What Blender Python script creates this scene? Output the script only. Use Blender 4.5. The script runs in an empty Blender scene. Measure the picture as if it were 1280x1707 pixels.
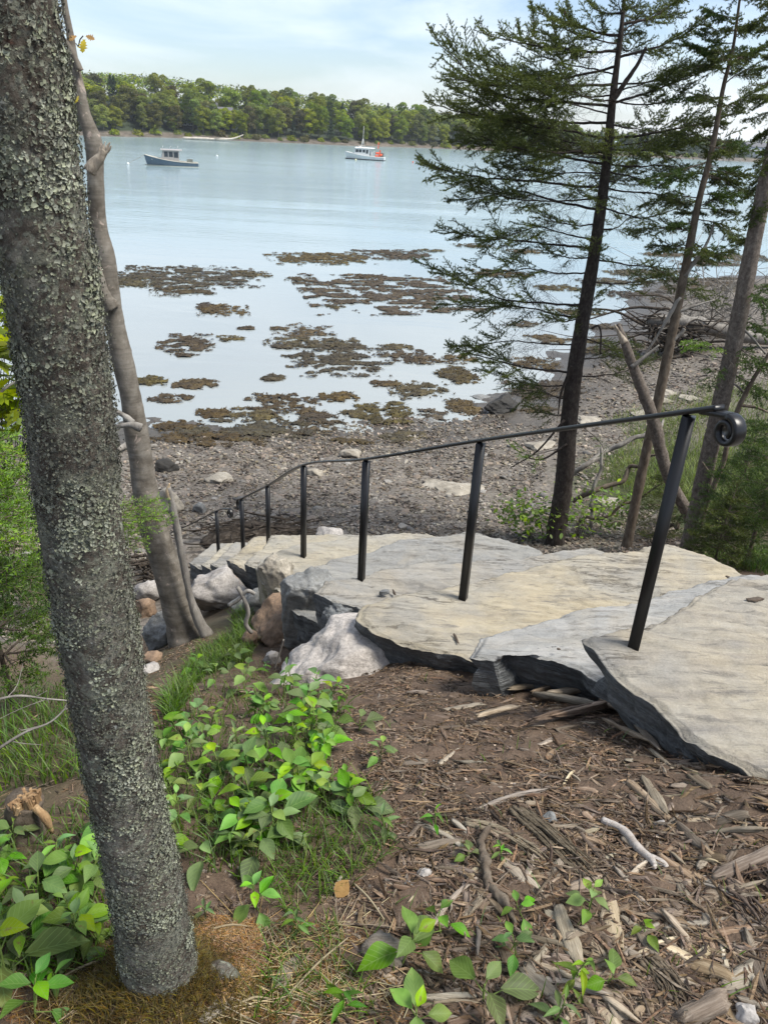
import bpy, math, random
import numpy as np
from mathutils import Vector, Matrix
rad = math.radians
rng = np.random.default_rng(7)
random.seed(7)
scene = bpy.context.scene
COL = scene.collection

# ------------------------------------------------------------------ camera, sky, sun, exposure
PITCH, ROLL, FPX, PW, PH = rad(26.7), rad(3.2), 1290.0, 1280.0, 1707.0
FWD = np.array([0, math.cos(PITCH), -math.sin(PITCH)])
UP0 = np.array([0, math.sin(PITCH), math.cos(PITCH)])
RT = math.cos(ROLL)*np.array([1.0, 0, 0]) + math.sin(ROLL)*UP0
UPV = math.cos(ROLL)*UP0 - math.sin(ROLL)*np.array([1.0, 0, 0])
cam = bpy.data.cameras.new('camera')
camo = bpy.data.objects.new('camera', cam)
COL.objects.link(camo)
m = Matrix.Identity(4)
for i in range(3):
    m[i][0], m[i][1], m[i][2] = RT[i], UPV[i], -FWD[i]
camo.matrix_world = m
cam.sensor_fit = 'VERTICAL'
cam.sensor_height = 36.0
cam.lens = FPX/PH*36.0
cam.clip_start, cam.clip_end = 0.05, 20000
scene.camera = camo

SUN_AZ, SUN_EL = 104.0, 56.0          # azimuth from +Y towards +X
wd = bpy.data.worlds.new('World')
scene.world = wd
wd.use_nodes = True
nt = wd.node_tree
bg = nt.nodes['Background']
sky = nt.nodes.new('ShaderNodeTexSky')
sky.sky_type = 'NISHITA'
sky.sun_disc = False
sky.sun_elevation, sky.sun_rotation = rad(SUN_EL), rad(SUN_AZ)
sky.air_density, sky.dust_density, sky.ozone_density = 1.0, 0.7, 3.2
tc = nt.nodes.new('ShaderNodeTexCoord')
mp = nt.nodes.new('ShaderNodeMapping')
mp.inputs['Scale'].default_value = (1.0, 1.0, 4.5)
mp.inputs['Location'].default_value = (0.3, 0.2, 0.1)
nz = nt.nodes.new('ShaderNodeTexNoise')
nz.inputs['Scale'].default_value = 2.1
nz.inputs['Detail'].default_value = 7
nz.inputs['Roughness'].default_value = 0.55
nz.inputs['Distortion'].default_value = 0.5
rp = nt.nodes.new('ShaderNodeValToRGB')
rp.color_ramp.elements[0].position, rp.color_ramp.elements[1].position = 0.40, 0.68
rp.color_ramp.elements[0].color = (0.16, 0.16, 0.16, 1)
rp.color_ramp.elements[1].color = (0.80, 0.80, 0.80, 1)
mx = nt.nodes.new('ShaderNodeMixRGB')
mx.inputs[2].default_value = (8.5, 8.9, 9.4, 1)       # thin high cloud
L = nt.links.new
L(tc.outputs['Generated'], mp.inputs['Vector']); L(mp.outputs['Vector'], nz.inputs['Vector'])
L(nz.outputs['Fac'], rp.inputs['Fac']); L(rp.outputs['Color'], mx.inputs[0])
tn = nt.nodes.new('ShaderNodeMixRGB'); tn.blend_type = 'MULTIPLY'; tn.inputs[0].default_value = 1; tn.inputs[2].default_value = (0.94, 1.0, 1.08, 1)   # clear maritime air
L(sky.outputs['Color'], tn.inputs[1]); L(tn.outputs['Color'], mx.inputs[1]); L(mx.outputs['Color'], bg.inputs['Color'])
bg.inputs['Strength'].default_value = 0.080

sd = Vector((math.sin(rad(SUN_AZ))*math.cos(rad(SUN_EL)), math.cos(rad(SUN_AZ))*math.cos(rad(SUN_EL)), math.sin(rad(SUN_EL))))
sl = bpy.data.lights.new('sun', 'SUN')
sl.energy, sl.angle, sl.color = 3.3, rad(22), (1.0, 0.95, 0.86)
so = bpy.data.objects.new('sun', sl)
so.rotation_euler = sd.to_track_quat('Z', 'Y').to_euler()
so.location = sd*100
COL.objects.link(so)
vs = scene.view_settings
vs.view_transform, vs.look, vs.exposure, vs.gamma, vs.use_curve_mapping = 'Standard', 'None', 0.93, 1.0, False
cy = scene.cycles
cy.max_bounces, cy.diffuse_bounces, cy.glossy_bounces, cy.transmission_bounces = 6, 3, 3, 4
cy.use_denoising = True
cy.caustics_reflective = cy.caustics_refractive = False

# ------------------------------------------------------------------ numeric helpers
def ray(px, py):
    d = FWD*FPX + RT*(px-PW/2) - UPV*(py-PH/2)
    return d/np.linalg.norm(d)
def PY(px, py, y):
    d = ray(px, py); return d*(y/d[1])
def PZ(px, py, z):
    d = ray(px, py); return d*(z/d[2])
def proj(p):
    p = np.atleast_2d(p); z = p @ FWD
    return np.stack([PW/2+FPX*(p @ RT)/z, PH/2-FPX*(p @ UPV)/z], 1), z

def _h(ix, iy, iz, seed):
    n = (ix.astype(np.int64)*374761393 + iy.astype(np.int64)*668265263 + iz.astype(np.int64)*2147483647 + seed*974634777) & 0xffffffff
    n = ((n ^ (n >> 13))*1274126177) & 0xffffffff
    n = ((n ^ (n >> 16))*2246822519) & 0xffffffff
    return ((n ^ (n >> 15)) & 0xffffff)/float(0xffffff)*2-1
def vn(p, seed=0):
    p = np.asarray(p, float); i = np.floor(p); f = p-i; i = i.astype(np.int64)
    u = f*f*f*(f*(f*6-15)+10); r = 0
    for dx in (0, 1):
        for dy in (0, 1):
            for dz in (0, 1):
                w = (u[:, 0] if dx else 1-u[:, 0])*(u[:, 1] if dy else 1-u[:, 1])*(u[:, 2] if dz else 1-u[:, 2])
                r = r + w*_h(i[:, 0]+dx, i[:, 1]+dy, i[:, 2]+dz, seed)
    return r
FROT = np.array(Matrix.Rotation(.65, 3, 'Z') @ Matrix.Rotation(.4, 3, 'X'))
def fbm(p, o=4, seed=0, gain=.5):
    p = np.asarray(p, float); r = 0; a = 1
    for k in range(o):
        r = r + a*vn(p*(2.03**k)+k*17.3, seed+k); a *= gain; p = p @ FROT
    return r
def sstep(a, b, x):
    t = np.clip((x-a)/(b-a), 0, 1); return t*t*(3-2*t)

class MB:
    def __init__(s): s.V = []; s.F = {}; s.n = 0; s.UV = []
    def add(s, V, F, mi=0, uv=None):
        V = np.asarray(V, float)
        for f in (F if isinstance(F, list) and np.ndim(F[0]) == 2 else [F]):
            f = np.asarray(f, int)
            if len(f): s.F.setdefault((f.shape[1], mi), []).append(f+s.n)
        s.V.append(V); s.n += len(V)
        s.UV.append(np.zeros((len(V), 2)) if uv is None else np.asarray(uv, float))
    def data(s, name, mats, smooth=True, uv=False):
        V = np.concatenate(s.V); me = bpy.data.meshes.new(name)
        me.vertices.add(len(V)); me.vertices.foreach_set('co', V.ravel())
        li, ls, mi, o = [], [], [], 0
        for (k, mm), fs in s.F.items():
            f = np.concatenate(fs); li.append(f.ravel()); ls.append(o+np.arange(len(f))*k); o += f.size
            mi.append(np.full(len(f), mm))
        li = np.concatenate(li).astype(np.int32); ls = np.concatenate(ls).astype(np.int32); mi = np.concatenate(mi).astype(np.int32)
        me.loops.add(len(li)); me.loops.foreach_set('vertex_index', li)
        me.polygons.add(len(ls)); me.polygons.foreach_set('loop_start', ls)
        me.update(calc_edges=True)
        me.polygons.foreach_set('material_index', mi)
        me.polygons.foreach_set('use_smooth', np.concatenate([np.full(sum(len(f) for f in fs), smooth is True or (smooth == 'top' and mm == 0)) for (k, mm), fs in s.F.items()]))
        if uv:
            U = np.concatenate(s.UV); l = me.uv_layers.new(name='UVMap')
            l.data.foreach_set('uv', U[li].ravel())
        for mt in (mats if isinstance(mats, (list, tuple)) else [mats]): me.materials.append(mt)
        me.update()
        return me
    def build(s, name, mats, parent=None, smooth=True, uv=False, loc=None):
        if parent is not None:
            o = parent; off = np.zeros(3)
            while o is not None: off = off+np.array(o.location); o = o.parent
            s.V = [v-off for v in s.V]
        elif loc is not None:
            s.V = [v-np.asarray(loc, float) for v in s.V]
        ob = bpy.data.objects.new(name, s.data(name, mats, smooth, uv)); COL.objects.link(ob)
        if parent is not None: ob.parent = parent
        elif loc is not None: ob.location = tuple(map(float, loc))
        return ob

def tag(o, label=None, cat=None, group=None, kind=None):
    if label: o['label'] = label
    if cat: o['category'] = cat
    if group: o['group'] = group
    if kind: o['kind'] = kind
    return o
def thing(name, label, cat, loc=(0, 0, 0), group=None):
    o = bpy.data.objects.new(name, None); COL.objects.link(o)
    o.empty_display_size = .1
    o.location = tuple(map(float, loc)); return tag(o, label, cat, group)
def copy_tree(o, parent=None):
    c = o.copy(); COL.objects.link(c); c.parent = parent
    for ch in list(o.children): copy_tree(ch, c)
    return c

def spline(P, n):
    P = np.asarray(P, float)
    Q = np.vstack([2*P[0]-P[1], P, 2*P[-1]-P[-2]])
    t = np.linspace(0, len(P)-1-1e-9, n); i = t.astype(int); f = (t-i)[:, None]
    a, b, c, d = Q[i], Q[i+1], Q[i+2], Q[i+3]
    return .5*((2*b)+(c-a)*f+(2*a-5*b+4*c-d)*f*f+(3*b-a-3*c+d)*f**3)
def frames(P):
    T = np.gradient(P, axis=0); T /= np.linalg.norm(T, axis=1)[:, None]+1e-12
    n = np.cross(T[0], [0, 0, 1.0])
    if np.linalg.norm(n) < .1: n = np.cross(T[0], [1.0, 0, 0])
    N = [n/np.linalg.norm(n)]
    for k in range(1, len(P)):
        v = N[-1]-T[k]*(N[-1] @ T[k]); N.append(v/(np.linalg.norm(v)+1e-12))
    N = np.array(N); return T, N, np.cross(T, N)
def tube(mb, P, r, sides=8, mi=0, wob=0, seed=0, cap=True, n=None, wscale=8):
    P = np.asarray(P, float)
    if n: P = spline(P, n); r = np.interp(np.linspace(0, 1, n), np.linspace(0, 1, len(np.atleast_1d(r))), np.atleast_1d(r)) if np.ndim(r) else np.full(n, r)
    else: r = np.full(len(P), r) if np.ndim(r) == 0 else np.asarray(r)
    k = len(P); T, N, B = frames(P)
    a = np.linspace(0, 2*np.pi, sides, endpoint=False)
    D = N[:, None]*np.cos(a)[None, :, None]+B[:, None]*np.sin(a)[None, :, None]
    V = P[:, None]+D*r[:, None, None]
    if wob:
        q = V.reshape(-1, 3); w = fbm(q*wscale, 3, seed).reshape(k, sides)
        V = P[:, None]+D*(r[:, None]*(1+wob*w))[:, :, None]
    V = V.reshape(-1, 3)
    i = np.arange(k-1)[:, None]*sides; j = np.arange(sides)[None]; j2 = (j+1) % sides
    F = np.stack([i+j, i+j2, i+sides+j2, i+sides+j], -1).reshape(-1, 4)
    L_ = [F]
    if cap:
        V = np.vstack([V, P[0], P[-1]]); b = (k-1)*sides; jj = np.arange(sides); e = (jj+1) % sides
        L_.append(np.stack([np.full(sides, k*sides), e, jj], 1)); L_.append(np.stack([np.full(sides, k*sides+1), b+jj, b+e], 1))
    mb.add(V, L_, mi)
def box(mb, c, s, mi=0, R=None):
    V = np.array([[x, y, z] for x in (-.5, .5) for y in (-.5, .5) for z in (-.5, .5)])*np.asarray(s)
    if R is not None: V = V @ np.asarray(R).T
    mb.add(V+np.asarray(c), np.array([[0, 1, 3, 2], [4, 6, 7, 5], [0, 4, 5, 1], [2, 3, 7, 6], [0, 2, 6, 4], [1, 5, 7, 3]]), mi)
_ico = {}
def ico(sub):
    if sub not in _ico:
        import bmesh
        b = bmesh.new(); bmesh.ops.create_icosphere(b, subdivisions=sub, radius=1)
        b.verts.ensure_lookup_table()
        _ico[sub] = (np.array([v.co[:] for v in b.verts]), np.array([[v.index for v in f.verts] for f in b.faces])); b.free()
    return _ico[sub]
def rotz(a): c, s = math.cos(a), math.sin(a); return np.array([[c, -s, 0], [s, c, 0], [0, 0, 1.0]])
def rand_rot(r):
    q = r.normal(size=4); q /= np.linalg.norm(q); w, x, y, z = q
    return np.array([[1-2*(y*y+z*z), 2*(x*y-z*w), 2*(x*z+y*w)], [2*(x*y+z*w), 1-2*(x*x+z*z), 2*(y*z-x*w)], [2*(x*z-y*w), 2*(y*z+x*w), 1-2*(x*x+y*y)]])

# ------------------------------------------------------------------ material helpers
def newmat(name):
    mt = bpy.data.materials.new(name); mt.use_nodes = True
    t = mt.node_tree; return mt, t, t.nodes['Principled BSDF']
def nd(t, typ, **kw):
    n = t.nodes.new(typ)
    for k, v in kw.items():
        if k in n.inputs: n.inputs[k].default_value = v
        else: setattr(n, k, v)
    return n
def ramp(t, fac, cols):
    r = nd(t, 'ShaderNodeValToRGB'); e = r.color_ramp.elements
    while len(e) < len(cols): e.new(.5)
    for q, (p, c) in zip(e, cols): q.position = p; q.color = (*c, 1) if len(c) == 3 else c
    t.links.new(fac, r.inputs['Fac']); return r.outputs['Color']
def noise(t, vec, scale, detail=6, rough=.55, dist=0):
    n = nd(t, 'ShaderNodeTexNoise', Scale=scale, Detail=detail, Roughness=rough, Distortion=dist)
    if vec is not None: t.links.new(vec, n.inputs['Vector'])
    return n.outputs['Fac']
def coords(t, stretch=(1, 1, 1), kind='Object', rot=(0, 0, 0)):
    c = nd(t, 'ShaderNodeTexCoord'); mp_ = nd(t, 'ShaderNodeMapping')
    mp_.inputs['Scale'].default_value = stretch; mp_.inputs['Rotation'].default_value = rot
    t.links.new(c.outputs[kind], mp_.inputs['Vector']); return mp_.outputs['Vector']
def mixc(t, fac, a, b, mode='MIX'):
    x = nd(t, 'ShaderNodeMixRGB', blend_type=mode)
    for i, v in enumerate((fac, a, b)):
        if isinstance(v, (int, float)): x.inputs[i].default_value = v
        elif isinstance(v, tuple): x.inputs[i].default_value = (*v, 1)
        else: t.links.new(v, x.inputs[i])
    return x.outputs['Color']
def hsv(t, col, fac, hv=.05, sv=.3, vv=.5):
    """shift hue, saturation and value by a 0..1 random factor"""
    h = nd(t, 'ShaderNodeHueSaturation')
    for nme, lo, hi, k in (('Hue', .5-hv, .5+hv, 1.0), ('Saturation', 1-sv, 1+sv, 7.31), ('Value', 1-vv, 1+vv, 3.77)):
        mm = nd(t, 'ShaderNodeMath', operation='MULTIPLY'); mm.inputs[1].default_value = k
        fr = nd(t, 'ShaderNodeMath', operation='FRACT'); mr = nd(t, 'ShaderNodeMapRange')
        mr.inputs['To Min'].default_value = lo; mr.inputs['To Max'].default_value = hi
        t.links.new(fac, mm.inputs[0]); t.links.new(mm.outputs[0], fr.inputs[0]); t.links.new(fr.outputs[0], mr.inputs['Value'])
        t.links.new(mr.outputs['Result'], h.inputs[nme])
    t.links.new(col, h.inputs['Color']); return h.outputs['Color']
def bump(t, p, h, strength=.4, dist=.01, prev=None):
    b = nd(t, 'ShaderNodeBump', Strength=strength, Distance=dist)
    t.links.new(h, b.inputs['Height'])
    if prev is not None: t.links.new(prev, b.inputs['Normal'])
    t.links.new(b.outputs['Normal'], p.inputs['Normal']); return b.outputs['Normal']
def mat(name, cols, scale=5, stretch=(1, 1, 1), detail=7, rough=.85, bs=.4, bscale=None, bd=.01, island=None, objr=None, spec=.3, transl=0, dist=0, metal=0, rot=(0, 0, 0)):
    mt, t, p = newmat(name); vec = coords(t, stretch, rot=rot)
    f = noise(t, vec, scale, detail, .6, dist); c = ramp(t, f, cols)
    if island: c = hsv(t, c, nd(t, 'ShaderNodeNewGeometry').outputs['Random Per Island'], *island)
    if objr: c = hsv(t, c, nd(t, 'ShaderNodeObjectInfo').outputs['Random'], *objr)
    t.links.new(c, p.inputs['Base Color'])
    p.inputs['Roughness'].default_value = rough; p.inputs['Specular IOR Level'].default_value = spec; p.inputs['Metallic'].default_value = metal
    if bs:
        bump(t, p, noise(t, vec, bscale or scale*3, 8, .65), bs, bd)
    if transl:
        tr = nd(t, 'ShaderNodeBsdfTranslucent'); t.links.new(c, tr.inputs['Color'])
        mxs = nd(t, 'ShaderNodeMixShader'); mxs.inputs[0].default_value = transl
        t.links.new(p.outputs[0], mxs.inputs[1]); t.links.new(tr.outputs[0], mxs.inputs[2])
        t.links.new(mxs.outputs[0], t.nodes['Material Output'].inputs['Surface'])
    return mt
# ------------------------------------------------------------------ terrain
WATER = -8.0
SHORE = np.array([(-300, 10), (-60, 15), (-7, 20.2), (0, 21.2), (2.8, 23), (5.3, 26.7), (16, 50), (26, 55), (45, 66), (120, 90), (400, 160)], float)
PROF = np.array([(-60, -1.2), (-5, -1.58), (.5, -1.66), (1.2, -1.70), (1.8, -1.83), (2.3, -1.98), (3, -2.3), (3.6, -2.58), (4.55, -3.1), (6.4, -3.85),
                 (8.35, -4.95), (9.3, -5.5), (10.7, -6.3), (11.7, -6.65), (14, -6.95), (17, -7.35), (21.2, -8.0), (30, -8.4), (60, -9.6), (120, -12), (5000, -14)], float)
def sval(x, y):
    x = np.asarray(x, float); y = np.asarray(y, float); best = np.full(x.shape, 1e9)
    for a, b in zip(SHORE[:-1], SHORE[1:]):
        d = b-a; l2 = d @ d
        t = np.clip(((x-a[0])*d[0]+(y-a[1])*d[1])/l2, 0, 1)
        best = np.minimum(best, np.hypot(x-a[0]-t*d[0], y-a[1]-t*d[1]))
    inland = y < np.interp(x, SHORE[:, 0], SHORE[:, 1])
    return 21.2-np.where(inland, best, -best)
def TB(x, y):
    """the ground without its small bumps, for quick searches"""
    s = sval(x, y); z = np.interp(s, PROF[:, 0], PROF[:, 1])
    z = z-.95*sstep(-1.3, -3.4, x)*sstep(2.2, 4.5, s)*sstep(12.5, 9.5, s)
    return z-.42*sstep(.25, -.40, x)*sstep(2.65, 3.7, y)*sstep(8.5, 6.5, y)
def T(x, y):
    x = np.atleast_1d(np.asarray(x, float)); y = np.atleast_1d(np.asarray(y, float))
    s = sval(x, y)
    z = np.interp(s, PROF[:, 0], PROF[:, 1])
    q = np.stack([x, y, np.zeros_like(x)], 1)
    z = z+.045*fbm(q*1.1, 3, 3)*sstep(14, 9, s)+.06*fbm(q*.45, 3, 9)*sstep(9, 13, s)*sstep(40, 20, s)
    z = z-.95*sstep(-1.3, -3.4, x)*sstep(2.2, 4.5, s)*sstep(12.5, 9.5, s)
    z = z-.42*sstep(.25, -.40, x)*sstep(2.65, 3.7, y)*sstep(8.5, 6.5, y)
    z = z+.13*np.exp(-((x-1.22)**2+(y-1.52)**2)/.14)
    z = z+.095*np.exp(-((x+.40)**2+(y-.96)**2)/.026)
    return z
def T1(x, y): return float(T([x], [y])[0])
def G(px, py, lift=0):
    d = ray(px, py); t = np.concatenate([np.linspace(.6, 12, 300), np.linspace(12.1, 120, 700)])
    p = t[:, None]*d; h = p[:, 2]-TB(p[:, 0], p[:, 1])
    k = int(np.argmax(h < 0)) if (h < 0).any() else len(t)-1
    lo, hi = t[max(k-1, 0)]*.96, t[k]*1.04
    for _ in range(14):
        md = (lo+hi)/2; q = md*d
        if q[2] > T1(q[0], q[1]): lo = md
        else: hi = md
    q = d*hi; q[2] = T1(q[0], q[1])+lift; return q
def Gmany(P):
    """many pixels at once -> ground points"""
    P = np.asarray(P, float); D = np.array([ray(*p) for p in P])
    t = np.concatenate([np.linspace(.6, 12, 160), np.linspace(12.2, 90, 260)])
    out = np.zeros((len(P), 3))
    lo = np.full(len(P), t[0]); hi = np.full(len(P), t[-1]); found = np.zeros(len(P), bool)
    for a, b in zip(t[:-1], t[1:]):
        w = np.where(~found)[0]
        if not len(w): break
        q = D[w]*b; u = w[q[:, 2] < TB(q[:, 0], q[:, 1])]
        lo[u] = a*.96; hi[u] = b*1.04; found[u] = True
    for _ in range(12):
        md = (lo+hi)/2; q = D*md[:, None]; ab = q[:, 2] > T(q[:, 0], q[:, 1])
        lo = np.where(ab, md, lo); hi = np.where(ab, hi, md)
    q = D*hi[:, None]; q[:, 2] = T(q[:, 0], q[:, 1]); return q[found]
def inpoly(px, py, poly):
    px = np.asarray(px); py = np.asarray(py); r = np.zeros(px.shape, bool); n = len(poly)
    for i in range(n):
        (x1, y1), (x2, y2) = poly[i], poly[(i+1) % n]
        if y1 == y2: continue
        c = ((y1 > py) != (y2 > py)) & (px < (x2-x1)*(py-y1)/(y2-y1)+x1); r ^= c
    return r
def sample_poly(poly, n, seed):
    """n ground points whose pixels fall inside a picture polygon"""
    r = np.random.default_rng(seed); a = np.array(poly, float); lo, hi = a.min(0), a.max(0); out = []
    while len(out) < n:
        p = lo+(hi-lo)*r.random((n*3, 2)); out += list(p[inpoly(p[:, 0], p[:, 1], poly)])
    return Gmany(out[:n])

def axis(dense_lo, dense_hi, step, lo, hi, g, mid):
    a = list(np.arange(dense_lo, dense_hi, step)); s = step
    while a[-1] < hi: s = s*(g if a[-1] < mid else 1.13); a.append(a[-1]+s)
    s = step
    while a[0] > lo: s = s*(g if a[0] > -mid else 1.13); a.insert(0, a[0]-s)
    return np.array(a)
gx = axis(-1.6, 2.2, .022, -4000, 4000, 1.022, 30)
gy = axis(.55, 4.0, .022, -60, 9000, 1.012, 60)
X, Y = np.meshgrid(gx, gy); x, y = X.ravel(), Y.ravel()
z = T(x, y)
sv_ = sval(x, y)
q = np.stack([x, y, z*0], 1)
near = sstep(9, 5, sv_)*sstep(4.5, 2, np.abs(x))
z = z+near*(.012*fbm(q*9, 3, 21)+.005*fbm(q*38, 3, 22))
bch = sstep(8, 11, sv_)*sstep(30, 22, sv_)
z = z+bch*.02*fbm(q*3.5, 3, 23)
nx, ny = len(gx), len(gy)
i = np.arange(ny-1)[:, None]*nx+np.arange(nx-1)[None]
F = np.stack([i, i+1, i+nx+1, i+nx], -1).reshape(-1, 4)
gm, t, p = newmat('ground')
vec = coords(t)
at = nd(t, 'ShaderNodeAttribute', attribute_name='zone')
sp = nd(t, 'ShaderNodeSeparateColor'); t.links.new(at.outputs['Color'], sp.inputs['Color'])
soil = ramp(t, noise(t, vec, 14, 10, .7), [(.28, (.055, .036, .025)), (.5, (.120, .082, .056)), (.68, (.19, .138, .098)), (.85, (.26, .20, .15))])
soil = mixc(t, .45, soil, ramp(t, noise(t, vec, 160, 4, .7), [(.35, (.03, .02, .014)), (.6, (.15, .105, .075))]))
shing = ramp(t, noise(t, vec, 9, 10, .75), [(.3, (.058, .046, .036)), (.5, (.125, .105, .084)), (.7, (.20, .175, .145))])
vor = nd(t, 'ShaderNodeTexVoronoi', Scale=17.0); t.links.new(vec, vor.inputs['Vector'])
shing = mixc(t, ramp(t, noise(t, vec, .55, 6, .65, .6), [(.42, (0, 0, 0)), (.62, (.7, .7, .7))]), shing, (.075, .058, .042))
shing = mixc(t, .55, shing, hsv(t, mixc(t, .2, (.17, .157, .14), shing), vor.outputs['Color'], .02, .3, .6))
wet = ramp(t, noise(t, vec, 5, 8, .7), [(.3, (.03, .026, .02)), (.6, (.085, .072, .056)), (.8, (.14, .125, .10))])
grn = ramp(t, noise(t, vec, 12, 6, .7), [(.3, (.025, .028, .012)), (.6, (.06, .07, .025)), (.8, (.11, .095, .05))])
c = mixc(t, sp.outputs['Red'], soil, shing); c = mixc(t, sp.outputs['Green'], c, grn); c = mixc(t, sp.outputs['Blue'], c, wet)
t.links.new(c, p.inputs['Base Color'])
rr = nd(t, 'ShaderNodeMapRange'); rr.inputs['To Min'].default_value = .92; rr.inputs['To Max'].default_value = .38
t.links.new(sp.outputs['Blue'], rr.inputs['Value']); t.links.new(rr.outputs['Result'], p.inputs['Roughness'])
p.inputs['Specular IOR Level'].default_value = .3
b0 = bump(t, p, vor.outputs['Distance'], .25, .03)
bump(t, p, noise(t, vec, 70, 8, .75), .8, .012, b0)
mb = MB(); mb.add(np.stack([x, y, z], 1), F)
ground = mb.build('ground', gm); tag(ground, kind='structure')
zone = np.zeros((len(x), 4), np.float32); zone[:, 3] = 1
nz1 = .9*fbm(q*.8, 4, 31)
zone[:, 0] = sstep(9.3, 10.6, sv_+.7*nz1-.9*sstep(1.5, 5, x)+1.5*sstep(-1.6, -3.0, x))
zone[:, 2] = sstep(17.2, 20.8, sv_+1.2*nz1)
gr = np.zeros(len(x))
gr = np.maximum(gr, sstep(.2, .8, np.exp(-(((x-6.6)/2.4)**2+((y-15.5)/3.6)**2))*1.5+.3*nz1)*(x > 2))
gr = np.maximum(gr, .6*sstep(3.2, 4.6, x+.5*nz1)*sstep(10.5, 8.5, sv_))
gr = np.maximum(gr, .5*sstep(-.7, -1.2, x+.3*nz1)*sstep(9, 6, sv_))
zone[:, 1] = gr
ca = ground.data.color_attributes.new('zone', 'FLOAT_COLOR', 'POINT')
ca.data.foreach_set('color', zone.ravel())

# ------------------------------------------------------------------ water
wm, t, p = newmat('water')
geo = nd(t, 'ShaderNodeNewGeometry')
sx = nd(t, 'ShaderNodeSeparateXYZ'); t.links.new(geo.outputs['Position'], sx.inputs['Vector'])
def mrange(v, a, b, c_, d):
    r = nd(t, 'ShaderNodeMapRange'); r.interpolation_type = 'SMOOTHSTEP'
    for k, w in zip(('From Min', 'From Max', 'To Min', 'To Max'), (a, b, c_, d)): r.inputs[k].default_value = w
    t.links.new(v, r.inputs['Value']); return r.outputs['Result']
def mth2(t, op, a, b):
    n_ = nd(t, 'ShaderNodeMath', operation=op); t.links.new(a, n_.inputs[0]); t.links.new(b, n_.inputs[1]); return n_.outputs[0]
shal = mrange(sx.outputs['Y'], 21, 75, 0, 1)
t.links.new(mrange(sx.outputs['Y'], 40, 170, .04, .17), p.inputs['Roughness'])
p.inputs['IOR'].default_value = 1.42
c = mixc(t, shal, (.29, .315, .31), (.23, .31, .325))
t.links.new(c, p.inputs['Base Color'])
v1 = coords(t, (.55, 1.9, 1)); v2 = coords(t, (.10, .34, 1), rot=(0, 0, .12)); v3 = coords(t, (.018, .14, 1), rot=(0, 0, -.05))
h1 = noise(t, v1, 1.0, 5, .6, .4); h2 = noise(t, v2, 1.0, 4, .6, .6); h3 = noise(t, v3, 1.0, 3, .5, .3)
st = mrange(sx.outputs['Y'], 30, 110, .04, .42)
pat = nd(t, 'ShaderNodeMath', operation='MULTIPLY'); bnd = mth2(t, 'MULTIPLY', mrange(sx.outputs['Y'], 96, 116, 0, .55), mrange(sx.outputs['Y'], 118, 134, 1, 0)); st = mth2(t, 'ADD', st, bnd); t.links.new(st, pat.inputs[0])
pr = ramp(t, h3, [(.38, (.35, .35, .35)), (.62, (1.5, 1.5, 1.5))]); t.links.new(pr, pat.inputs[1])
b1 = nd(t, 'ShaderNodeBump', Distance=.10); t.links.new(pat.outputs[0], b1.inputs['Strength']); t.links.new(h1, b1.inputs['Height'])
b2 = nd(t, 'ShaderNodeBump', Distance=.35, Strength=.10); t.links.new(h2, b2.inputs['Height']); t.links.new(b1.outputs['Normal'], b2.inputs['Normal'])
t.links.new(b2.outputs['Normal'], p.inputs['Normal'])
mb = MB(); mb.add([(-6000, 5, WATER), (6000, 5, WATER), (6000, 9000, WATER), (-6000, 9000, WATER)], [[0, 1, 2, 3]])
tag(mb.build('water', wm), kind='structure')

# ------------------------------------------------------------------ far shore
FS = np.array([(-700, 240), (-260, 262)]+[tuple(PZ(px_, py_, WATER)[:2]) for px_, py_ in ((160, 227), (280, 229.5), (400, 235), (500, 239), (570, 242.5), (670, 245.5), (740, 248), (860, 253), (1060, 261), (1230, 269), (1290, 271.5))]+[(330, 520), (900, 800)], float)
HX = np.array([(-700, 9), (-150, 12), (-95, 12.5), (-60, 10.5), (-30, 8.5), (0, 7), (20, 5.5), (45, 4.5), (80, 3.5), (130, 2.5), (200, 2), (900, 3)], float)
def shoreY(x): return np.interp(x, FS[:, 0], FS[:, 1])
fx = np.arange(-700, 900, 2.0)
dd = np.array([-6, -1, 0, 1, 2.5, 4, 6, 9, 13, 20, 30, 45, 70, 110, 180, 400])
hh = np.array([-1.2, -.25, .02, .25, .6, 1.0, 1.7, 2.3, 3.0, 4.2, 6.2, 8.6, 10.5, 11.0, 11, 11])
def farz(x, d): return WATER+np.interp(d, dd, hh)*np.where(d > 4, np.interp(x, HX[:, 0], HX[:, 1])/11*sstep(2, 50, d)+(1-sstep(2, 50, d)), 1)
D_, X_ = np.meshgrid(dd, fx); V = np.stack([X_.ravel(), shoreY(X_.ravel())+D_.ravel(), farz(X_.ravel(), D_.ravel())], 1)
V[:, 2] += .25*fbm(V*.12, 3, 5)*sstep(0, 5, D_.ravel())
k = len(dd); i = np.arange(len(fx)-1)[:, None]*k+np.arange(k-1)[None]
F = np.stack([i, i+k, i+k+1, i+1], -1).reshape(-1, 4)
fsm, t, p = newmat('far_bank'); g_ = nd(t, 'ShaderNodeNewGeometry'); sx = nd(t, 'ShaderNodeSeparateXYZ'); t.links.new(g_.outputs['Position'], sx.inputs['Vector'])
vec = coords(t, (1, 1, 4))
mud = ramp(t, noise(t, vec, .35, 8, .7), [(.3, (.045, .04, .03)), (.55, (.12, .10, .08)), (.75, (.20, .165, .14))])
flo = ramp(t, noise(t, vec, .3, 8, .7), [(.35, (.012, .02, .010)), (.65, (.03, .045, .018))])
t.links.new(mixc(t, mrange(sx.outputs['Z'], WATER+1.0, WATER+1.9, 0, 1), mud, flo), p.inputs['Base Color']); p.inputs['Roughness'].default_value = .9
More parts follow.
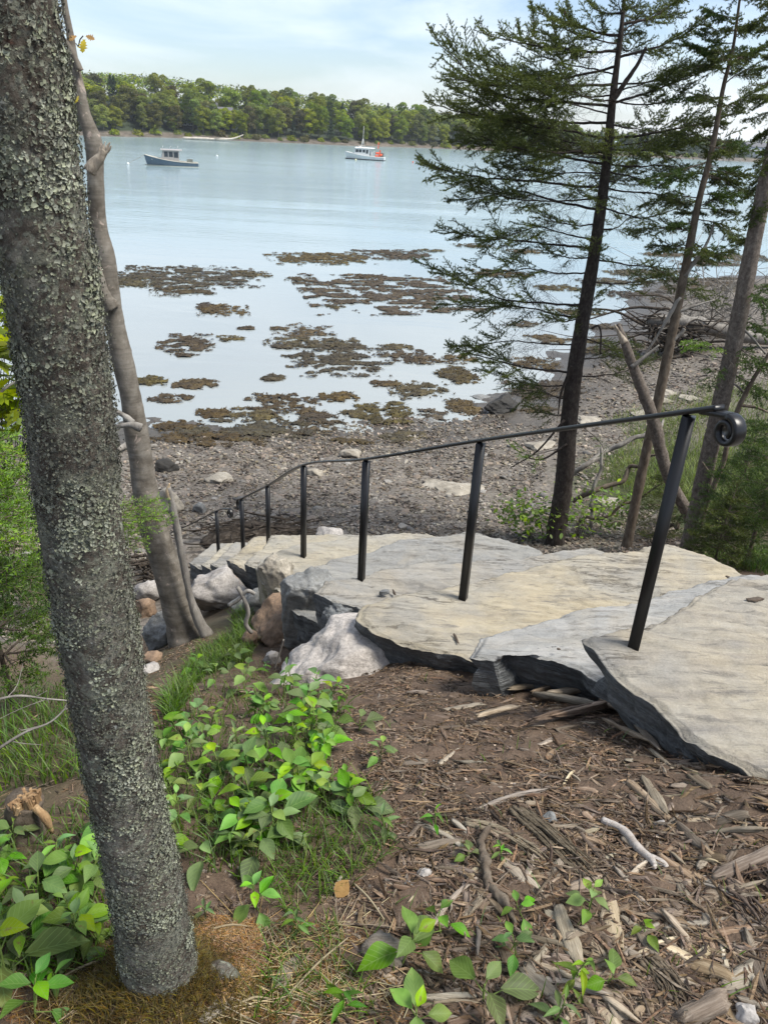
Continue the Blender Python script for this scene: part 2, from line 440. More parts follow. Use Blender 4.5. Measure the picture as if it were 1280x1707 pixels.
mb = MB(); mb.add(V, F); tag(mb.build('far_hillside_terrain', fsm), kind='structure')

# ------------------------------------------------------------------ trees of the far shore
def leafcloud(mb, pts, nrm, size, r, jit=.7, mi=0):
    n = len(pts); nn = nrm+r.normal(size=(n, 3))*jit; nn /= np.linalg.norm(nn, axis=1)[:, None]
    a = np.cross(nn, r.normal(size=(n, 3))); a /= np.linalg.norm(a, axis=1)[:, None]; b = np.cross(nn, a)
    s = (size*(.6+.8*r.random(n)))[:, None]
    V = np.stack([pts-a*s, pts-b*s*.55+a*s*.2, pts+a*s, pts+b*s*.6-a*s*.1], 1).reshape(-1, 3)
    mb.add(V, np.arange(4*n).reshape(n, 4), mi)
hz_leaf = []
for nme, c0, c1, c2 in (('bright', (.16, .20, .026), (.25, .29, .040), (.33, .35, .066)), ('mid', (.125, .175, .028), (.205, .255, .043), (.27, .31, .064)),
                        ('olive', (.080, .082, .030), (.13, .125, .048), (.17, .16, .07)), ('pine', (.024, .050, .026), (.045, .075, .038), (.065, .10, .05))):
    hz_leaf.append(mat('far_leaf_'+nme, [(.3, c0), (.5, c1), (.7, c2)], .35, bs=0, rough=.7, island=(.02, .2, .35), objr=(.018, .2, .25), transl=.45, spec=.2))
far_bark = mat('far_bark', [(.3, (.10, .09, .075)), (.7, (.24, .22, .19))], 1.5, bs=0)
def decid_proto(k, h, wdt):
    r = np.random.default_rng(100+k); mb = MB(); nl = r.integers(14, 19)
    for j in range(nl):
        zc = h*(.16+.76*((j+.5)/nl)); rr_ = wdt*(1-((zc/h-.55)/.55)**2*.75)
        a = j*2.4+r.random(); d = rr_*(.30+.45*r.random()); lr = wdt*(.30+.2*r.random())
        c_ = np.array([math.cos(a)*d, math.sin(a)*d, zc]); n = int(230*(lr/2)**2)+80
        u = r.normal(size=(n, 3)); u /= np.linalg.norm(u, axis=1)[:, None]; u[:, 2] = np.where(u[:, 2] < -.35, -u[:, 2], u[:, 2])
        pts = c_+u*np.array([1, 1, .72])*lr*(.72+.38*r.random(n))[:, None]
        leafcloud(mb, pts, u, .34, r)
    cr = mb
    tr = MB(); tube(tr, [(0, 0, -1), (.15, 0, h*.3), (-.1, .1, h*.6), (0, 0, h*.86)], [.30, .22, .15, .05], 6, n=8)
    for j in range(5):
        a = j*1.3; z0 = h*(.28+.1*j); tube(tr, [(0, 0, z0), (math.cos(a)*wdt*.4, math.sin(a)*wdt*.4, z0+h*.12), (math.cos(a)*wdt*.7, math.sin(a)*wdt*.7, z0+h*.2)], [.11, .07, .03], 4)
    return cr, tr
def conif_proto(k, h, wdt):
    r = np.random.default_rng(200+k); mb = MB(); n = 1500
    tz = r.random(n)**.8; lay = .75+.25*np.cos(tz*h*3.2); R_ = wdt*(1-tz)**.8*lay*(.55+.5*r.random(n)); a = r.random(n)*6.283
    pts = np.stack([np.cos(a)*R_, np.sin(a)*R_, h*(.12+.88*tz)-R_*.25], 1)
    leafcloud(mb, pts, np.stack([np.cos(a)*.4, np.sin(a)*.4, np.full(n, 1.0)], 1), .34, r, .5)
    tr = MB(); tube(tr, [(0, 0, -1), (0, 0, h*.95)], [.25, .05], 6)
    return mb, tr
protos = []
for k, (h, w_, mi_) in enumerate([(15, 4.8, 0), (14, 5.4, 1), (16.5, 4.6, 1), (13, 4.8, 0), (14.5, 5.0, 2), (11, 4.4, 0)]):
    cr, tr = decid_proto(k, h, w_); protos.append((cr.data('deciduous_crown', hz_leaf[mi_], False), tr.data('deciduous_trunk', far_bark), mi_))
for k, (h, w_) in enumerate([(12, 3.6), (14, 4.0)]):
    cr, tr = conif_proto(k, h, w_); protos.append((cr.data('conifer_crown', hz_leaf[3], False), tr.data('conifer_trunk', far_bark), 3))
TL = {0: 'bright fresh green deciduous tree in the wood covering the far shore', 1: 'mid green rounded deciduous tree in the wood covering the far shore',
      2: 'brownish olive tree with thin new leaves in the far wood', 3: 'dark conifer standing among the trees of the far shore'}
TG = {0: 'bright green trees on the far shore', 1: 'mid green trees on the far shore', 2: 'olive brown trees on the far shore', 3: 'dark conifers on the far shore'}
r = np.random.default_rng(5); spots = []
for d, step in ((5.5, 3.9), (11, 4.3), (18, 4.8), (27, 5.4), (40, 6.2)):
    xx = -128+r.random()*4
    while xx < 190:
        if not (14 < d < 20 and -75 < xx < -61) and not (d < 16 and 160 < xx < 172): spots.append((xx+r.normal()*1.2, d+r.normal()*2.0))
        xx += step*(.75+.5*r.random())*(1 if xx < 60 else .95)
print('far trees', len(spots)); spots = spots[:299]
for n_, (tx, td) in enumerate(spots):
    td = max(td, 5.0)
    if tx > 75: k = r.choice([6, 7, 7, 6, 6, 1], p=[.24, .18, .18, .14, .08, .18])
    else: k = r.choice(8, p=[.22, .19, .17, .15, .13, .06, .05, .03])
    s_ = (.54+.22*r.random())*(.85 if td < 10 else 1.0)*(.85 if tx > 75 else 1)*(1-.12*sstep(-10, 60, tx))
    cd, td_, mi_ = protos[k]
    o = thing('conifer_tree' if mi_ == 3 else 'deciduous_tree', TL[mi_], 'tree', (tx, shoreY(tx)+td, float(farz(np.array([tx]), np.array([td]))[0])), TG[mi_])
    o.rotation_euler.z = r.random()*6.283; o.scale = (s_*(.95+.2*r.random()), s_*(.95+.2*r.random()), s_)
    for nm_, dt in (('crown', cd), ('trunk', td_)):
        c_ = bpy.data.objects.new(nm_, dt); COL.objects.link(c_); c_.parent = o
# the closed canopy behind the single trees
rc = np.random.default_rng(88); mb = MB()
for mi_ in range(4):
    n = 14000; cx_ = rc.uniform(-190, 230, n); cd_ = 26+70*rc.random(n)**.8; lump = fbm(np.stack([cx_*.16, cd_*.16, cx_*0], 1), 2, 40+mi_); top = np.where(cx_ > 75, 5.2, 6.6)+1.5*lump
    zz = farz(cx_, cd_)+top*(.45+.55*rc.random(n)**.5); P_ = np.stack([cx_, shoreY(cx_)+cd_, zz], 1); leafcloud(mb, P_, np.stack([cx_*0, cx_*0-.6, cx_*0+1], 1), .42, rc, .6, mi_)
tag(mb.build('far_wood_canopy', hz_leaf, smooth=False), 'closed green canopy of the wood on the far hillside', 'wood', kind='stuff')
# low bushes hanging over the far bank
mb = MB(); rb = np.random.default_rng(77)
bpro = []
for k in range(3):
    b_ = MB(); n = 320; u = rb.normal(size=(n, 3)); u /= np.linalg.norm(u, axis=1)[:, None]; u[:, 2] = np.abs(u[:, 2])
    lob = 1+.35*fbm(u*2.2+k*9, 2, 3)
    leafcloud(b_, u*np.array([2.3, 1.8, 1.7])*(lob*(.6+.4*rb.random(n)))[:, None], u, .3, rb); bpro.append(b_.data('bush_leaves', hz_leaf[(1, 0, 2)[k]], False))
xx = -125
while xx < 150:
    d = 2.6+rb.random()*2.5; o = bpy.data.objects.new('shore_bush', bpro[rb.integers(3)]); COL.objects.link(o)
    o.location = (xx, shoreY(xx)+d, float(farz(np.array([xx]), np.array([d]))[0])-.2); s_ = .6+.7*rb.random(); o.scale = (s_, s_, s_*(.8+.4*rb.random())); o.rotation_euler.z = rb.random()*6
    tag(o, 'low leafy bush overhanging the muddy bank of the far shore', 'bush', 'bushes along the far bank'); xx += 2.6+rb.random()*3.2

# house hidden among the far trees, and the pale house at the right
def paint(name, c, rough=.5, var=.12, **k): return mat(name, [(.3, tuple(v*(1-var) for v in c)), (.7, tuple(min(1, v*(1+var)) for v in c))], 3, rough=rough, bs=.15, bd=.005, **k)
m_dkwall, m_white, m_glass, m_roof, m_pale = paint('dark_clapboard', (.05, .055, .06)), paint('white_paint', (.72, .72, .70), .4), paint('dark_glass', (.03, .04, .05), .1, spec=.6), paint('grey_shingle', (.12, .12, .13), .9), paint('pale_wall', (.42, .44, .47))
def house(name, label, x0, dist_, wdt, hgt, dep, mw, wins, rz):
    loc = (x0, shoreY(x0)+dist_, float(farz(np.array([x0]), np.array([dist_]))[0])-.3)
    o = thing(name, label, 'house', loc); o.rotation_euler.z = rz
    def pt(nm, mbx, mt, par): return mbx.build(nm, mt, par)
    L_ = np.array(loc)
    b = MB(); box(b, L_+(0, 0, hgt/2), (wdt, dep, hgt)); w = b.build('wall', mw, o)
    b = MB(); rg = hgt+dep*.26; ov = .4
    V = np.array([(-wdt/2-ov, -dep/2-ov, hgt-.15), (wdt/2+ov, -dep/2-ov, hgt-.15), (wdt/2+ov, dep/2+ov, hgt-.15), (-wdt/2-ov, dep/2+ov, hgt-.15), (-wdt/2-ov, 0, rg), (wdt/2+ov, 0, rg)])
    b.add(V+L_, [np.array([[0, 1, 5, 4], [2, 3, 4, 5], [3, 2, 1, 0]]), np.array([[1, 2, 5], [3, 0, 4]])]); rf = b.build('roof', m_roof, o, smooth=False)
    b = MB(); box(b, L_+(wdt*.2, 0, rg+.3), (.8, .8, 1.6)); b.build('chimney', m_roof, rf)
    for (wx, wz, ww, wh) in wins:
        b = MB(); f = -dep/2-.04; c_ = L_+(wx, f, wz)
        for sx_, sz_, cx, cz in ((ww+.3, .16, 0, wh/2+.08), (ww+.3, .16, 0, -wh/2-.08), (.15, wh, -ww/2-.075, 0), (.15, wh, ww/2+.075, 0), (.07, wh, 0, 0)): box(b, c_+(cx, 0, cz), (sx_, .12, sz_))
        fr = b.build('window', m_white, o); b = MB(); box(b, c_+(0, .03, 0), (ww, .04, wh)); b.build('pane', m_glass, fr)
    return o
house('lake_house', 'dark house with white window frames half hidden behind the far trees', -68, 15, 17, 4.8, 8, m_dkwall,
      [(-7.2, 1.6, 1.6, 1.5), (-5, 1.7, 1.6, 1.7), (-1.5, 1.7, 2.2, 1.9), (2.5, 1.7, 1.6, 1.8), (6.5, 1.7, 1.6, 1.8), (-3.5, 3.9, 1.4, 1.3), (.5, 3.9, 2.2, 1.3), (4.5, 3.9, 1.4, 1.3)], .1)
house('waterside_house', 'pale grey gabled house by the water at the far right', 166, 9, 11, 4.6, 7, m_pale, [(-3.2, 2.2, 1.4, 1.6), (0, 2.2, 1.4, 1.6), (3.2, 2.2, 1.4, 1.6)], .25)
# dock and beached log
m_oldwood = mat('weathered_dock_wood', [(.3, (.16, .145, .125)), (.7, (.36, .34, .31))], 1.2, (1, 6, 6), bs=.3)
def dock(label, px, py, ln, white):
    b_ = PZ(px, py, WATER); o = thing('dock', label, 'dock', b_)
    b = MB()
    for k in range(int(ln/.3)): box(b, b_+(k*.3, k*.06, 1.15), (.27, 1.8, .08))
    b.build('deck', m_oldwood, o)
    for k in (0, .33, 1):
        for s_ in (-.8, .8):
            b = MB(); tube(b, [b_+(ln*k, s_+ln*k*.2, -1.5), b_+(ln*k, s_+ln*k*.2, 1.5)], .16, 7); b.build('post', m_white if (white and k < .5) else m_oldwood, o)
dock('small dock with white posts on the far bank behind the blue boat', 276, 228, 6.0, True)
dock('low weathered dock beside the pale house at the far right', 1205, 269, 8, False)
b_ = PZ(304, 232.5, WATER); b = MB()
tube(b, [b_+(0, 1, .3), b_+(5, 1.4, .55), b_+(10, 1.9, .5), b_+(15, 3, .9), b_+(18.5, 4.5, 2.2)], [.42, .45, .36, .28, .1], 9, wob=.15, n=22, wscale=1)
tube(b, [b_+(9, 1.8, .5), b_+(12, 1, 1.0), b_+(13.4, .6, 1.2)], [.18, .12, .04], 6)
tag(b.build('fallen_log', mat('bleached_log', [(.3, (.36, .31, .25)), (.7, (.62, .57, .49))], 1.5, bs=.3), loc=b_), 'long bleached log lying on the far mud bank', 'log')
# ------------------------------------------------------------------ boats
def hull_mesh(Lh, beam, free, bowrise, mb, z0=-.35, k0=0, trans=.82):
    """bow towards -x; returns the sheer line points"""
    S = 28; t_ = np.linspace(0, 1, S)                      # 0 stern, 1 bow
    hb = beam/2*np.where(t_ < .45, trans+(1-trans)*np.sin(t_/.45*np.pi/2), 1-((np.clip(t_-.45, 0, 1))/.55)**2.3)
    sheer = free+bowrise*t_**2.2; x_ = Lh*(.5-t_)
    rake = .55*sstep(.75, 1, t_)
    prof = [(1.0, 1.0), (.985, .8), (.96, .55), (.90, .28), (.78, .02), (.5, -.18), (0, -.28)]
    V = []
    for s_ in range(S):
        row = []
        for a, b in prof:
            zz = z0+(sheer[s_]-z0)*max(b, 0) if b >= 0 else z0+b*1.1*(1-t_[s_]**6)
            flare = 1-(.55*sstep(.5, 1, t_[s_]))*(1-b) if b > 0 else (1-.55*sstep(.5, 1, t_[s_]))
            row.append((x_[s_]+rake[s_]*(1-max(b, 0))*.9, hb[s_]*a*flare, zz))
        V.append(row+[(p_[0], -p_[1], p_[2]) for p_ in row[-2::-1]])
    V = np.array(V); n = V.shape[1]
    i = np.arange(S-1)[:, None]*n+np.arange(n-1)[None]
    F = np.stack([i, i+1, i+n+1, i+n], -1).reshape(-1, 4); mb.add(V.reshape(-1, 3), F)
    mb.add(V[0], [np.array([[k, k+1, n-2-k, n-1-k] for k in range(n//2)])[:, ::-1]])
    return V[:, 0], V[:, -1]
def boat_root(label, px0, py0, px1, py1):
    a, b = PZ(px0, py0, WATER), PZ(px1, py1, WATER); c = (a+b)/2; L_ = np.linalg.norm(b-a)
    o = thing('fishing_boat', label, 'boat', (c[0], c[1], WATER)); o.rotation_euler.z = math.atan2(b[1]-a[1], b[0]-a[0]); return o, L_
def bpart(nm, mb, mt, o, sm=True):
    ob = bpy.data.objects.new(nm, mb.data(nm, mt, sm)); COL.objects.link(ob); ob.parent = o; return ob
def cabin(o, x0, x1, w_, z0, z1, mw, wins_side, wins_front, rake=.35, roof_ov=(.35, .5), mroof=None):
    b = MB(); V = []
    for xx, zz in ((x0, z0), (x0+rake, z1), (x1, z1), (x1, z0)):
        for s_ in (-1, 1): V.append((xx, s_*w_/2, zz))
    b.add(V, [[0, 1, 3, 2], [2, 3, 5, 4], [4, 5, 7, 6], [0, 2, 4, 6], [1, 7, 5, 3]]); cb = bpart('wheelhouse', b, mw, o, False)
    for (wx, ww, wz, wh) in wins_side:
        for s_ in (-1, 1):
            b = MB(); box(b, (wx, s_*(w_/2+.012), wz), (ww, .03, wh)); bpart('side_window', b, m_glass, cb, False)
    for wy in wins_front:
        zc = z0+(z1-z0)*.62; xc = x0+rake*.62; b = MB(); ang = math.atan2(rake, z1-z0); R = np.array([[math.cos(ang), 0, math.sin(ang)], [0, 1, 0], [-math.sin(ang), 0, math.cos(ang)]])
        box(b, (xc-.02, wy, zc), (.04, w_/3.6, (z1-z0)*.5), R=R); bpart('front_window', b, m_glass, cb, False)
    b = MB(); V = []
    for k in range(5):
        yy = (k/4-.5)*(w_+.3); V += [(x0+rake-roof_ov[0], yy, z1+.14-.10*(yy/(w_/2))**2+.02), (x1+roof_ov[1], yy, z1+.14-.10*(yy/(w_/2))**2+.02)]
    V = np.array(V); lo = V-(0, 0, .09); n = len(V); b.add(np.vstack([V, lo]), [np.array([[2*k, 2*k+2, 2*k+3, 2*k+1] for k in range(4)]+[[n+2*k, n+2*k+1, n+2*k+3, n+2*k+2] for k in range(4)]+[[2*k, n+2*k, n+2*k+2, 2*k+2] for k in range(4)]+[[2*k+1, 2*k+3, n+2*k+3, n+2*k+1] for k in range(4)]+[[0, 1, n+1, n], [8, n+8, n+9, 9]])])
    bpart('roof', b, mroof or m_white, cb, False); return cb
def deck(o, sl, sr, drop, mt):
    b = MB(); n = len(sl); A = sl-(0, 0, drop)-np.array([0, .06, 0]); B_ = sr-(0, 0, drop)+np.array([0, .06, 0]); b.add(np.vstack([A, B_]), [[i, n+i, n+i+1, i+1] for i in range(n-1)]); bpart('deck', b, mt, o)
def band(o, sl, sr, nm, mt, r_=.05, dz=0, out=.02):
    for S_, sg in ((sl, 1), (sr, -1)):
        b = MB(); tube(b, S_+np.array([0, sg*out, dz]), r_, 6); bpart(nm, b, mt, o)
m_bluehull, m_whull, m_black, m_trap, m_orange, m_plastic = paint('slate_blue_hull', (.10, .145, .19), .35), paint('white_hull', (.60, .63, .63), .35), paint('black_bottom_paint', (.02, .02, .022), .5), mat('wire_trap', [(.3, (.05, .07, .06)), (.7, (.30, .30, .27))], 9, bs=.5), paint('orange_float', (.75, .10, .03), .45), paint('clouded_plastic', (.34, .32, .30), .35)
m_buff, m_metal, m_rope = paint('buff_deck_paint', (.55, .52, .44), .6), paint('galvanised_metal', (.4, .41, .42), .4), paint('old_rope', (.32, .30, .26), .9)
# blue boat
o, Lb = boat_root('slate blue lobster boat with a buff deck moored at the left', 241.5, 275, 331, 278.5)
b = MB(); sl_, sr_ = hull_mesh(Lb, 2.9, .62, .95, b); bpart('hull', b, m_bluehull, o)
band(o, sl_, sr_, 'gunwale', m_buff, .055); deck(o, sl_, sr_, .12, m_buff)
b = MB(); hull_mesh(Lb*1.002, 2.93, .10, .02, b); bpart('bottom_paint', b, m_buff, o)
cb = cabin(o, -1.55, 1.25, 1.9, .8, 2.35, m_plastic, [(-.75, .55, 1.75, .75), (-.02, .6, 1.75, .75), (.78, .66, 1.7, .8)], (-.6, 0, .6), mroof=m_plastic)
for xx, sg in ((-1.35, -1), (.95, 1), (-.2, -1)):
    b = MB(); tube(b, [(xx, sg*.5, 2.4), (xx+.22, sg*.5, 2.95)], .035, 5); bpart('antenna', b, m_metal, o)
b = MB(); box(b, (-2.2, 0, 1.0), (1.6, 1.3, .35)); bpart('trunk_cabin', b, m_buff, o, False)
b = MB(); box(b, (2.9, .1, .85), (.9, 1.0, .55)); bpart('engine_box', b, m_trap, o, False)
b = MB(); tube(b, [(-Lb/2-.1, 0, 1.35), (-Lb/2-1.6, .2, .62), (-Lb/2-2.5, .3, .12)], .03, 5, n=10); bpart('mooring_line', b, m_rope, o)
# white boat
o, Lb = boat_root('white lobster boat with orange floats on its stern', 575, 264.3, 641, 268.3)
b = MB(); sl_, sr_ = hull_mesh(Lb, 3.1, .72, .85, b); bpart('hull', b, m_whull, o)
band(o, sl_, sr_, 'gunwale', m_white, .06); deck(o, sl_, sr_, .12, m_white)
b = MB(); hull_mesh(Lb*1.003, 3.14, .17, .02, b); bpart('bottom_paint', b, m_black, o)
cb = cabin(o, -2.5, 1.2, 2.1, .85, 2.45, m_white, [(-1.7, .62, 1.85, .6), (-.95, .62, 1.85, .6), (-.1, .6, 1.85, .6), (.65, .5, 1.75, .8)], (-.65, 0, .65), .5, (.2, 1.0))
b = MB(); tube(b, [(-.6, 0, 2.5), (-.45, 0, 7.0)], [.05, .025], 6)
for s_ in (-1, 1): tube(b, [(-1.0, s_*.45, 2.5), (-.55, 0, 4.4)], .035, 5)
tube(b, [(-.1, 0, 2.5), (-.5, 0, 4.4)], .035, 5)
for zz in (2.9, 3.3, 3.7): tube(b, [(-.88+.2*(zz-2.9), -.32+.17*(zz-2.9), zz), (-.88+.2*(zz-2.9), .32-.17*(zz-2.9), zz)], .03, 4)
bpart('mast', b, m_white, o)
b = MB(); tube(b, np.array([(math.cos(a)*.3-1.2, math.sin(a)*.3, 2.75) for a in np.linspace(0, 6.28, 12)]), .09, 6); bpart('radar', b, m_white, o)
b = MB(); box(b, (1.6, 0, 1.0), (.1, 1.9, 1.5)); tube(b, [(2.2, -.9, .7), (2.2, -.9, 1.9), (2.2, .9, 1.9), (2.2, .9, .7)], .05, 6); bpart('hauler_frame', b, m_metal, o)
rb = np.random.default_rng(3)
for k in range(9):
    c_ = np.array([2.6+rb.random()*1.5, (rb.random()-.5)*1.8, .95+.28*(k % 3)]); V, F = ico(2); b = MB(); b.add(V*np.array([.3, .24, .24])+c_, F); bpart('float', b, m_orange, o)
for xx, yy, h_ in ((2.75, .6, 3.1), (3.35, -.5, 2.3), (3.0, -.9, 3.9)):
    b = MB(); tube(b, [(xx, yy, .8), (xx+.05, yy, h_)], .03, 5); pl = bpart('flag_pole', b, m_metal, o); b = MB(); box(b, (xx+.18, yy, h_-.35), (.34, .04, .6)); bpart('flag', b, m_orange, pl, False)
b = MB(); box(b, (3.9, .5, 1.2), (.9, .9, .9)); bpart('trap_stack', b, m_trap, o, False)
# mooring buoys
for px, py, lab in ((214, 274.5, 'white mooring ball ahead of the blue boat'), (362, 261, 'white mooring ball between the two boats'), (593, 267.3, 'pale yellow mooring ball beside the white boat hull'), (688, 271, 'small orange float right of the white boat')):
    c_ = PZ(px, py, WATER); o = thing('mooring_buoy', lab, 'buoy', c_); V, F = ico(3); s_ = .21 if px != 688 else .16
    b = MB(); b.add(V*s_+c_+(0, 0, .12), F); b.build('ball', m_orange if px == 688 else m_white if px != 593 else paint('yellowed_white', (.72, .70, .45)), o)
    b = MB(); tube(b, c_+np.array([(0, 0, .4), (.06, 0, .56), (0, 0, .62), (-.06, 0, .56), (0, 0, .4)]), .02, 5); b.build('pick_up_ring', m_metal, o)

# ------------------------------------------------------------------ rockweed mats in the shallows
m_weed = mat('rockweed', [(.28, (.018, .013, .005)), (.48, (.052, .037, .013)), (.66, (.098, .073, .026)), (.84, (.16, .125, .055))], 3.2, detail=10, rough=.55, bs=.9, bscale=26, bd=.05, spec=.4, objr=(.015, .2, .2))
def weed(px, py, w, h, seed, label=None, dens=1.0, zoff=0, lift=.04):
    L0, R0 = PZ(px-w/2, py, WATER), PZ(px+w/2, py, WATER); N0, F0 = PZ(px, py+h/2, WATER), PZ(px, py-h/2, WATER)
    c_ = (L0+R0)/2; hw = np.linalg.norm(R0-L0)/2*1.12; hd = max((F0-N0)[1]/2*1.15, .25); ax = math.atan2(R0[1]-L0[1], R0[0]-L0[0])
    st_ = float(np.clip(hw/60, .045, .16)); nx_ = int(2*hw/st_)+2; ny_ = int(2*hd/st_)+2
    u, v = np.meshgrid(np.linspace(-hw, hw, nx_), np.linspace(-hd, hd, ny_)); u, v = u.ravel(), v.ravel()
    q_ = np.stack([u, v*1.7, np.full_like(u, seed*7.7)], 1); sc = 2.3/max(.5, hd)**.5
    f_ = 1.0-((u/hw)**2+(v/hd)**2)+(1.55 if hw > .8 else .8)*fbm(q_*sc*1.15, 6, seed, .7)-(.42 if hw > .8 else .2)
    ht = np.sqrt(np.clip(f_, 0, 1))*lift*1.3+.022*fbm(q_*9, 3, seed+5)*(f_ > 0)
    gp = np.stack([c_[0]+u*math.cos(ax)-v*math.sin(ax), c_[1]+u*math.sin(ax)+v*math.cos(ax)], 1)
    gz = np.maximum(T(gp[:, 0], gp[:, 1]), WATER)
    V = np.stack([gp[:, 0], gp[:, 1], gz+.01+ht+zoff], 1); k_ = f_ > 0
    i = np.arange(ny_-1)[:, None]*nx_+np.arange(nx_-1)[None]; F = np.stack([i, i+1, i+nx_+1, i+nx_], -1).reshape(-1, 4)
    F = F[k_[F].sum(1) >= 3]
    if not len(F): return
    us = np.unique(F); mp_ = np.zeros(len(V), int); mp_[us] = np.arange(len(us)); mb = MB(); mb.add(V[us], mp_[F])
    r = np.random.default_rng(seed); n = int(min(2600, len(us)*.55)); pk = V[us][r.integers(len(us), size=n)]; a = r.random(n)*6.283; ln = st_*(1.0+1.6*r.random(n))
    d = np.stack([np.cos(a)*ln, np.sin(a)*ln, (r.random(n)*.5)*lift], 1); s_ = np.stack([-np.sin(a), np.cos(a), r.normal(size=n)*.4], 1)*st_*.28
    mb.add(np.stack([pk-s_, pk+s_, pk+d+(0, 0, .01)], 1).reshape(-1, 3), np.arange(3*n).reshape(n, 3))
    o = mb.build('rockweed_patch', m_weed, loc=(c_[0], c_[1], WATER))
    tag(o, label or 'small ragged patch of brown rockweed in the shallow water', 'seaweed', 'rockweed patches in the shallows')
WEEDS = [(305, 461, 225, 34, 'wide dark rockweed bed furthest left in the water, beside the leaning maple'), (305, 487, 100, 13, None), (530, 431, 150, 18, 'long thin rockweed strip nearest the moored boats'), (655, 425, 110, 14, None),
 (640, 488, 250, 56, 'largest rockweed bed in mid water left of the spruce'), (500, 466, 50, 6, None), (372, 518, 80, 18, None), (345, 512, 34, 12, None), (310, 575, 88, 36, None), (385, 565, 42, 9, None),
 (505, 552, 95, 20, None), (520, 572, 145, 15, None), (562, 598, 165, 50, 'broad tangled rockweed bed in the middle of the shallows'), (470, 578, 34, 9, None), (690, 596, 72, 20, None), (660, 579, 52, 11, None), (250, 635, 56, 15, None),
 (325, 641, 72, 18, None), (277, 666, 54, 15, None), (313, 663, 28, 9, None), (455, 630, 38, 11, None), (640, 640, 54, 9, None), (700, 652, 95, 28, None), (565, 662, 66, 16, None), (472, 675, 115, 34, None),
 (428, 692, 95, 22, None), (642, 690, 85, 34, None), (535, 698, 60, 20, None), (722, 692, 48, 16, None), (772, 680, 54, 22, None), (410, 722, 210, 44, 'long rockweed heap along the edge of the water'), (520, 712, 105, 32, None),
 (672, 735, 70, 26, 'round olive weed mound on the wet sand behind the railing'), (345, 746, 190, 34, 'weed covered band of mud at the left water edge'), (590, 748, 90, 16, None), (760, 626, 62, 26, None), (870, 541, 62, 9, None), (1120, 425, 85, 7, None), (1185, 440, 105, 7, None),
 (1080, 455, 125, 9, None), (1150, 470, 155, 12, None), (960, 521, 84, 9, None), (1000, 546, 64, 9, None), (1235, 430, 90, 9, None), (832, 456, 84, 11, None), (765, 600, 62, 13, None), (1015, 470, 90, 9, None), (1060, 492, 90, 12, None), (930, 480, 70, 9, None), (880, 420, 60, 6, None),
 (220, 470, 70, 16, None), (420, 458, 60, 8, None), (610, 462, 40, 5, None), (790, 410, 60, 5, None), (720, 418, 40, 4, None), (560, 512, 30, 6, None), (410, 548, 26, 5, None), (590, 690, 46, 14, None), (360, 690, 60, 16, None), (300, 712, 80, 18, None), (900, 700, 60, 14, None), (905, 655, 110, 34, 'weed covered mud behind the black boulder and spruce trunk'), (890, 606, 80, 18, None), (915, 566, 70, 12, None), (1000, 590, 60, 12, None), (1170, 488, 120, 10, None), (1232, 503, 110, 10, None), (1120, 508, 80, 9, None), (985, 570, 50, 8, None)]
for k, (px, py, w, h, lab) in enumerate(WEEDS): weed(px, py, w, h, 11+k, lab)

# ------------------------------------------------------------------ rocks
def rock_mesh(mb, c, size, R, seed, sub=4, cuts=9, rough=.05, mi=0, flat=.72, base=.0):
    V, F = ico(sub); V = V.copy(); r = np.random.default_rng(seed)
    for k in range(cuts):
        n = r.normal(size=3); n /= np.linalg.norm(n); d = flat-.06+.26*r.random(); e = V @ n; V -= np.outer(np.clip(e-d, 0, None), n)
    V *= (1+.13*fbm(V*1.2+seed, 2, seed))[:, None]
    V = V+V/np.linalg.norm(V, axis=1)[:, None]*(rough*fbm(V*4.5+seed, 5, seed+1, .6))[:, None]
    V = V*np.asarray(size) @ np.asarray(R).T+np.asarray(c); mb.add(V, F, mi)
def rot_axis(x, y, z_):
    return np.array(Matrix.Rotation(z_, 3, 'Z') @ Matrix.Rotation(y, 3, 'Y') @ Matrix.Rotation(x, 3, 'X'))
def rockmat(name, cols, sc=3, stretch=(1, 1, 1), bs=.6, bd=.02, spots=None, rot=(0, 0, 0)):
    mt, t, p = newmat(name); vec = coords(t, stretch, rot=rot)
    c = ramp(t, noise(t, vec, sc, 10, .62, .5), cols)
    v0 = coords(t)
    c = mixc(t, ramp(t, noise(t, v0, 48, 6, .7), [(.38, (.55, .55, .55)), (.6, (1, 1, 1))]), mixc(t, .0, (.06, .055, .05), c), c)
    if spots: c = mixc(t, ramp(t, noise(t, v0, spots[1], 5, .6), [(.55, (0, 0, 0)), (.68, (1, 1, 1))]), c, spots[0])
    t.links.new(c, p.inputs['Base Color']); p.inputs['Roughness'].default_value = .85; p.inputs['Specular IOR Level'].default_value = .3
    b = bump(t, p, noise(t, vec, sc*2.5, 9, .65), bs, bd); bump(t, p, noise(t, v0, 90, 6, .7), .35, .006, b); return mt
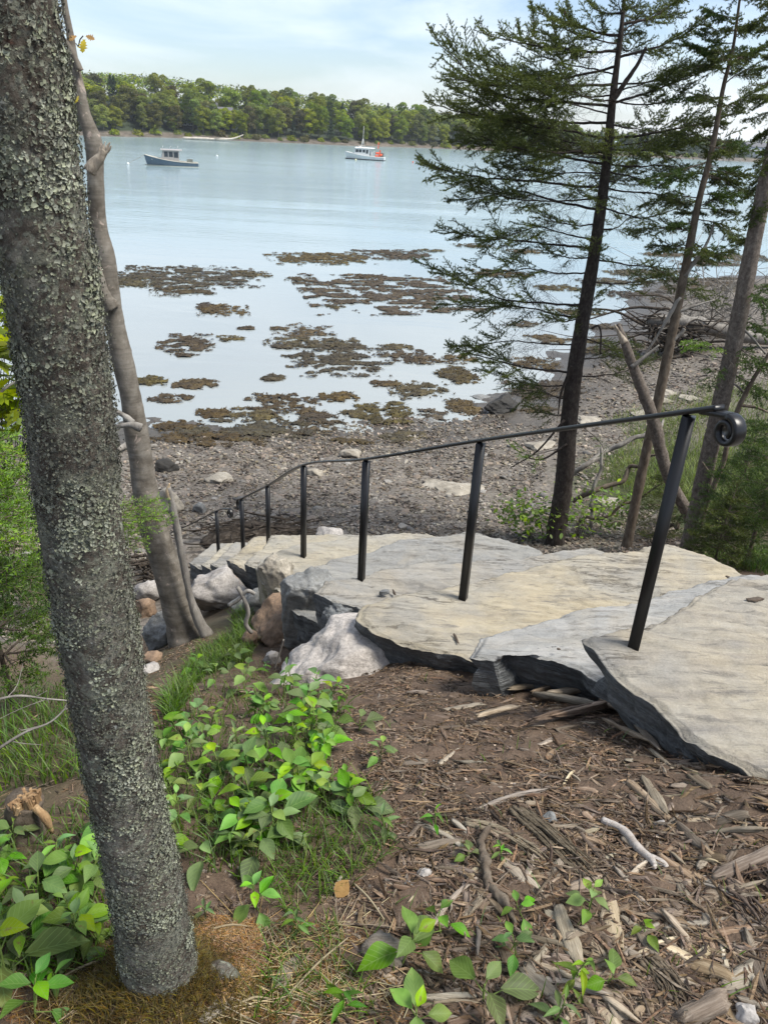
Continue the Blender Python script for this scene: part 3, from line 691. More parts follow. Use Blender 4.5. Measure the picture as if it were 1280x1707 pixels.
def slabtop(name, c0, c1, c2, c3, rz):
    """weathered bedding surface: long streaks, rusty and blue-grey veins"""
    mt, t, p = newmat(name); vec = coords(t, (1.1, 7, 7), rot=(0, 0, rz)); v0 = coords(t)
    c = ramp(t, noise(t, vec, 1.8, 10, .65, .7), [(.25, c0), (.42, c1), (.58, c2), (.78, c3)])
    c = mixc(t, ramp(t, noise(t, v0, 2.2, 5, .6), [(.42, (0, 0, 0)), (.66, (.6, .6, .6))]), c, (.24, .25, .255))
    c = mixc(t, ramp(t, noise(t, v0, 1.7, 6, .6, 1.5), [(.5, (0, 0, 0)), (.72, (.34, .34, .34))]), c, (.37, .30, .19))
    c = mixc(t, ramp(t, noise(t, coords(t, (2.5, 22, 22), rot=(0, 0, rz)), 1.6, 8, .65, .4), [(.55, (0, 0, 0)), (.66, (.75, .75, .75))]), c, (.12, .112, .10))
    c = mixc(t, .18, c, ramp(t, noise(t, v0, 130, 4, .7), [(.35, (.12, .112, .10)), (.6, (.42, .39, .34))]))
    t.links.new(c, p.inputs['Base Color']); p.inputs['Roughness'].default_value = .8; p.inputs['Specular IOR Level'].default_value = .25
    ck = nd(t, 'ShaderNodeMath', operation='ABSOLUTE'); cs_ = nd(t, 'ShaderNodeMath', operation='SUBTRACT'); cs_.inputs[1].default_value = .5
    t.links.new(noise(t, coords(t, (.35, 4.2, 4.2), rot=(0, 0, rz+.1)), 1.5, 7, .62, .15), cs_.inputs[0]); t.links.new(cs_.outputs[0], ck.inputs[0])
    crk = ramp(t, ck.outputs[0], [(0, (.50, .48, .46)), (.008, (.85, .84, .83)), (.016, (1, 1, 1))])
    crk = mixc(t, ramp(t, noise(t, v0, 1.9, 3, .5), [(.5, (0, 0, 0)), (.6, (1, 1, 1))]), (1, 1, 1), crk)
    t.links.new(mixc(t, 1.0, c, crk, 'MULTIPLY'), p.inputs['Base Color'])
    b = bump(t, p, crk, .6, .012); b = bump(t, p, noise(t, vec, 4, 9, .7, .5), .8, .026, b); bump(t, p, noise(t, v0, 75, 6, .75), .25, .004, b); return mt
ST = [slabtop('schist_top_%d' % k, *cc, rz) for k, (cc, rz) in enumerate([
    (((.17, .155, .14), (.29, .255, .20), (.36, .32, .245), (.42, .38, .315)), -.35), (((.19, .195, .195), (.31, .312, .302), (.39, .385, .37), (.34, .31, .25)), -.45),
    (((.21, .18, .135), (.34, .29, .20), (.43, .37, .255), (.39, .35, .285)), -.3), (((.16, .15, .14), (.25, .235, .205), (.32, .30, .26), (.29, .25, .19)), -.3),
    (((.13, .132, .13), (.215, .215, .205), (.27, .268, .25), (.31, .295, .26)), .4), (((.19, .17, .135), (.31, .28, .215), (.38, .345, .27), (.33, .285, .21)), -.2)])]
m_side = rockmat('broken_slate_edge', [(.3, (.075, .082, .086)), (.5, (.165, .176, .182)), (.7, (.27, .28, .28)), (.85, (.36, .36, .345))], 4, (1, 1, 7), 1, .035)
m_side_tan = rockmat('broken_tan_edge', [(.3, (.16, .15, .11)), (.5, (.30, .28, .20)), (.7, (.42, .39, .29))], 3, (1, 1, 3), .9, .03)
def slab(label, outline, ztop, thick, mt, seed, tilt=(0, 0), side=None, under=.10):
    P = np.array(outline, float); n = len(P); m_ = 420
    seg = np.linalg.norm(np.roll(P, -1, 0)-P, axis=1); cum = np.concatenate([[0], np.cumsum(seg)]); tt = np.linspace(0, cum[-1], m_, endpoint=False)
    PP = np.vstack([P, P[:1]]); B_ = np.stack([np.interp(tt, cum, PP[:, 0]), np.interp(tt, cum, PP[:, 1])], 1)
    c_ = B_.mean(0); q_ = np.concatenate([B_, np.full((m_, 1), seed)], 1)
    out = B_-c_; out /= np.linalg.norm(out, axis=1)[:, None]
    fo = np.random.default_rng(seed+700); bo = np.unique(np.cumsum(fo.integers(8, 44, size=80))); bo = np.concatenate([[0], bo[bo < m_-4]]); vo = .011*fo.normal(size=len(bo))
    B_ = B_+out*(np.interp(np.arange(m_), np.append(bo, m_), np.append(vo, vo[0]))+.006*fbm(q_*30, 3, seed+2))[:, None]
    NR = 84; rr_ = (np.linspace(0, 1, NR+1)[1:])**.75; rows = []
    for rr1 in rr_:
        b2 = c_+(B_-c_)*rr1; q2 = np.concatenate([b2, np.full((m_, 1), seed*3.1)], 1)
        zz = ztop+tilt[0]*(b2[:, 0]-c_[0])+tilt[1]*(b2[:, 1]-c_[1])
        cs, sn = math.cos(.35), math.sin(.35); al = np.stack([(q2[:, 0]*cs-q2[:, 1]*sn)*1.2, (q2[:, 0]*sn+q2[:, 1]*cs)*6, q2[:, 2]], 1)
        st = fbm(al*1.3, 4, seed+7, .55); st = np.floor(st*4.0)/4.0*.8+st*.2
        zz = zz+.017*st+.014*fbm(q2*1.6, 3, seed+3)+.0025*fbm(q2*30, 3, seed+4)
        if rr1 > .982: zz = zz-.006-.022*np.abs(fbm(q_*7, 3, seed+5))
        rows.append(np.concatenate([b2, zz[:, None]], 1))
    top = rows[-1]; side_rows = []; fr_ = np.random.default_rng(seed+900)
    sc_ = min(1.0, float(np.ptp(B_, axis=0).max())/2.6)
    def facet(amp):
        amp = amp*sc_
        bp = np.unique(np.concatenate([[0], np.cumsum(fr_.integers(4, 34, size=60))])); bp = bp[bp < m_-3]; vv = amp*fr_.normal(size=len(bp)); return np.interp(np.arange(m_), np.append(bp, m_), np.append(vv, vv[0]))
    lv = [facet(.004), facet(.022)+under*.22, facet(.034)+under*.55, facet(.04)+under]; fl = [0, .22+.1*fr_.random(), .55+.15*fr_.random(), 1]
    for k, f_ in enumerate(np.linspace(0, 1, 9)[1:]):
        kk = min(2, int(np.searchsorted(fl, f_, 'right'))-1) if f_ < 1 else 2; w_ = (f_-fl[kk])/(fl[kk+1]-fl[kk])
        ins = lv[kk]*(1-w_)+lv[kk+1]*w_+.014*fbm(np.concatenate([B_*16, np.full((m_, 1), f_*6+seed)], 1), 3, seed+9, .6)
        side_rows.append(np.concatenate([top[:, :2]-out*ins[:, None], (top[:, 2]-thick*f_*(1+.12*fbm(q_*3, 2, seed)))[:, None]], 1))
    V = np.vstack([np.array([[c_[0], c_[1], ztop]])]+rows+side_rows); mb = MB(); j = np.arange(m_); j2 = (j+1) % m_
    i0 = lambda k: 1+k*m_
    tf = [np.stack([np.zeros(m_, int), i0(0)+j, i0(0)+j2], 1)]; qf = [np.stack([i0(k)+j, i0(k+1)+j, i0(k+1)+j2, i0(k)+j2], 1) for k in range(NR-1)]
    sf = [np.stack([i0(k)+j, i0(k+1)+j, i0(k+1)+j2, i0(k)+j2], 1) for k in range(NR-1, NR+len(side_rows)-1)]
    mb.add(V, [tf[0]]+qf, 0); mb.F[(4, 1)] = sf
    L0 = (c_[0], c_[1], ztop-thick); o = mb.build('stone_step', [mt, side or m_side], loc=L0, smooth='top')
    return tag(o, label, 'stone step', 'stone slab steps down to the beach')
slab('topmost broad cream stone slab carrying the nearest railing post', [(.735, 2.345), (.86, 2.13), (1.04, 1.84), (1.19, 1.69), (1.6, 1.2), (2.7, 1.4), (2.8, 2.6), (2.3, 2.98), (1.68, 2.92), (1.53, 2.88), (1.25, 2.66), (.98, 2.46)], -1.66, .25, ST[0], 1, (.0, .0))
slab('pale blue-grey stone slab just below the topmost slab', [(.40, 2.68), (.50, 2.66), (.56, 2.74), (.83, 2.60), (1.1, 2.3), (2.4, 2.3), (2.7, 3.1), (2.3, 3.45), (1.82, 3.41), (1.22, 3.15), (.58, 2.90), (.46, 2.84)], -1.97, .24, ST[1], 2, (.02, .0))
slab('long cream stone slab holding the second railing post', [(-.12, 3.34), (-.03, 3.22), (.21, 3.09), (.40, 3.05), (.7, 2.75), (2.3, 2.75), (2.7, 3.4), (2.18, 3.93), (2.04, 4.20), (1.86, 4.33), (1.67, 4.29), (.83, 3.95), (.22, 3.62), (-.08, 3.45)], -2.29, .22, ST[2], 3)
slab('grey-tan stone slab with a dark blocky left end', [(-.43, 4.36), (-.34, 4.27), (-.16, 4.22), (.05, 4.0), (.3, 3.4), (1.9, 3.7), (2.1, 4.8), (1.62, 5.22), (1.02, 4.97), (.28, 4.78), (-.06, 4.62), (-.36, 4.47)], -2.80, .34, ST[3], 4)
slab('slate grey stone slab ending in a rough grey block', [(-.72, 4.95), (-.60, 4.72), (-.30, 4.52), (.1, 4.3), (1.4, 4.5), (1.35, 5.75), (.80, 6.02), (.32, 5.88), (-.42, 5.52), (-.64, 5.22)], -3.20, .46, ST[4], 5, (.03, .02))
slab('yellowish stone slab beyond the slate grey slab', [(-1.10, 5.88), (-1.0, 5.62), (-.72, 5.42), (-.3, 5.1), (.95, 5.4), (1.0, 6.5), (.42, 6.72), (-.22, 6.56), (-.74, 6.38), (-1.02, 6.12)], -3.57, .50, ST[5], 6, (0, 0), m_side_tan)
for k, (cx, cyy, zt) in enumerate([(-.45, 7.0, -4.08), (-.85, 7.95, -4.64), (-1.25, 8.75, -5.18), (-1.55, 9.5, -5.65), (-1.95, 10.3, -6.12)]):
    slab(['low cream step partly hidden below the yellowish slab', 'cream step at the fifth railing post', 'lower step at the curled end of the upper rail', 'lower step before the second handrail', 'lowest step at the beach under the second handrail'][k],
         [(cx-.95, cyy-.2), (cx-.4, cyy-.55), (cx+.8, cyy-.5), (cx+1.05, cyy+.2), (cx+.3, cyy+.55), (cx-.75, cyy+.42)], zt, .42, ST[(5, 2, 3, 5, 3)[k]], 20+k)
m_pinkw = rockmat('pinkish_white_granite', [(.3, (.20, .18, .165)), (.46, (.38, .355, .33)), (.62, (.50, .47, .44)), (.8, (.44, .33, .25))], 2.4, spots=((.46, .30, .19), 2.5))
m_rust = rockmat('rusty_brown_stone', [(.3, (.12, .085, .06)), (.5, (.26, .175, .115)), (.7, (.36, .25, .165)), (.85, (.34, .29, .25))], 3, spots=((.30, .27, .25), 4))
m_grey = rockmat('grey_stone', [(.3, (.11, .115, .115)), (.5, (.22, .225, .22)), (.7, (.33, .33, .315)), (.85, (.42, .40, .36))], 2.6, (1, 1, 2.5))
m_dark = rockmat('dark_wet_stone', [(.3, (.018, .018, .017)), (.6, (.045, .043, .04)), (.8, (.09, .085, .075))], 3)
m_tan = rockmat('tan_stone', [(.3, (.20, .175, .14)), (.5, (.36, .325, .265)), (.75, (.50, .46, .39))], 3)
m_pale = rockmat('pale_pinkish_rock', [(.3, (.30, .27, .245)), (.48, (.48, .44, .40)), (.64, (.58, .53, .48)), (.82, (.50, .41, .34))], 2.0, (1, 2.5, 2.5), .8, .03)
def boulder(label, px, py, w, h, mt, seed, depth=None, rot=0.0, tilt=0, sink=.25, cuts=10, yd=None, rough=.06, name='boulder', flat=.62):
    """a rock whose outline fills about w x h pixels round (px, py); stands on the ground below it"""
    b_ = G(px, py+h*.35) if yd is None else PY(px, py+h*.35, yd); dist_ = b_ @ FWD; sx_ = w/2*dist_/FPX; sz_ = h/2*dist_/FPX*1.08
    c_ = PY(px, py, b_[1]+sx_*.35); mb = MB(); rock_mesh(mb, c_, (sx_*1.1, (depth or sx_*.9), sz_*1.15), rot_axis(0, tilt, rot), seed, 5 if w > 60 else 4, cuts, rough, flat=flat)
    Vb = mb.V[0]; dz_ = Vb[:, 2]-c_[2]; gap = Vb[:, 2].min()-(T1(c_[0], c_[1])-.04)
    if gap > 0: Vb[:, 2] = np.where(dz_ < 0, c_[2]+dz_*(1+gap/abs(dz_.min())), Vb[:, 2])
    return tag(mb.build(name, mt, loc=(c_[0], c_[1], c_[2]-sz_)), label, 'rock')
boulder('large pinkish white boulder right of the leaning maple', 368, 985, 116, 84, m_pinkw, 31, rot=.3, tilt=.3)
boulder('rounded rusty brown boulder beside the stone steps', 472, 1044, 112, 84, m_rust, 32, tilt=-.3)
boulder('small orange grey stone wedged above the rusty boulder', 451, 992, 40, 50, m_rust, 33)
boulder('dark grey stone wedged between white boulder and steps', 430, 1004, 36, 56, m_grey, 34, tilt=.6)
boulder('dark split stone under the right side of the white boulder', 404, 1008, 46, 36, m_grey, 35)
boulder('grey white speckled boulder tucked behind the maple foot', 266, 1056, 62, 68, m_grey, 36)
boulder('flat topped pale stone left of the maple trunk', 250, 986, 46, 40, m_pinkw, 37)
boulder('brownish stone under the pale stone by the maple', 243, 1015, 42, 36, m_rust, 38)
boulder('low brown stone at the left foot of the maple', 254, 1098, 40, 26, m_rust, 39)
boulder('pale flat stone in the soil below the maple foot', 250, 1118, 46, 14, m_pinkw, 40)
boulder('white stone in the grass near the lichen covered trunk', 117, 1160, 14, 22, m_pinkw, 41)
boulder('white boulder rising behind the yellowish slab', 548, 893, 44, 26, m_pinkw, 42, yd=8.6)
boulder('reddish stone at the right end of the grey slab', 815, 918, 36, 20, m_rust, 43, yd=6.3)
boulder('black seaweed covered boulder at the water edge by the spruce', 838, 676, 62, 30, m_dark, 44)
boulder('pale tan stone on the shore behind the railing', 585, 757, 34, 16, m_tan, 45)
boulder('small flat tan stone on shingle below the railing', 525, 789, 28, 12, m_tan, 46)
boulder('long pale flat slab of rock lying on the shingle', 368, 798, 52, 14, m_tan, 47, depth=.35, cuts=14)
boulder('dark pointed rock with a pale top edge near the maple', 277, 777, 46, 26, m_dark, 48, tilt=.35, cuts=14)
boulder('grey round stone among the shingle left of the railing', 334, 848, 24, 18, m_grey, 49)
boulder('tan boulder behind the maple trunk on the shingle', 286, 838, 44, 40, m_tan, 50)
boulder('dark flat boulder far out on the right hand beach', 1266, 560, 60, 18, m_dark, 51)
boulder('grey pebble sized stone lying on the wood mulch', 916, 1363, 22, 17, m_grey, 53)
boulder('speckled pale stone on the soil left of the mulch', 708, 1457, 22, 15, m_pinkw, 54)
boulder('dark grey stone beside the speckled pale stone', 682, 1475, 15, 13, m_grey, 55)
boulder('tan stone among the mulch near the right edge', 1224, 1427, 28, 24, m_tan, 56)
boulder('whitish stone in the bottom right corner', 1243, 1690, 42, 36, m_pinkw, 57)
boulder('tan stone at the upper right of the mulch', 1268, 1330, 36, 24, m_tan, 58)
boulder('small white stone on the mulch near the white stick', 1100, 1375, 20, 16, m_pinkw, 59)
for k, (px, py, w, h) in enumerate([(765, 818, 130, 20), (720, 700, 40, 8), (1112, 655, 50, 9), (1105, 668, 60, 9), (1150, 664, 50, 8), (800, 662, 40, 8), (900, 745, 60, 14), (1010, 838, 60, 14), (985, 700, 70, 10), (1085, 690, 60, 8)]):
    boulder(['broad flat tan ledge rock on the shingle by the second post', 'low ledge at the water edge', 'flat tan ledge on the right hand beach', 'second flat tan ledge on the right hand beach', 'thin flat ledge under the right trunks', 'thin flat rock near the black boulder', 'flat rock behind the spruce trunk', 'flat ledge beside the dead branches', 'long flat ledge between spruce and snag', 'flat ledge behind the thin trunk'][k], px, py, w, h, m_tan if k not in (1, 5) else m_grey, 70+k, cuts=16, name='ledge_rock', flat=.5)
boulder('rough grey block forming the left end of the slate grey slab', 522, 990, 96, 92, m_grey, 62, yd=4.78, rot=.4, tilt=.35, cuts=14, rough=.08)
boulder('tan angular block under the left end of the yellowish slab', 462, 952, 70, 54, m_tan, 63, yd=5.62, rot=.2, tilt=.15, cuts=14)
boulder('dark slate block under the left end of the grey tan slab', 566, 1018, 74, 40, m_side, 64, yd=4.22, cuts=14, rough=.08)
boulder('small pinkish stone between the rusty boulder and the pale rock', 452, 1098, 30, 24, m_pinkw, 65)
boulder('brownish grey stone at the edge of the grass beside the rusty boulder', 418, 1068, 30, 30, m_rust, 66)
# the big pale rock that the steps rest on, one face sloping into the soil
mb = MB(); c_ = PY(604, 1118, 3.22)
rock_mesh(mb, c_+(.03, .06, -.13), (.60, .44, .28), rot_axis(.2, .18, .25), 61, 5, 12, .05, flat=.62)
tag(mb.build('boulder', m_pale, loc=tuple(c_)), 'large pale pinkish rock sloping into the soil under the steps', 'rock')

def on_slab(name, label, cat, px, py, zt, L_, w, h, rz_, mt, seed):
    c_ = PZ(px, py, zt); mb = MB(); rock_mesh(mb, c_+(0, 0, h*.3), (L_, w, h), rot_axis(0, 0, rz_), seed, 3, 12, .06, flat=.5); tag(mb.build(name, mt, loc=c_), label, cat)
m_bark_bit = rockmat('bark_bit', [(.3, (.05, .035, .025)), (.6, (.12, .09, .065)), (.8, (.20, .16, .12))], 12)
on_slab('stone_chip', 'dark triangular stone chip standing at the joint of two slabs', 'stone', 638, 990, -2.80, .05, .03, .03, .5, m_side, 1)
on_slab('bark_flake', 'dark bark flake on the grey tan slab near the third post', 'bark', 657, 988, -2.80, .012, .05, .012, .4, m_bark_bit, 2)
on_slab('bark_flake', 'brown bark flake on the topmost slab close to the right edge', 'bark', 1258, 1000, -1.66, .055, .016, .012, .25, m_bark_bit, 3)
on_slab('bark_flake', 'small dark bark flake at the rounded far end of the cream slab', 'bark', 1212, 963, -2.29, .03, .010, .010, -.9, m_bark_bit, 4)
on_slab('bark_flake', 'tiny bark crumb on the pale blue-grey slab', 'bark', 930, 1083, -1.97, .012, .007, .006, 0, m_bark_bit, 5)
on_slab('bark_flake', 'thin dark twig bit on the cream slab left of the second post', 'bark', 760, 1064, -2.29, .008, .055, .008, .25, m_bark_bit, 6)
# ------------------------------------------------------------------ beach stones
m_beach = [rockmat('beach_stone_%d' % k, [(.3, tuple(v*.62 for v in c)), (.5, c), (.75, tuple(min(1, v*1.35) for v in c))], 4, (1, 1, 3), .4, .01) for k, c in enumerate([(.20, .188, .17), (.29, .275, .25), (.14, .134, .126), (.24, .195, .155)])]
sp_ = []
for k in range(9):
    mb = MB(); rr_ = np.random.default_rng(300+k); rock_mesh(mb, (0, 0, 0), (1, .62+.3*rr_.random(), .28+.22*rr_.random()), np.eye(3), 400+k, 2, 9, .05, flat=.5)
    sp_.append(mb.data('beach_stone', m_beach[k % 4], k % 2 == 0))
BEACHPOLY = [(205, 775), (230, 735), (330, 728), (480, 735), (700, 725), (840, 705), (905, 710), (915, 880), (850, 905), (780, 895), (520, 890), (420, 870), (300, 900), (225, 950), (200, 900)]
def beach_pts(n, seed):
    a = sample_poly(BEACHPOLY, int(n*.8), seed); b = sample_poly([(960, 760), (1060, 600), (1250, 590), (1180, 700), (1040, 800), (960, 860)], int(n*.12), seed+1)
    c = sample_poly([(0, 880), (60, 880), (110, 1000), (100, 1090), (0, 1060)], int(n*.08), seed+2); return np.vstack([a, b, c])
r = np.random.default_rng(8)
for k, p_ in enumerate(beach_pts(290, 900)):
    o = bpy.data.objects.new('beach_stone', sp_[r.integers(9)]); COL.objects.link(o); s_ = .045+.10*r.random()**2.2; o.scale = (s_, s_, s_)
    o.location = (p_[0], p_[1], p_[2]+s_*.12); o.rotation_euler = (r.normal()*.18, r.normal()*.18, r.random()*6.28)
    tag(o, 'flat grey stone lying among the shingle of the beach', 'stone', 'larger stones on the shingle beach')
m_peb = mat('shingle', [(.3, (.075, .060, .046)), (.5, (.15, .127, .102)), (.72, (.28, .25, .21))], 1.7, rough=.85, bs=.4, bscale=40, island=(.025, .4, .75))
pts = np.vstack([beach_pts(27000, 950), sample_poly([(420, 725), (700, 690), (800, 680), (850, 700), (700, 745), (440, 770)], 4500, 955), sample_poly([(900, 720), (1000, 600), (1140, 530), (1280, 540), (1280, 640), (1180, 690), (1060, 740), (960, 860)], 5000, 957), sample_poly([(850, 925), (870, 880), (980, 850), (1120, 840), (1140, 915), (1000, 925)], 4000, 958), sample_poly([(0, 600), (60, 620), (90, 900), (0, 900)], 2500, 959)]); n = len(pts); s_ = ((.009+.036*r.random(n)**3)*(1+np.clip(pts[:, 1]-16, 0, 30)/16))[:, None, None]
C8 = np.array([[-1, -1, -1], [1, -1, -1], [1, 1, -1], [-1, 1, -1], [-1, -1, 1], [1, -1, 1], [1, 1, 1], [-1, 1, 1]])*.8
V = C8[None]*(1, .72, .36)+r.normal(size=(n, 8, 3))*(.30, .24, .12); a = r.random(n)*6.283; ti = r.normal(size=n)*.25
V[..., 2] += V[..., 0]*ti[:, None]; ca_, sa_ = np.cos(a)[:, None], np.sin(a)[:, None]
V = np.stack([V[..., 0]*ca_-V[..., 1]*sa_, V[..., 0]*sa_+V[..., 1]*ca_, V[..., 2]+.25], -1)*s_+pts[:, None]
Fb = np.array([[0, 3, 2, 1], [4, 5, 6, 7], [0, 1, 5, 4], [1, 2, 6, 5], [2, 3, 7, 6], [3, 0, 4, 7]])
mb = MB(); mb.add(V.reshape(-1, 3), (np.arange(n)[:, None, None]*8+Fb[None]).reshape(-1, 4)); tag(mb.build('shingle_pebbles', m_peb, smooth=False), 'grey shingle pebbles covering the beach', 'pebbles', kind='stuff')

# ------------------------------------------------------------------ handrails
m_iron, t, p = newmat('black_painted_iron'); p.inputs['Base Color'].default_value = (.012, .012, .013, 1); p.inputs['Roughness'].default_value = .32; p.inputs['Specular IOR Level'].default_value = .35
bump(t, p, noise(t, coords(t), 60, 4), .06, .003)
def bar(mb, P, w, th, n=None):
    """flat bar swept along P, width w across the vertical plane of travel, thickness th"""
    P = np.asarray(P, float)
    if n: P = spline(P, n)
    T_ = np.gradient(P, axis=0); T_ /= np.linalg.norm(T_, axis=1)[:, None]; h_ = P[-1]-P[0]; h_[2] = 0
    side = np.cross(h_/np.linalg.norm(h_), [0, 0, 1.0]); N = np.cross(side, T_); k = len(P)
    pr_ = [(-.5, .5), (-.35, .72), (.35, .72), (.5, .5), (.5, -.5), (-.5, -.5)]
    V = np.stack([P+side*w*a+N*th*b for a, b in pr_], 1).reshape(-1, 3); s_ = 6
    i = np.arange(k-1)[:, None]*s_; j = np.arange(s_)[None]; j2 = (j+1) % s_
    mb.add(V, [np.stack([i+j, i+j2, i+s_+j2, i+s_+j], -1).reshape(-1, 4), np.array([[0, 2, 1], [0, 3, 2], [0, 4, 3], [0, 5, 4]])[:, ::-1], np.array([[0, 1, 2], [0, 2, 3], [0, 3, 4], [0, 4, 5]])+(k-1)*s_])
def scroll(p0, dirh, r0, turns, slope=0, n=60):
    """points of a curl that leaves p0 along dirh (horizontal unit) and rolls down and under"""
    a = np.linspace(0, turns*2*np.pi, n); rr_ = r0*(1-.62*a/a[-1]); pts = []; c_ = np.array(p0)-np.array([0, 0, r0])
    for an, q_ in zip(a, rr_): pts.append(c_+np.array(dirh)*math.sin(an)*q_+np.array([0, 0, math.cos(an)*q_]))
    return np.array(pts)
POSTS = [(.93, 2.31, -1.66), (.46, 3.60, -2.29), (-.13, 4.54, -2.82), (-.71, 6.11, -3.57), (-1.33, 7.92, -4.64), (-1.78, 8.64, -5.18)]
o = thing('handrail', 'long black iron handrail with a curled upper end along the steps', 'handrail', POSTS[0])
for k, b_ in enumerate(POSTS):
    mb = MB(); b_ = np.array(b_); R = rotz(-.42); box(mb, b_+(0, 0, .40), (.040, .040, .98), R=R); pp = mb.build('post', m_iron, o)
tops = [np.array(b_)+(0, 0, .905) for b_ in POSTS]
dirn = np.array([.36, -.933, 0.0]); up = tops[0]+dirn*.17+(0, 0, .045)
main = spline([up, tops[0]+dirn*.06+(0, 0, .022)]+tops, 90)
mb = MB(); bar(mb, main, .042, .014); rail_o = mb.build('rail', m_iron, o)
sc = scroll(up, dirn, .045, 1.35); mb = MB(); bar(mb, np.vstack([sc[::-1], main[:2]]), .042, .013); mb.build('scroll', m_iron, rail_o)
e = tops[-1]; dr = np.array([-.53, .848, 0]); mb = MB(); bar(mb, [e, e+dr*.10-(0, 0, .05), e+dr*.14-(0, 0, .12), e+dr*.11-(0, 0, .19)], .042, .014, 14); mb.build('curled_end', m_iron, rail_o)
A, B_, C_ = PY(383, 848, 9.75), PY(300, 882, 11.4), PY(150, 944, 13.6)
o = thing('handrail', 'second lower black handrail with a small curl near the beach', 'handrail', (-2.5, 10.1, -6.12))
dl = (A-B_); dl[2] = 0; dl /= np.linalg.norm(dl); st_ = PY(361, 852, 10.1)
pts = spline([A, st_, B_, C_], 40); mb = MB(); bar(mb, pts, .042, .014); rail_o = mb.build('rail', m_iron, o)
sc = scroll(A, dl, .075, 1.3); mb = MB(); bar(mb, np.vstack([sc[::-1], pts[:2]]), .042, .013); mb.build('scroll', m_iron, rail_o)
for q_ in (st_, B_+(C_-B_)*.45):
    mb = MB(); box(mb, q_-(0, 0, .5), (.038, .038, 1.0), R=rotz(-.5)); mb.build('post', m_iron, o)
# ------------------------------------------------------------------ bark materials
def barkmat(name, c, lich=None, band=0, sc=9, bs=.8, bd=.01, stretch=(1, 1, .45), lsc=22, lthr=.56):
    mt, t, p = newmat(name); vec = coords(t, stretch); v0 = coords(t)
    col = ramp(t, noise(t, vec, sc, 10, .65, .4), c)
    if band: col = mixc(t, ramp(t, noise(t, coords(t, (1, 1, 9)), 5, 6, .6), [(.45, (0, 0, 0)), (.62, (band,)*3)]), col, tuple(v*.55 for v in c[0][1]))
    for k, (lc, sz_, thr) in enumerate(lich or []):
        col = mixc(t, ramp(t, noise(t, v0, sz_, 8, .7, .8), [(thr, (0, 0, 0)), (thr+.05, (1, 1, 1))]), col, lc)
    t.links.new(col, p.inputs['Base Color']); p.inputs['Roughness'].default_value = .95; p.inputs['Specular IOR Level'].default_value = .15
    b = bump(t, p, noise(t, vec, sc*3, 10, .7, .3), bs, bd); bump(t, p, noise(t, v0, 150, 6, .7), .5, .004, b); return mt
b_hero = barkmat('lichened_spruce_bark', [(.3, (.045, .036, .028)), (.5, (.10, .085, .070)), (.7, (.17, .15, .125))], [((.21, .20, .17), 5, .52), ((.17, .17, .135), 12, .52), ((.20, .205, .165), 34, .53), ((.10, .10, .085), 70, .54), ((.36, .39, .29), 52, .585), ((.46, .47, .42), 100, .62), ((.10, .055, .04), 14, .68)], sc=26, stretch=(1, 1, .8), bs=1, bd=.012)
b_maple = barkmat('maple_bark', [(.3, (.080, .068, .054)), (.5, (.155, .138, .115)), (.7, (.24, .22, .19))], [((.34, .28, .24), 7, .60), ((.34, .35, .27), 30, .70)], band=.3, sc=8, stretch=(1, 1, .9), bs=.7, bd=.006)
b_spruce = barkmat('spruce_bark', [(.3, (.018, .014, .012)), (.5, (.045, .037, .032)), (.75, (.09, .078, .068))], [((.13, .13, .115), 30, .66)], sc=20, stretch=(1, 1, .6))
b_grey = barkmat('grey_lichen_bark', [(.3, (.055, .045, .037)), (.5, (.12, .10, .085)), (.7, (.20, .175, .15))], [((.28, .27, .24), 40, .62), ((.16, .075, .04), 4, .70)], sc=22, stretch=(1, 1, .8))
b_brown = barkmat('thin_brown_bark', [(.3, (.055, .042, .032)), (.5, (.12, .095, .072)), (.7, (.19, .16, .125))], [((.24, .23, .19), 30, .66)], sc=15)
b_dead = barkmat('dead_grey_wood', [(.3, (.10, .09, .08)), (.5, (.20, .185, .165)), (.7, (.33, .31, .28))], sc=12, stretch=(1, 1, .3))
b_darkroot = barkmat('dark_rotten_wood', [(.3, (.014, .011, .009)), (.5, (.045, .036, .028)), (.72, (.12, .10, .08))], sc=10)
m_twig = mat('twig_bark', [(.3, (.035, .027, .022)), (.7, (.10, .08, .065))], 12, bs=.4)
m_pale_wood = mat('fresh_broken_wood', [(.3, (.34, .25, .15)), (.7, (.58, .47, .32))], 12, (1, 1, .2), bs=.5)
def needlemat(name, c, isl=(.015, .25, .4)): return mat(name, c, 3, bs=0, rough=.55, island=isl, transl=.22, spec=.35)
nd_dark = needlemat('spruce_needles', [(.3, (.040, .056, .012)), (.5, (.080, .105, .020)), (.7, (.13, .16, .03))])
nd_olive = needlemat('spruce_needles_olive', [(.3, (.060, .080, .016)), (.5, (.115, .145, .027)), (.7, (.18, .21, .042))])
nd_new = needlemat('young_spruce_needles', [(.3, (.075, .15, .018)), (.5, (.15, .26, .028)), (.7, (.24, .36, .045))])
nd_mid = needlemat('mid_spruce_needles', [(.3, (.035, .07, .014)), (.5, (.07, .12, .02)), (.7, (.13, .19, .03))])

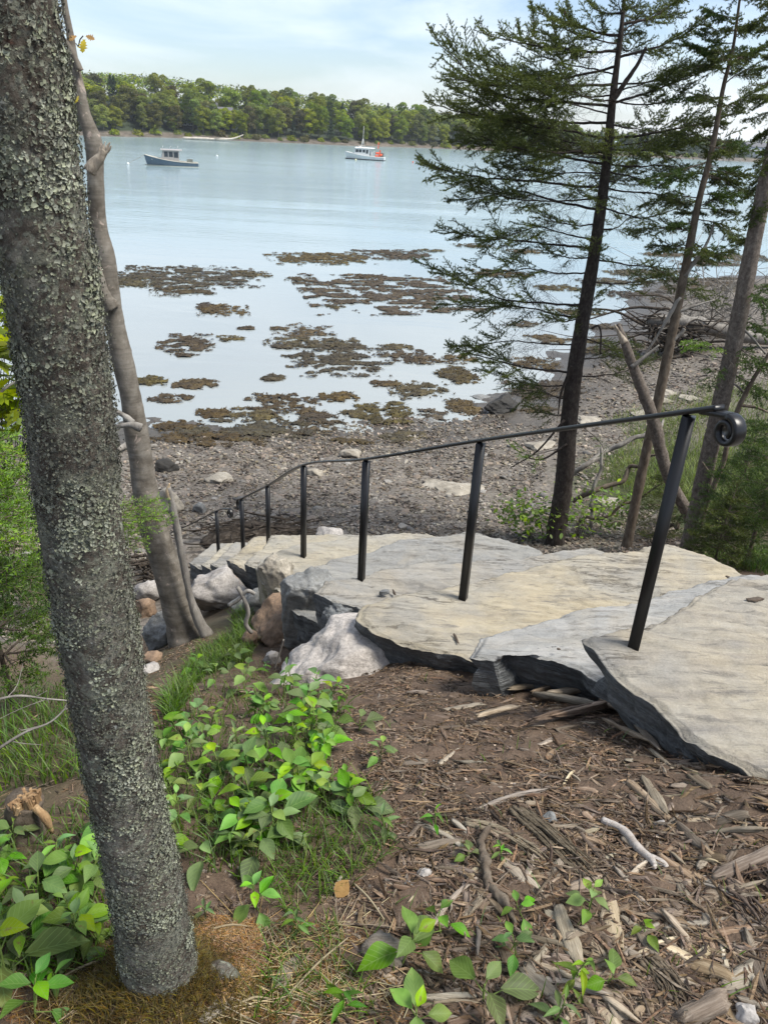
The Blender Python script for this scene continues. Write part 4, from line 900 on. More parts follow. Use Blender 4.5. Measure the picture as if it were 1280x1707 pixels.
# ------------------------------------------------------------------ trunks
def pxaxis(pts, y0, yslope=0.0):
    """picture points (px, py, width) on a plane of constant distance -> world axis and radii"""
    P = []; R = []
    for k, (px, py, w) in enumerate(pts):
        q_ = PY(px, py, y0+yslope*k); P.append(q_); R.append(w/2*(q_ @ FWD)/FPX)
    return np.array(P), np.array(R)
def trunk_mesh(mb, P, R, n, sides, lumps=.05, fine=.03, fsc=30, seed=0, flare=0):
    t_ = np.linspace(0, 1, len(P)); C9 = spline(P, n*6); cl = np.concatenate([[0], np.cumsum(np.linalg.norm(np.diff(C9, axis=0), axis=1))]); tt = np.interp(np.linspace(0, cl[-1], n), cl, np.linspace(0, 1, n*6)); C = np.stack([np.interp(tt, np.linspace(0, 1, n*6), C9[:, k_]) for k_ in range(3)], 1); rr_ = np.interp(tt, t_, R)
    T_, N, B = frames(C); a = np.linspace(0, 2*np.pi, sides, endpoint=False); D = N[:, None]*np.cos(a)[None, :, None]+B[:, None]*np.sin(a)[None, :, None]
    V = C[:, None]+D*rr_[:, None, None]; q_ = V.reshape(-1, 3)
    w = (lumps*fbm(q_*3.5, 3, seed)+fine*fbm(q_*fsc, 4, seed+1, .6)+fine*.7*np.abs(fbm(q_*fsc*2.3, 3, seed+2))).reshape(n, sides)
    if flare:
        h_ = np.linalg.norm(C-C[0], axis=1); fl = flare*np.exp(-h_/.11)[:, None]*(1+.9*np.sin(a*4+seed)[None]+.4*np.sin(a*7+1)[None]); w = w+fl
    V = C[:, None]+D*(rr_[:, None]*(1+w))[:, :, None]; i = np.arange(n-1)[:, None]*sides; j = np.arange(sides)[None]; j2 = (j+1) % sides
    mb.add(V.reshape(-1, 3), np.stack([i+j, i+j2, i+sides+j2, i+sides+j], -1).reshape(-1, 4)); return C, rr_, V, D

# lichen covered trunk in the foreground
hb_ = G(275, 1672); hp = [(284, 1745, 175), (273, 1660, 142), (263, 1600, 128), (248, 1500, 125), (203, 1290, 121), (168, 1075, 131), (133, 860, 144), (112, 645, 151), (77, 430, 162), (42, 215, 168), (6, 0, 184), (-33, -220, 205), (-70, -480, 230)]
P, R = pxaxis(hp, hb_[1]+.05, -.004)
htree = thing('spruce_tree', 'thick lichen covered trunk close in front at the left with a mossy foot', 'tree', P[0])
mb = MB(); C, rr_, Vt, Dt = trunk_mesh(mb, P, R*.915, 620, 170, .03, .022, 42, 5, .22); mb.build('trunk', b_hero, htree)
r = np.random.default_rng(12); nL = 56000; lw = fbm(Vt.reshape(-1, 3)*9, 3, 71); ok = np.where((lw > -.42+.22*r.normal(size=len(lw))) & (Vt.reshape(-1, 3)[:, 2] > T1(P[0, 0], P[0, 1])+.055+.03*r.normal(size=len(lw))))[0]; pk = ok[r.integers(len(ok), size=nL)]
ctr = Vt.reshape(-1, 3)[pk]; nor = Dt.reshape(-1, 3)[pk]
ctr = ctr+r.normal(size=(nL, 3))*.003; sz_ = .0009+.0021*r.random(nL)**2.2
tg_ = np.cross(nor, r.normal(size=(nL, 3))); tg_ /= np.linalg.norm(tg_, axis=1)[:, None]; bt = np.cross(nor, tg_); V = [ctr+nor*.0005]
for k in range(6):
    an = k*np.pi/3; rad_ = sz_*(.35+1.2*r.random(nL)); V.append(ctr+(tg_*np.cos(an)+bt*np.sin(an))*rad_[:, None]+nor*(.0003+.0024*r.random(nL))[:, None])
V = np.stack(V, 1).reshape(-1, 3); i = np.arange(nL)[:, None, None]*7; Ff = np.array([[0, k+1, (k+1) % 6+1] for k in range(6)])[None]
m_lich = mat('lichen', [(.3, (.085, .083, .068)), (.46, (.14, .142, .112)), (.62, (.20, .21, .155)), (.8, (.28, .29, .225))], 9, bs=.4, bscale=120, bd=.003, island=(.015, .3, .38), transl=.1)
mb = MB(); mb.add(V, (i+Ff).reshape(-1, 3)); tag(mb.build('lichen', m_lich, htree), kind='stuff')
nP = 16000; pw = fbm(Vt.reshape(-1, 3)*17, 3, 77); ok = np.where((pw > .30) & (Vt.reshape(-1, 3)[:, 2] > T1(P[0, 0], P[0, 1])+.10))[0]; pk = ok[r.integers(len(ok), size=nP)]
ctr = Vt.reshape(-1, 3)[pk]+r.normal(size=(nP, 3))*.003; nor = Dt.reshape(-1, 3)[pk]; sz_ = .0012+.0022*r.random(nP)**1.5
tg_ = np.cross(nor, r.normal(size=(nP, 3))); tg_ /= np.linalg.norm(tg_, axis=1)[:, None]; bt = np.cross(nor, tg_); V = [ctr+nor*.001]
for k in range(6):
    an = k*np.pi/3; rad_ = sz_*(.35+1.2*r.random(nP)); V.append(ctr+(tg_*np.cos(an)+bt*np.sin(an))*rad_[:, None]+nor*(.001+.0026*r.random(nP))[:, None])
V = np.stack(V, 1).reshape(-1, 3); i = np.arange(nP)[:, None, None]*7
m_lich2 = mat('pale_lichen', [(.3, (.17, .18, .135)), (.5, (.27, .285, .21)), (.7, (.36, .375, .295))], 14, bs=.3, bscale=120, bd=.003, island=(.015, .3, .3), transl=.1)
mb = MB(); mb.add(V, (i+Ff).reshape(-1, 3)); tag(mb.build('pale_lichen', m_lich2, htree), kind='stuff')
# moss and fuzz round the foot
def blades(mb, base, ht, wd, r, lean=.5, mi=0, up=None, seg=2):
    n = len(base); a = r.random(n)*6.283; d = np.stack([np.cos(a), np.sin(a), np.zeros(n)], 1)*(lean*(.25+r.random(n)))[:, None]
    u = np.array([0, 0, 1.0])[None] if up is None else up
    s_ = np.stack([-np.sin(a+r.normal(size=n)), np.cos(a), np.zeros(n)], 1)*wd[:, None]*.5; h_ = ht[:, None]; rows = []
    for k in range(seg):
        f_ = k/seg; c_ = base+u*h_*(f_*(1-.25*f_))+d*h_*f_**2; rows += [c_-s_*(1-.5*f_), c_+s_*(1-.5*f_)]
    rows.append(base+u*h_*.8+d*h_); V = np.stack(rows, 1).reshape(-1, 3); m_ = 2*seg+1; i = np.arange(n)[:, None]*m_
    fs = [np.concatenate([i+2*k, i+2*k+1, i+2*k+3, i+2*k+2], 1) for k in range(seg-1)]+[np.concatenate([i+2*seg-2, i+2*seg-1, i+2*seg], 1)]
    mb.add(V, fs, mi)
m_moss = mat('golden_moss', [(.3, (.045, .030, .008)), (.5, (.10, .072, .018)), (.7, (.16, .125, .035))], 12, bs=0, island=(.03, .25, .5), transl=.15)
n = 30000; a = r.random(n)*6.283; k_ = (r.random(n)**1.1*75).astype(int); sel = np.array([Vt[kk, int(aa/6.283*170) % 170] for kk, aa in zip(k_, a)]); nn = np.array([Dt[kk, int(aa/6.283*170) % 170] for kk, aa in zip(k_, a)])
n2 = 15000; a2 = r.random(n2)*6.283; d2 = .06+.17*r.random(n2)**1.4; gx_ = P[0, 0]+np.cos(a2)*d2*1.15; gy_ = P[0, 1]+np.sin(a2)*d2
b2 = np.stack([gx_, gy_, T(gx_, gy_)], 1)
mb = MB(); keep = fbm(sel*14, 3, 8) > -.7+np.clip((sel[:, 2]-T1(P[0, 0], P[0, 1])-.02)/.10, 0, 1)*1.1; blades(mb, sel[keep], .010+.016*r.random(keep.sum()), np.full(keep.sum(), .0022), r, .7, up=(nn*.8+np.array([0, 0, .5]))[keep])
blades(mb, b2+np.array([0, 0, 1])*(.028*np.exp(-((d2-.06)/.07)**2))[:, None], .012+.024*r.random(n2), np.full(n2, .0022), r, .8); tag(mb.build('moss', m_moss, htree), kind='stuff')
for k, (a0, ln) in enumerate(((.25, .13),)):
    q0 = P[0]+np.array([math.cos(a0)*.05, math.sin(a0)*.05, .06]); q1 = P[0]+np.array([math.cos(a0)*.11, math.sin(a0)*.11, 0]); q2 = q1+np.array([math.cos(a0)*ln*.5, math.sin(a0)*ln*.5, 0])
    q1[2] = T1(q1[0], q1[1])+.02; q2[2] = T1(q2[0], q2[1])-.015; mb = MB(); tube(mb, [q0, q1, q2], [.034, .022, .008], 12, wob=.18, n=22, wscale=40); mb.build('root', b_hero, htree)

m_stubw = mat('old_broken_wood', [(.3, (.16, .13, .10)), (.5, (.30, .255, .20)), (.7, (.46, .40, .32))], 30, (1, 1, .2), bs=.8)
# leaning maple with the broken fork
def grow(mb, P, r0, r1, sides=6, n=None, wob=.12): tube(mb, P, np.linspace(r0, r1, n or 14), sides, wob=wob, n=n or 14, wscale=14)
my = G(308, 1068)[1]; mpx = [(322, 1096, 84), (312, 1066, 60), (300, 1025, 50), (276, 940, 46), (249, 850, 43), (232, 745, 38), (217, 655, 35), (197, 565, 33), (183, 490, 34), (176, 430, 31), (164, 378, 28), (160, 300, 26), (157, 240, 29), (141, 190, 20), (131, 140, 18), (121, 95, 18), (118, 60, 12), (107, 0, 10), (96, -90, 9), (90, -220, 6)]
P, R = pxaxis(mpx, my, .01)
maple = thing('maple_tree', 'slim leaning maple with a broken pale fork beside the thick lichen covered trunk', 'tree', P[0])
mb = MB(); trunk_mesh(mb, P, R, 260, 36, .06, .025, 22, 9, .25); mb.build('trunk', b_maple, maple)
def limb(par, pts, y0, mt, nm='limb', dy=0):
    Pq, Rq = pxaxis(pts, y0, dy); mb = MB(); k = max(10, len(Pq)*6); tube(mb, Pq, Rq, 10, wob=.16, n=k, wscale=18); return mb.build(nm, mt, par)
limb(maple, [(150, 285, 22), (162, 268, 18), (170, 258, 15), (175, 250, 13)], my-.05, m_stubw, 'broken_fork')
for q4 in ([(171, 260, 9), (178, 247, 7), (184, 237, 2)], [(170, 255, 8), (173, 245, 5), (176, 236, 1.5)], [(174, 258, 7), (182, 250, 5), (186, 243, 2)], [(166, 260, 7), (166, 250, 4), (168, 243, 1)]): limb(maple, q4, my-.055, m_stubw, 'splinter')
limb(maple, [(190, 515, 26), (176, 495, 22), (167, 465, 16), (160, 440, 14), (150, 425, 10)], my-.02, b_maple)
limb(maple, [(236, 714, 15), (218, 708, 11), (190, 712, 6)], my-.12, b_dead, 'dead_stub'); limb(maple, [(222, 705, 12), (205, 692, 9), (186, 684, 7), (172, 700, 4)], my-.1, b_dead, 'dead_stub')
limb(maple, [(134, 118, 12), (126, 98, 10), (112, 72, 9), (100, 60, 7), (70, 30, 5)], my+.1, b_maple)
def lobed_leaf(L_, seed=0, lobes=((0, .22), (.12, .16), (.25, .42), (.36, .30), (.45, .62), (.55, .30), (.66, .72), (.75, .22), (.86, .38), (.93, .12), (1, .02))):
    h = [(t_*L_, w*L_*.62) for t_, w in lobes]; V = [(0, 0, 0)]+[(x_, 0, .03*L_*math.sin(3*x_/L_)) for x_, _ in h]+[(x_, w, .10*w) for x_, w in h]+[(x_, -w, .10*w) for x_, w in h]
    n_ = len(h); Fq = [[1+k, 2+k, n_+2+k, n_+1+k] for k in range(n_-1)]+[[2+k, 1+k, 2*n_+1+k, 2*n_+2+k] for k in range(n_-1)]; return np.array(V), np.array(Fq)
m_yleaf = mat('yellow_oak_leaf', [(.3, (.42, .32, .03)), (.7, (.60, .50, .06))], 30, bs=.2, transl=.45)
m_bleaf = mat('dry_leaf', [(.3, (.30, .17, .06)), (.7, (.45, .28, .11))], 30, bs=.2, transl=.3)
tw = MB(); q0 = PY(131, 78, my); tube(tw, [q0, PY(134, 66, my), PY(139, 60, my-.02)], .004, 5); tube(tw, [q0, PY(127, 72, my)], .003, 4); tw_o = tw.build('twig', m_twig, maple)
for px, py, ln, ang, mt in ((141, 66, .085, 1.7, m_yleaf), (144, 60, .06, .4, m_bleaf), (128, 60, .055, 2.6, m_bleaf), (131, 160, .05, 2.0, m_yleaf)):
    V, Fq = lobed_leaf(ln); d = -RT*0+UPV*-math.sin(ang)+RT*math.cos(ang); d /= np.linalg.norm(d); s_ = np.cross(d, FWD); s_ /= np.linalg.norm(s_); nn = np.cross(d, s_)
    mb = MB(); mb.add(V[:, :1]*d+V[:, 1:2]*s_*.9+V[:, 2:]*nn*3+PY(px, py, my-.06), Fq); mb.build('leaf', mt, tw_o)
sp = thing('broken_sapling', 'thin dead broken sapling stem with a pale snapped top at the maple foot', 'sapling', G(338, 1052))
limb(sp, [(345, 1060, 22), (322, 1010, 13), (308, 950, 12), (297, 890, 12), (287, 840, 11), (281, 812, 8)], my-.12, b_dead, 'stem')
limb(sp, [(284, 832, 9), (280, 818, 8), (283, 806, 3)], my-.125, m_pale_wood, 'snapped_top')

# ------------------------------------------------------------------ spruces
def needles_on(mb, A, B, r, dens, ln, wd, mi=0):
    """needles along many short segments A->B"""
    L_ = np.linalg.norm(B-A, axis=1); cnt = np.maximum(1, (L_*dens).astype(int)); idx = np.repeat(np.arange(len(A)), cnt); n = len(idx); f_ = r.random(n)[:, None]
    d = (B-A)/(L_[:, None]+1e-9); base = A[idx]+(B-A)[idx]*f_; di = d[idx]; o = np.cross(di, r.normal(size=(n, 3))); o /= np.linalg.norm(o, axis=1)[:, None]+1e-9
    o[:, 2] += .25; dr = o*.85+di*.65; dr /= np.linalg.norm(dr, axis=1)[:, None]; s_ = np.cross(dr, r.normal(size=(n, 3))); s_ /= np.linalg.norm(s_, axis=1)[:, None]+1e-9
    l = (ln*(.7+.6*r.random(n)))[:, None]; V = np.stack([base-s_*wd*.5, base+s_*wd*.5, base+dr*l], 1).reshape(-1, 3); mb.add(V, np.arange(3*n).reshape(n, 3), mi)
CURVES = []
def bough(par, curve, r0, seed, mt_n, bark, green0=.3, dens=420, ln=.022, wd=.0072, spread=.46, droop=.12, n_sec=36, dead=True, ups=0.0, nlabel=None):
    """one limb of a spruce: wood, side twigs, and the needles they carry"""
    r = np.random.default_rng(seed); C = spline(curve, 28); L_ = np.linalg.norm(np.diff(C, axis=0), axis=1).sum(); w = MB()
    CURVES.append(C)
    C = C+np.concatenate([np.zeros((1, 3)), np.cumsum(r.normal(size=(27, 3))*.006*L_, 0)])*.5
    tube(w, C, np.linspace(r0, r0*.16, 28), 7, wob=.1, wscale=20); A, B = [], []
    T_ = np.gradient(C, axis=0); T_ /= np.linalg.norm(T_, axis=1)[:, None]
    for k in range(n_sec):
        t_ = .10+.88*(k+r.random()*.7)/n_sec; i = min(27, int(t_*27)); p0 = C[i]; d0 = T_[i]; sd_ = np.cross(d0, [0, 0, 1.0]); sd_ /= np.linalg.norm(sd_)+1e-9
        sg = 1 if k % 2 else -1; l2 = L_*spread*(1-t_)**.75*(.55+.7*r.random())+.05*L_; fw = .55+.35*r.random()
        d = d0*fw+sd_*sg*(.8+.3*r.random())+np.array([0, 0, .36*r.normal()-droop+ups*t_]); d /= np.linalg.norm(d)
        m_ = 5; pts = np.array([p0+d*l2*f_+np.array([0, 0, (-droop*.7+.35*ups)*l2*f_**2+.012*r.normal()*l2])+r.normal(size=3)*.02*l2*f_ for f_ in np.linspace(0, 1, m_)])
        tube(w, pts, np.linspace(max(.0018, r0*.16), .0014, m_), 3, cap=False)
        live = t_ > green0*(.7+.6*r.random())
        if live:
            A += list(pts[1:-1]); B += list(pts[2:])
        nt_ = int(3+l2/.05)
        for q_ in range(nt_):
            f_ = .2+.8*(q_+r.random())/nt_; pi = pts[0]+(pts[-1]-pts[0])*f_; sd2 = np.cross(d, [0, 0, 1.0]); l3 = (.035+.20*l2*(1-f_*.7))*(.6+.7*r.random())
            dd_ = d*.75+sd2*(1 if q_ % 2 else -1)*.8+np.array([0, 0, .55*r.normal()-droop*.6+ups*.5]); dd_ /= np.linalg.norm(dd_); e = pi+dd_*l3
            if live: A.append(pi); B.append(e)
            elif dead and r.random() < .5: tube(w, [pi, (pi+e)/2+r.normal(size=3)*.01, e-(0, 0, l3*.5)], [.0016, .0012, .0008], 3, cap=False)
    i0 = int(27*max(green0, .35)); A += list(C[i0:-1]); B += list(C[i0+1:]); br = w.build('branch', bark, par)
    nm = MB(); needles_on(nm, np.array(A), np.array(B), r, dens, ln, wd); nm.build('needles', mt_n, br, smooth=False); return br
sy = G(924, 905)[1]; spx = [(922, 925, 44), (926, 890, 41), (940, 800, 39), (948, 700, 37), (960, 600, 33), (975, 510, 29), (990, 420, 26), (1003, 330, 23), (1012, 260, 20), (1020, 170, 16), (1030, 90, 12), (1038, 20, 9), (1044, -60, 6), (1050, -140, 4), (1054, -220, 2)]
P, R = pxaxis(spx, sy, 0.0); SPX = np.array(spx, float)
spruce = thing('spruce_tree', 'dark bushy spruce with a black trunk leaning over the shore right of centre', 'tree', P[0])
mb = MB(); trunk_mesh(mb, P, R*.76, 260, 32, .06, .035, 30, 19, .25); mb.build('trunk', b_spruce, spruce)
def on(py): return float(np.interp(-py, -SPX[:, 1], SPX[:, 0])) if False else float(np.interp(py, SPX[::-1, 1], SPX[::-1, 0]))
BR = [  # trunk height, mid pixel, tip pixel, depth shift of the tip, density
 (60, (960, 40), (885, 12), .25, 1), (85, (930, 80), (792, 42), -.25, 1), (110, (900, 130), (772, 78), .45, 1), (140, (860, 140), (740, 120), -.5, 1), (178, (830, 160), (714, 56), -.1, 1), (205, (870, 200), (735, 150), .5, .9), (232, (835, 200), (710, 172), .15, 1),
 (255, (880, 250), (760, 215), -.6, .9), (275, (880, 248), (745, 235), .5, .9), (312, (805, 296), (692, 271), 0, 1), (330, (870, 330), (770, 300), -.5, .8), (350, (865, 322), (748, 338), .4, .9), (400, (900, 375), (795, 400), -.35, .8), (415, (850, 400), (724, 384), .1, .9),
 (455, (880, 445), (740, 462), -.4, .8), (507, (840, 495), (694, 437), .05, 1), (530, (880, 515), (712, 510), .5, .9), (575, (850, 566), (738, 577), .2, .8), (622, (845, 605), (746, 572), -.2, 1), (640, (890, 640), (790, 612), .35, .8), (665, (905, 655), (850, 640), -.3, .7), (690, (915, 690), (868, 668), .3, .7),
 (40, (1100, 20), (1160, -30), .2, .9), (95, (1110, 70), (1185, 20), -.3, .9), (140, (1120, 130), (1200, 95), .4, .8), (172, (1100, 150), (1180, 118), -.2, .9), (232, (1130, 212), (1248, 184), .1, .9), (250, (1090, 250), (1170, 235), -.5, .8), (272, (1110, 276), (1200, 290), .4, .7), (312, (1090, 325), (1150, 345), -.4, .7),
 (345, (1080, 360), (1160, 330), .5, .7), (433, (1090, 447), (1208, 512), .0, .8), (470, (1050, 470), (1110, 452), .6, .7), (560, (1010, 575), (1080, 600), .3, .6), (600, (1010, 590), (1060, 565), .6, .7), (628, (1030, 622), (1095, 590), -.1, .5)]
for k, (ty, md, tp, dz, dn) in enumerate(BR):
    b0 = PY(on(ty), ty, sy); b1 = PY(md[0], md[1], sy+dz*.45); b2 = PY(tp[0], tp[1], sy+dz); bough(spruce, [b0, b0+(b1-b0)*.5-(0, 0, .02), b1, b1+(b2-b1)*.55-(0, 0, .02), b2], .020 if dn > .85 else .014, 500+k, nd_olive if (k % 3 == 0 or ty < 120) else nd_dark, b_spruce, .24 if ty < 300 else .36, 430*dn, ups=.4 if ty < 250 else .22)
r = np.random.default_rng(43)
for k, (ty, md, tp, dz, dn) in enumerate([q for j_, q in enumerate(BR) if q[0] < 300 and j_ % 2 == 0]):     # a second, shorter limb in every whorl
    sg = .55*(1 if k % 2 else -1); b0 = PY(on(ty+14), ty+14, sy); f_ = .62+.3*r.random(); tx_ = on(ty)+(tp[0]-on(ty))*f_; t2 = ty+(tp[1]-ty)*f_+r.normal()*16
    b2 = PY(tx_, t2, sy+dz+sg); b1 = (b0+b2)/2-(0, 0, .05); bough(spruce, [b0, b1, b2], .012, 900+k, nd_dark if k % 3 else nd_olive, b_spruce, .3, 400, ups=.2, n_sec=28, spread=.5)
r = np.random.default_rng(44)
for k in range(32):      # limbs towards and away from the viewer fill the crown
    ty = r.uniform(-150, 600) if k % 2 else r.uniform(-80, 400); b0 = PY(on(ty), ty, sy); a = r.choice([1.57, -1.57, 2.6, -2.6, .5])+r.normal()*.6; L_ = (1.25 if ty > 60 else .62 if ty > -40 else .4)*(.7+.4*r.random())
    d = np.array([math.cos(a), math.sin(a), 0]); bough(spruce, [b0, b0+d*L_*.35-(0, 0, .02), b0+d*L_*.7+(0, 0, .05), b0+d*L_+(0, 0, .26)], .013, 560+k, nd_dark if k % 2 else nd_olive, b_spruce, .3, 330, ups=.3, n_sec=24)
TIPS = []
for k, (px, py) in enumerate(((882, 8), (941, 5), (1000, 22), (920, 20), (860, 30))):      # upright tips with cones
    allc = np.concatenate(CURVES[:60]); pq, _ = proj(allc); j = int(np.argmin(np.hypot(pq[:, 0]-px-6, (pq[:, 1]-py-50)*.7))); b0 = allc[j]; b2 = PY(px, py-8 if k < 2 else py, b0[1])
    br = bough(spruce, [b0, (b0+b2)/2+(.02, 0, -.02), b2], .006, 600+k, nd_olive, b_spruce, .05, 420, spread=.42, n_sec=14, ups=.5, droop=0); TIPS.append((b0, b2))
mb_ = mat('spruce_cone', [(.3, (.05, .03, .02)), (.7, (.12, .075, .045))], 40, bs=.6)
for k in range(7):
    b0, b2 = TIPS[(0, 0, 0, 1, 4, 4, 3)[k]]; c_ = b0+(b2-b0)*(.35+.09*k)+np.array([.02*(-1)**k, -.02, -.03]); V, Fq = ico(2); mb = MB(); mb.add(V*(.011, .011, .026)+c_, Fq); mb.build('cone', mb_, spruce)
limb(spruce, [(1021, 168, 9), (1043, 135, 8), (1063, 106, 6), (1076, 78, 4)], sy-.1, b_spruce, 'fork_stem')
for pts in ([(985, 548, 4), (996, 543, 3.5), (1001, 556, 3), (1000, 590, 2.5)], [(940, 700, 4), (895, 752, 3), (850, 780, 1.5)], [(945, 740, 4), (905, 765, 3), (872, 762, 1.5)], [(952, 610, 5), (935, 655, 4), (930, 690, 2)]): limb(spruce, pts, sy-.15, b_spruce, 'dead_stub')
bough(spruce, [PY(938, 745, sy), PY(880, 760, sy-.2), PY(845, 740, sy-.3)], .008, 640, nd_new, b_spruce, .3, 200, n_sec=12); bough(spruce, [PY(945, 690, sy), PY(1000, 735, sy+.3), PY(1010, 760, sy+.4)], .008, 641, nd_mid, b_spruce, .4, 150, n_sec=10)

# thin second spruce
ty_ = G(1046, 912)[1]; tpx = [(1041, 925, 19), (1047, 895, 16), (1073, 770, 16), (1098, 660, 16), (1125, 530, 15), (1141, 450, 14), (1163, 340, 11), (1186, 250, 9), (1204, 150, 7), (1221, 80, 5), (1232, 0, 4), (1240, -60, 2)]
P, R = pxaxis(tpx, ty_, 0); TPX = np.array(tpx, float); on2 = lambda py: float(np.interp(py, TPX[::-1, 1], TPX[::-1, 0]))
thin = thing('spruce_tree', 'thin spruce with bare brown lower stem right of the bushy spruce', 'tree', P[0])
mb = MB(); trunk_mesh(mb, P, R, 160, 20, .06, .03, 30, 29, .1); mb.build('trunk', b_brown, thin)
for k, (ty, md, tp, dz) in enumerate([(30, (1200, 25), (1165, 10), .1), (60, (1250, 45), (1285, 20), -.1), (85, (1185, 85), (1140, 75), .2), (105, (1245, 90), (1285, 70), .1), (125, (1180, 110), (1120, 120), -.1), (140, (1235, 120), (1275, 110), .3), (165, (1170, 160), (1110, 170), .1), (180, (1235, 165), (1290, 130), -.2),
                                     (235, (1150, 225), (1090, 240), .2), (270, (1130, 285), (1070, 300), -.2), (290, (1215, 300), (1262, 325), .1), (330, (1120, 330), (1060, 345), .2), (345, (1200, 330), (1258, 320), -.2), (365, (1205, 375), (1240, 405), .1), (385, (1100, 380), (1045, 385), 0), (400, (1185, 420), (1215, 405), .3), (440, (1180, 430), (1235, 415), -.1)]):
    b0 = PY(on2(ty), ty, ty_); b1 = PY(*md, ty_+dz*.5); b2 = PY(*tp, ty_+dz); bough(thin, [b0, b1, b2], .009, 700+k, nd_dark if k % 3 else nd_mid, b_brown, .18, 430, n_sec=26, spread=.5, ups=.1 if ty < 200 else -.1)
for pts in ([(1133, 495, 8), (1095, 560, 4), (1068, 600, 2)], [(1140, 460, 8), (1175, 410, 5), (1190, 370, 3)], [(1118, 570, 7), (1135, 555, 6), (1140, 548, 6)], [(1128, 520, 7), (1150, 512, 5), (1190, 500, 3)]): limb(thin, pts, ty_-.03, b_dead, 'dead_stub')

r = np.random.default_rng(71)
for k in range(34):
    ty = r.uniform(-50, 430); b0 = PY(on2(ty), ty, ty_); a = r.random()*6.283; L_ = (.35+.45*r.random())*(.6+.4*sstep(-60, 200, ty)); d = np.array([math.cos(a), math.sin(a), 0]); bough(thin, [b0, b0+d*L_*.5-(0, 0, .02), b0+d*L_-(0, 0, .06 if ty > 150 else -.08)], .007, 1200+k, nd_dark if k % 3 else nd_mid, b_brown, .15, 430, n_sec=20, spread=.5, ups=.1)
# grey trunk at the right edge
ry = G(1150, 918)[1]; rpx = [(1143, 935, 38), (1151, 905, 32), (1174, 790, 27), (1199, 680, 27), (1225, 560, 27), (1246, 450, 26), (1264, 360, 25), (1288, 250, 24), (1330, 60, 22), (1390, -250, 18)]
P, R = pxaxis(rpx, ry, 0); rt = thing('spruce_tree', 'lichen grey bare trunk slanting out of the picture at the right edge', 'tree', P[0])
mb = MB(); trunk_mesh(mb, P, R, 260, 40, .04, .035, 34, 39, .12); mb.build('trunk', b_grey, rt)
for k, (b0, md, tp, dz, mt) in enumerate([((1318, 130), (1270, 140), (1232, 148), -.1, nd_dark), ((1310, 170), (1270, 190), (1235, 200), .1, nd_dark), ((1322, 100), (1290, 110), (1255, 120), .3, nd_dark), ((1215, 600), (1180, 572), (1140, 572), -.4, nd_new), ((1222, 580), (1265, 600), (1290, 640), -.2, nd_mid), ((1235, 500), (1262, 480), (1285, 470), .1, nd_mid), ((1212, 620), (1190, 620), (1170, 650), -.3, nd_mid)]):
    bough(rt, [PY(*b0, ry), PY(*md, ry+dz*.6), PY(*tp, ry+dz)], .008, 740+k, mt, b_grey, .2, 240, n_sec=16, spread=.45, droop=.25)
for k, (b0, md, tp, dz) in enumerate([((1340, 10), (1290, 5), (1245, -12), .1), ((1335, 40), (1295, 40), (1262, 50), -.2), ((1330, 75), (1300, 85), (1272, 95), .3), ((1315, 150), (1285, 165), (1262, 160), -.3), ((1308, 200), (1280, 215), (1252, 232), .2), ((1300, 235), (1280, 262), (1262, 290), -.2), ((1290, 270), (1272, 300), (1240, 330), .3), ((1280, 310), (1262, 345), (1245, 380), -.1), ((1262, 390), (1240, 400), (1212, 395), .3), ((1240, 480), (1270, 500), (1300, 540), -.2), ((1232, 530), (1262, 545), (1295, 560), .2), ((1225, 570), (1255, 600), (1290, 610), -.3), ((1216, 620), (1250, 640), (1285, 660), .1)]):
    bough(rt, [PY(*b0, ry), PY(*md, ry+dz*.6), PY(*tp, ry+dz)], .009, 1300+k, (nd_dark, nd_mid)[k > 8], b_grey, .12, 430, n_sec=22, spread=.5, droop=.2)
for pts in ([(1228, 540, 7), (1250, 560, 4), (1275, 590, 3)], [(1205, 650, 7), (1222, 640, 4), (1245, 660, 3)]): limb(rt, pts, ry-.05, b_dead, 'dead_stub')

# leaning snag, sapling, fallen branches behind the steps
sn = thing('dead_snag', 'broken leaning dead trunk with a splintered top behind the thin spruce', 'dead tree', G(1150, 860)); ys = min(G(1150, 862)[1], ry+1.3)
limb(sn, [(1165, 905, 24), (1147, 860, 21), (1110, 785, 19), (1088, 700, 21), (1062, 630, 18), (1042, 575, 15), (1030, 540, 6)], ys, b_grey, 'trunk'); limb(sn, [(1040, 570, 14), (1030, 552, 6), (1024, 541, 1.5)], ys-.02, m_stubw, 'splinter'); limb(sn, [(1052, 612, 8), (1080, 590, 5), (1098, 575, 3)], ys-.1, b_dead, 'dead_stub')
sa = thing('sapling', 'thin bare brown sapling rising beside the grey trunk at the right', 'sapling', G(1158, 905)); limb(sa, [(1155, 905, 10), (1183, 825, 9), (1205, 770, 9), (1215, 720, 8), (1236, 668, 8), (1262, 620, 7), (1300, 560, 5)], ry-.15, b_brown, 'stem'); limb(sa, [(1195, 800, 5), (1180, 785, 4), (1170, 770, 2)], ry-.15, b_brown, 'twig'); limb(sa, [(1232, 675, 6), (1262, 680, 4), (1285, 690, 2)], ry-.15, b_brown, 'twig')
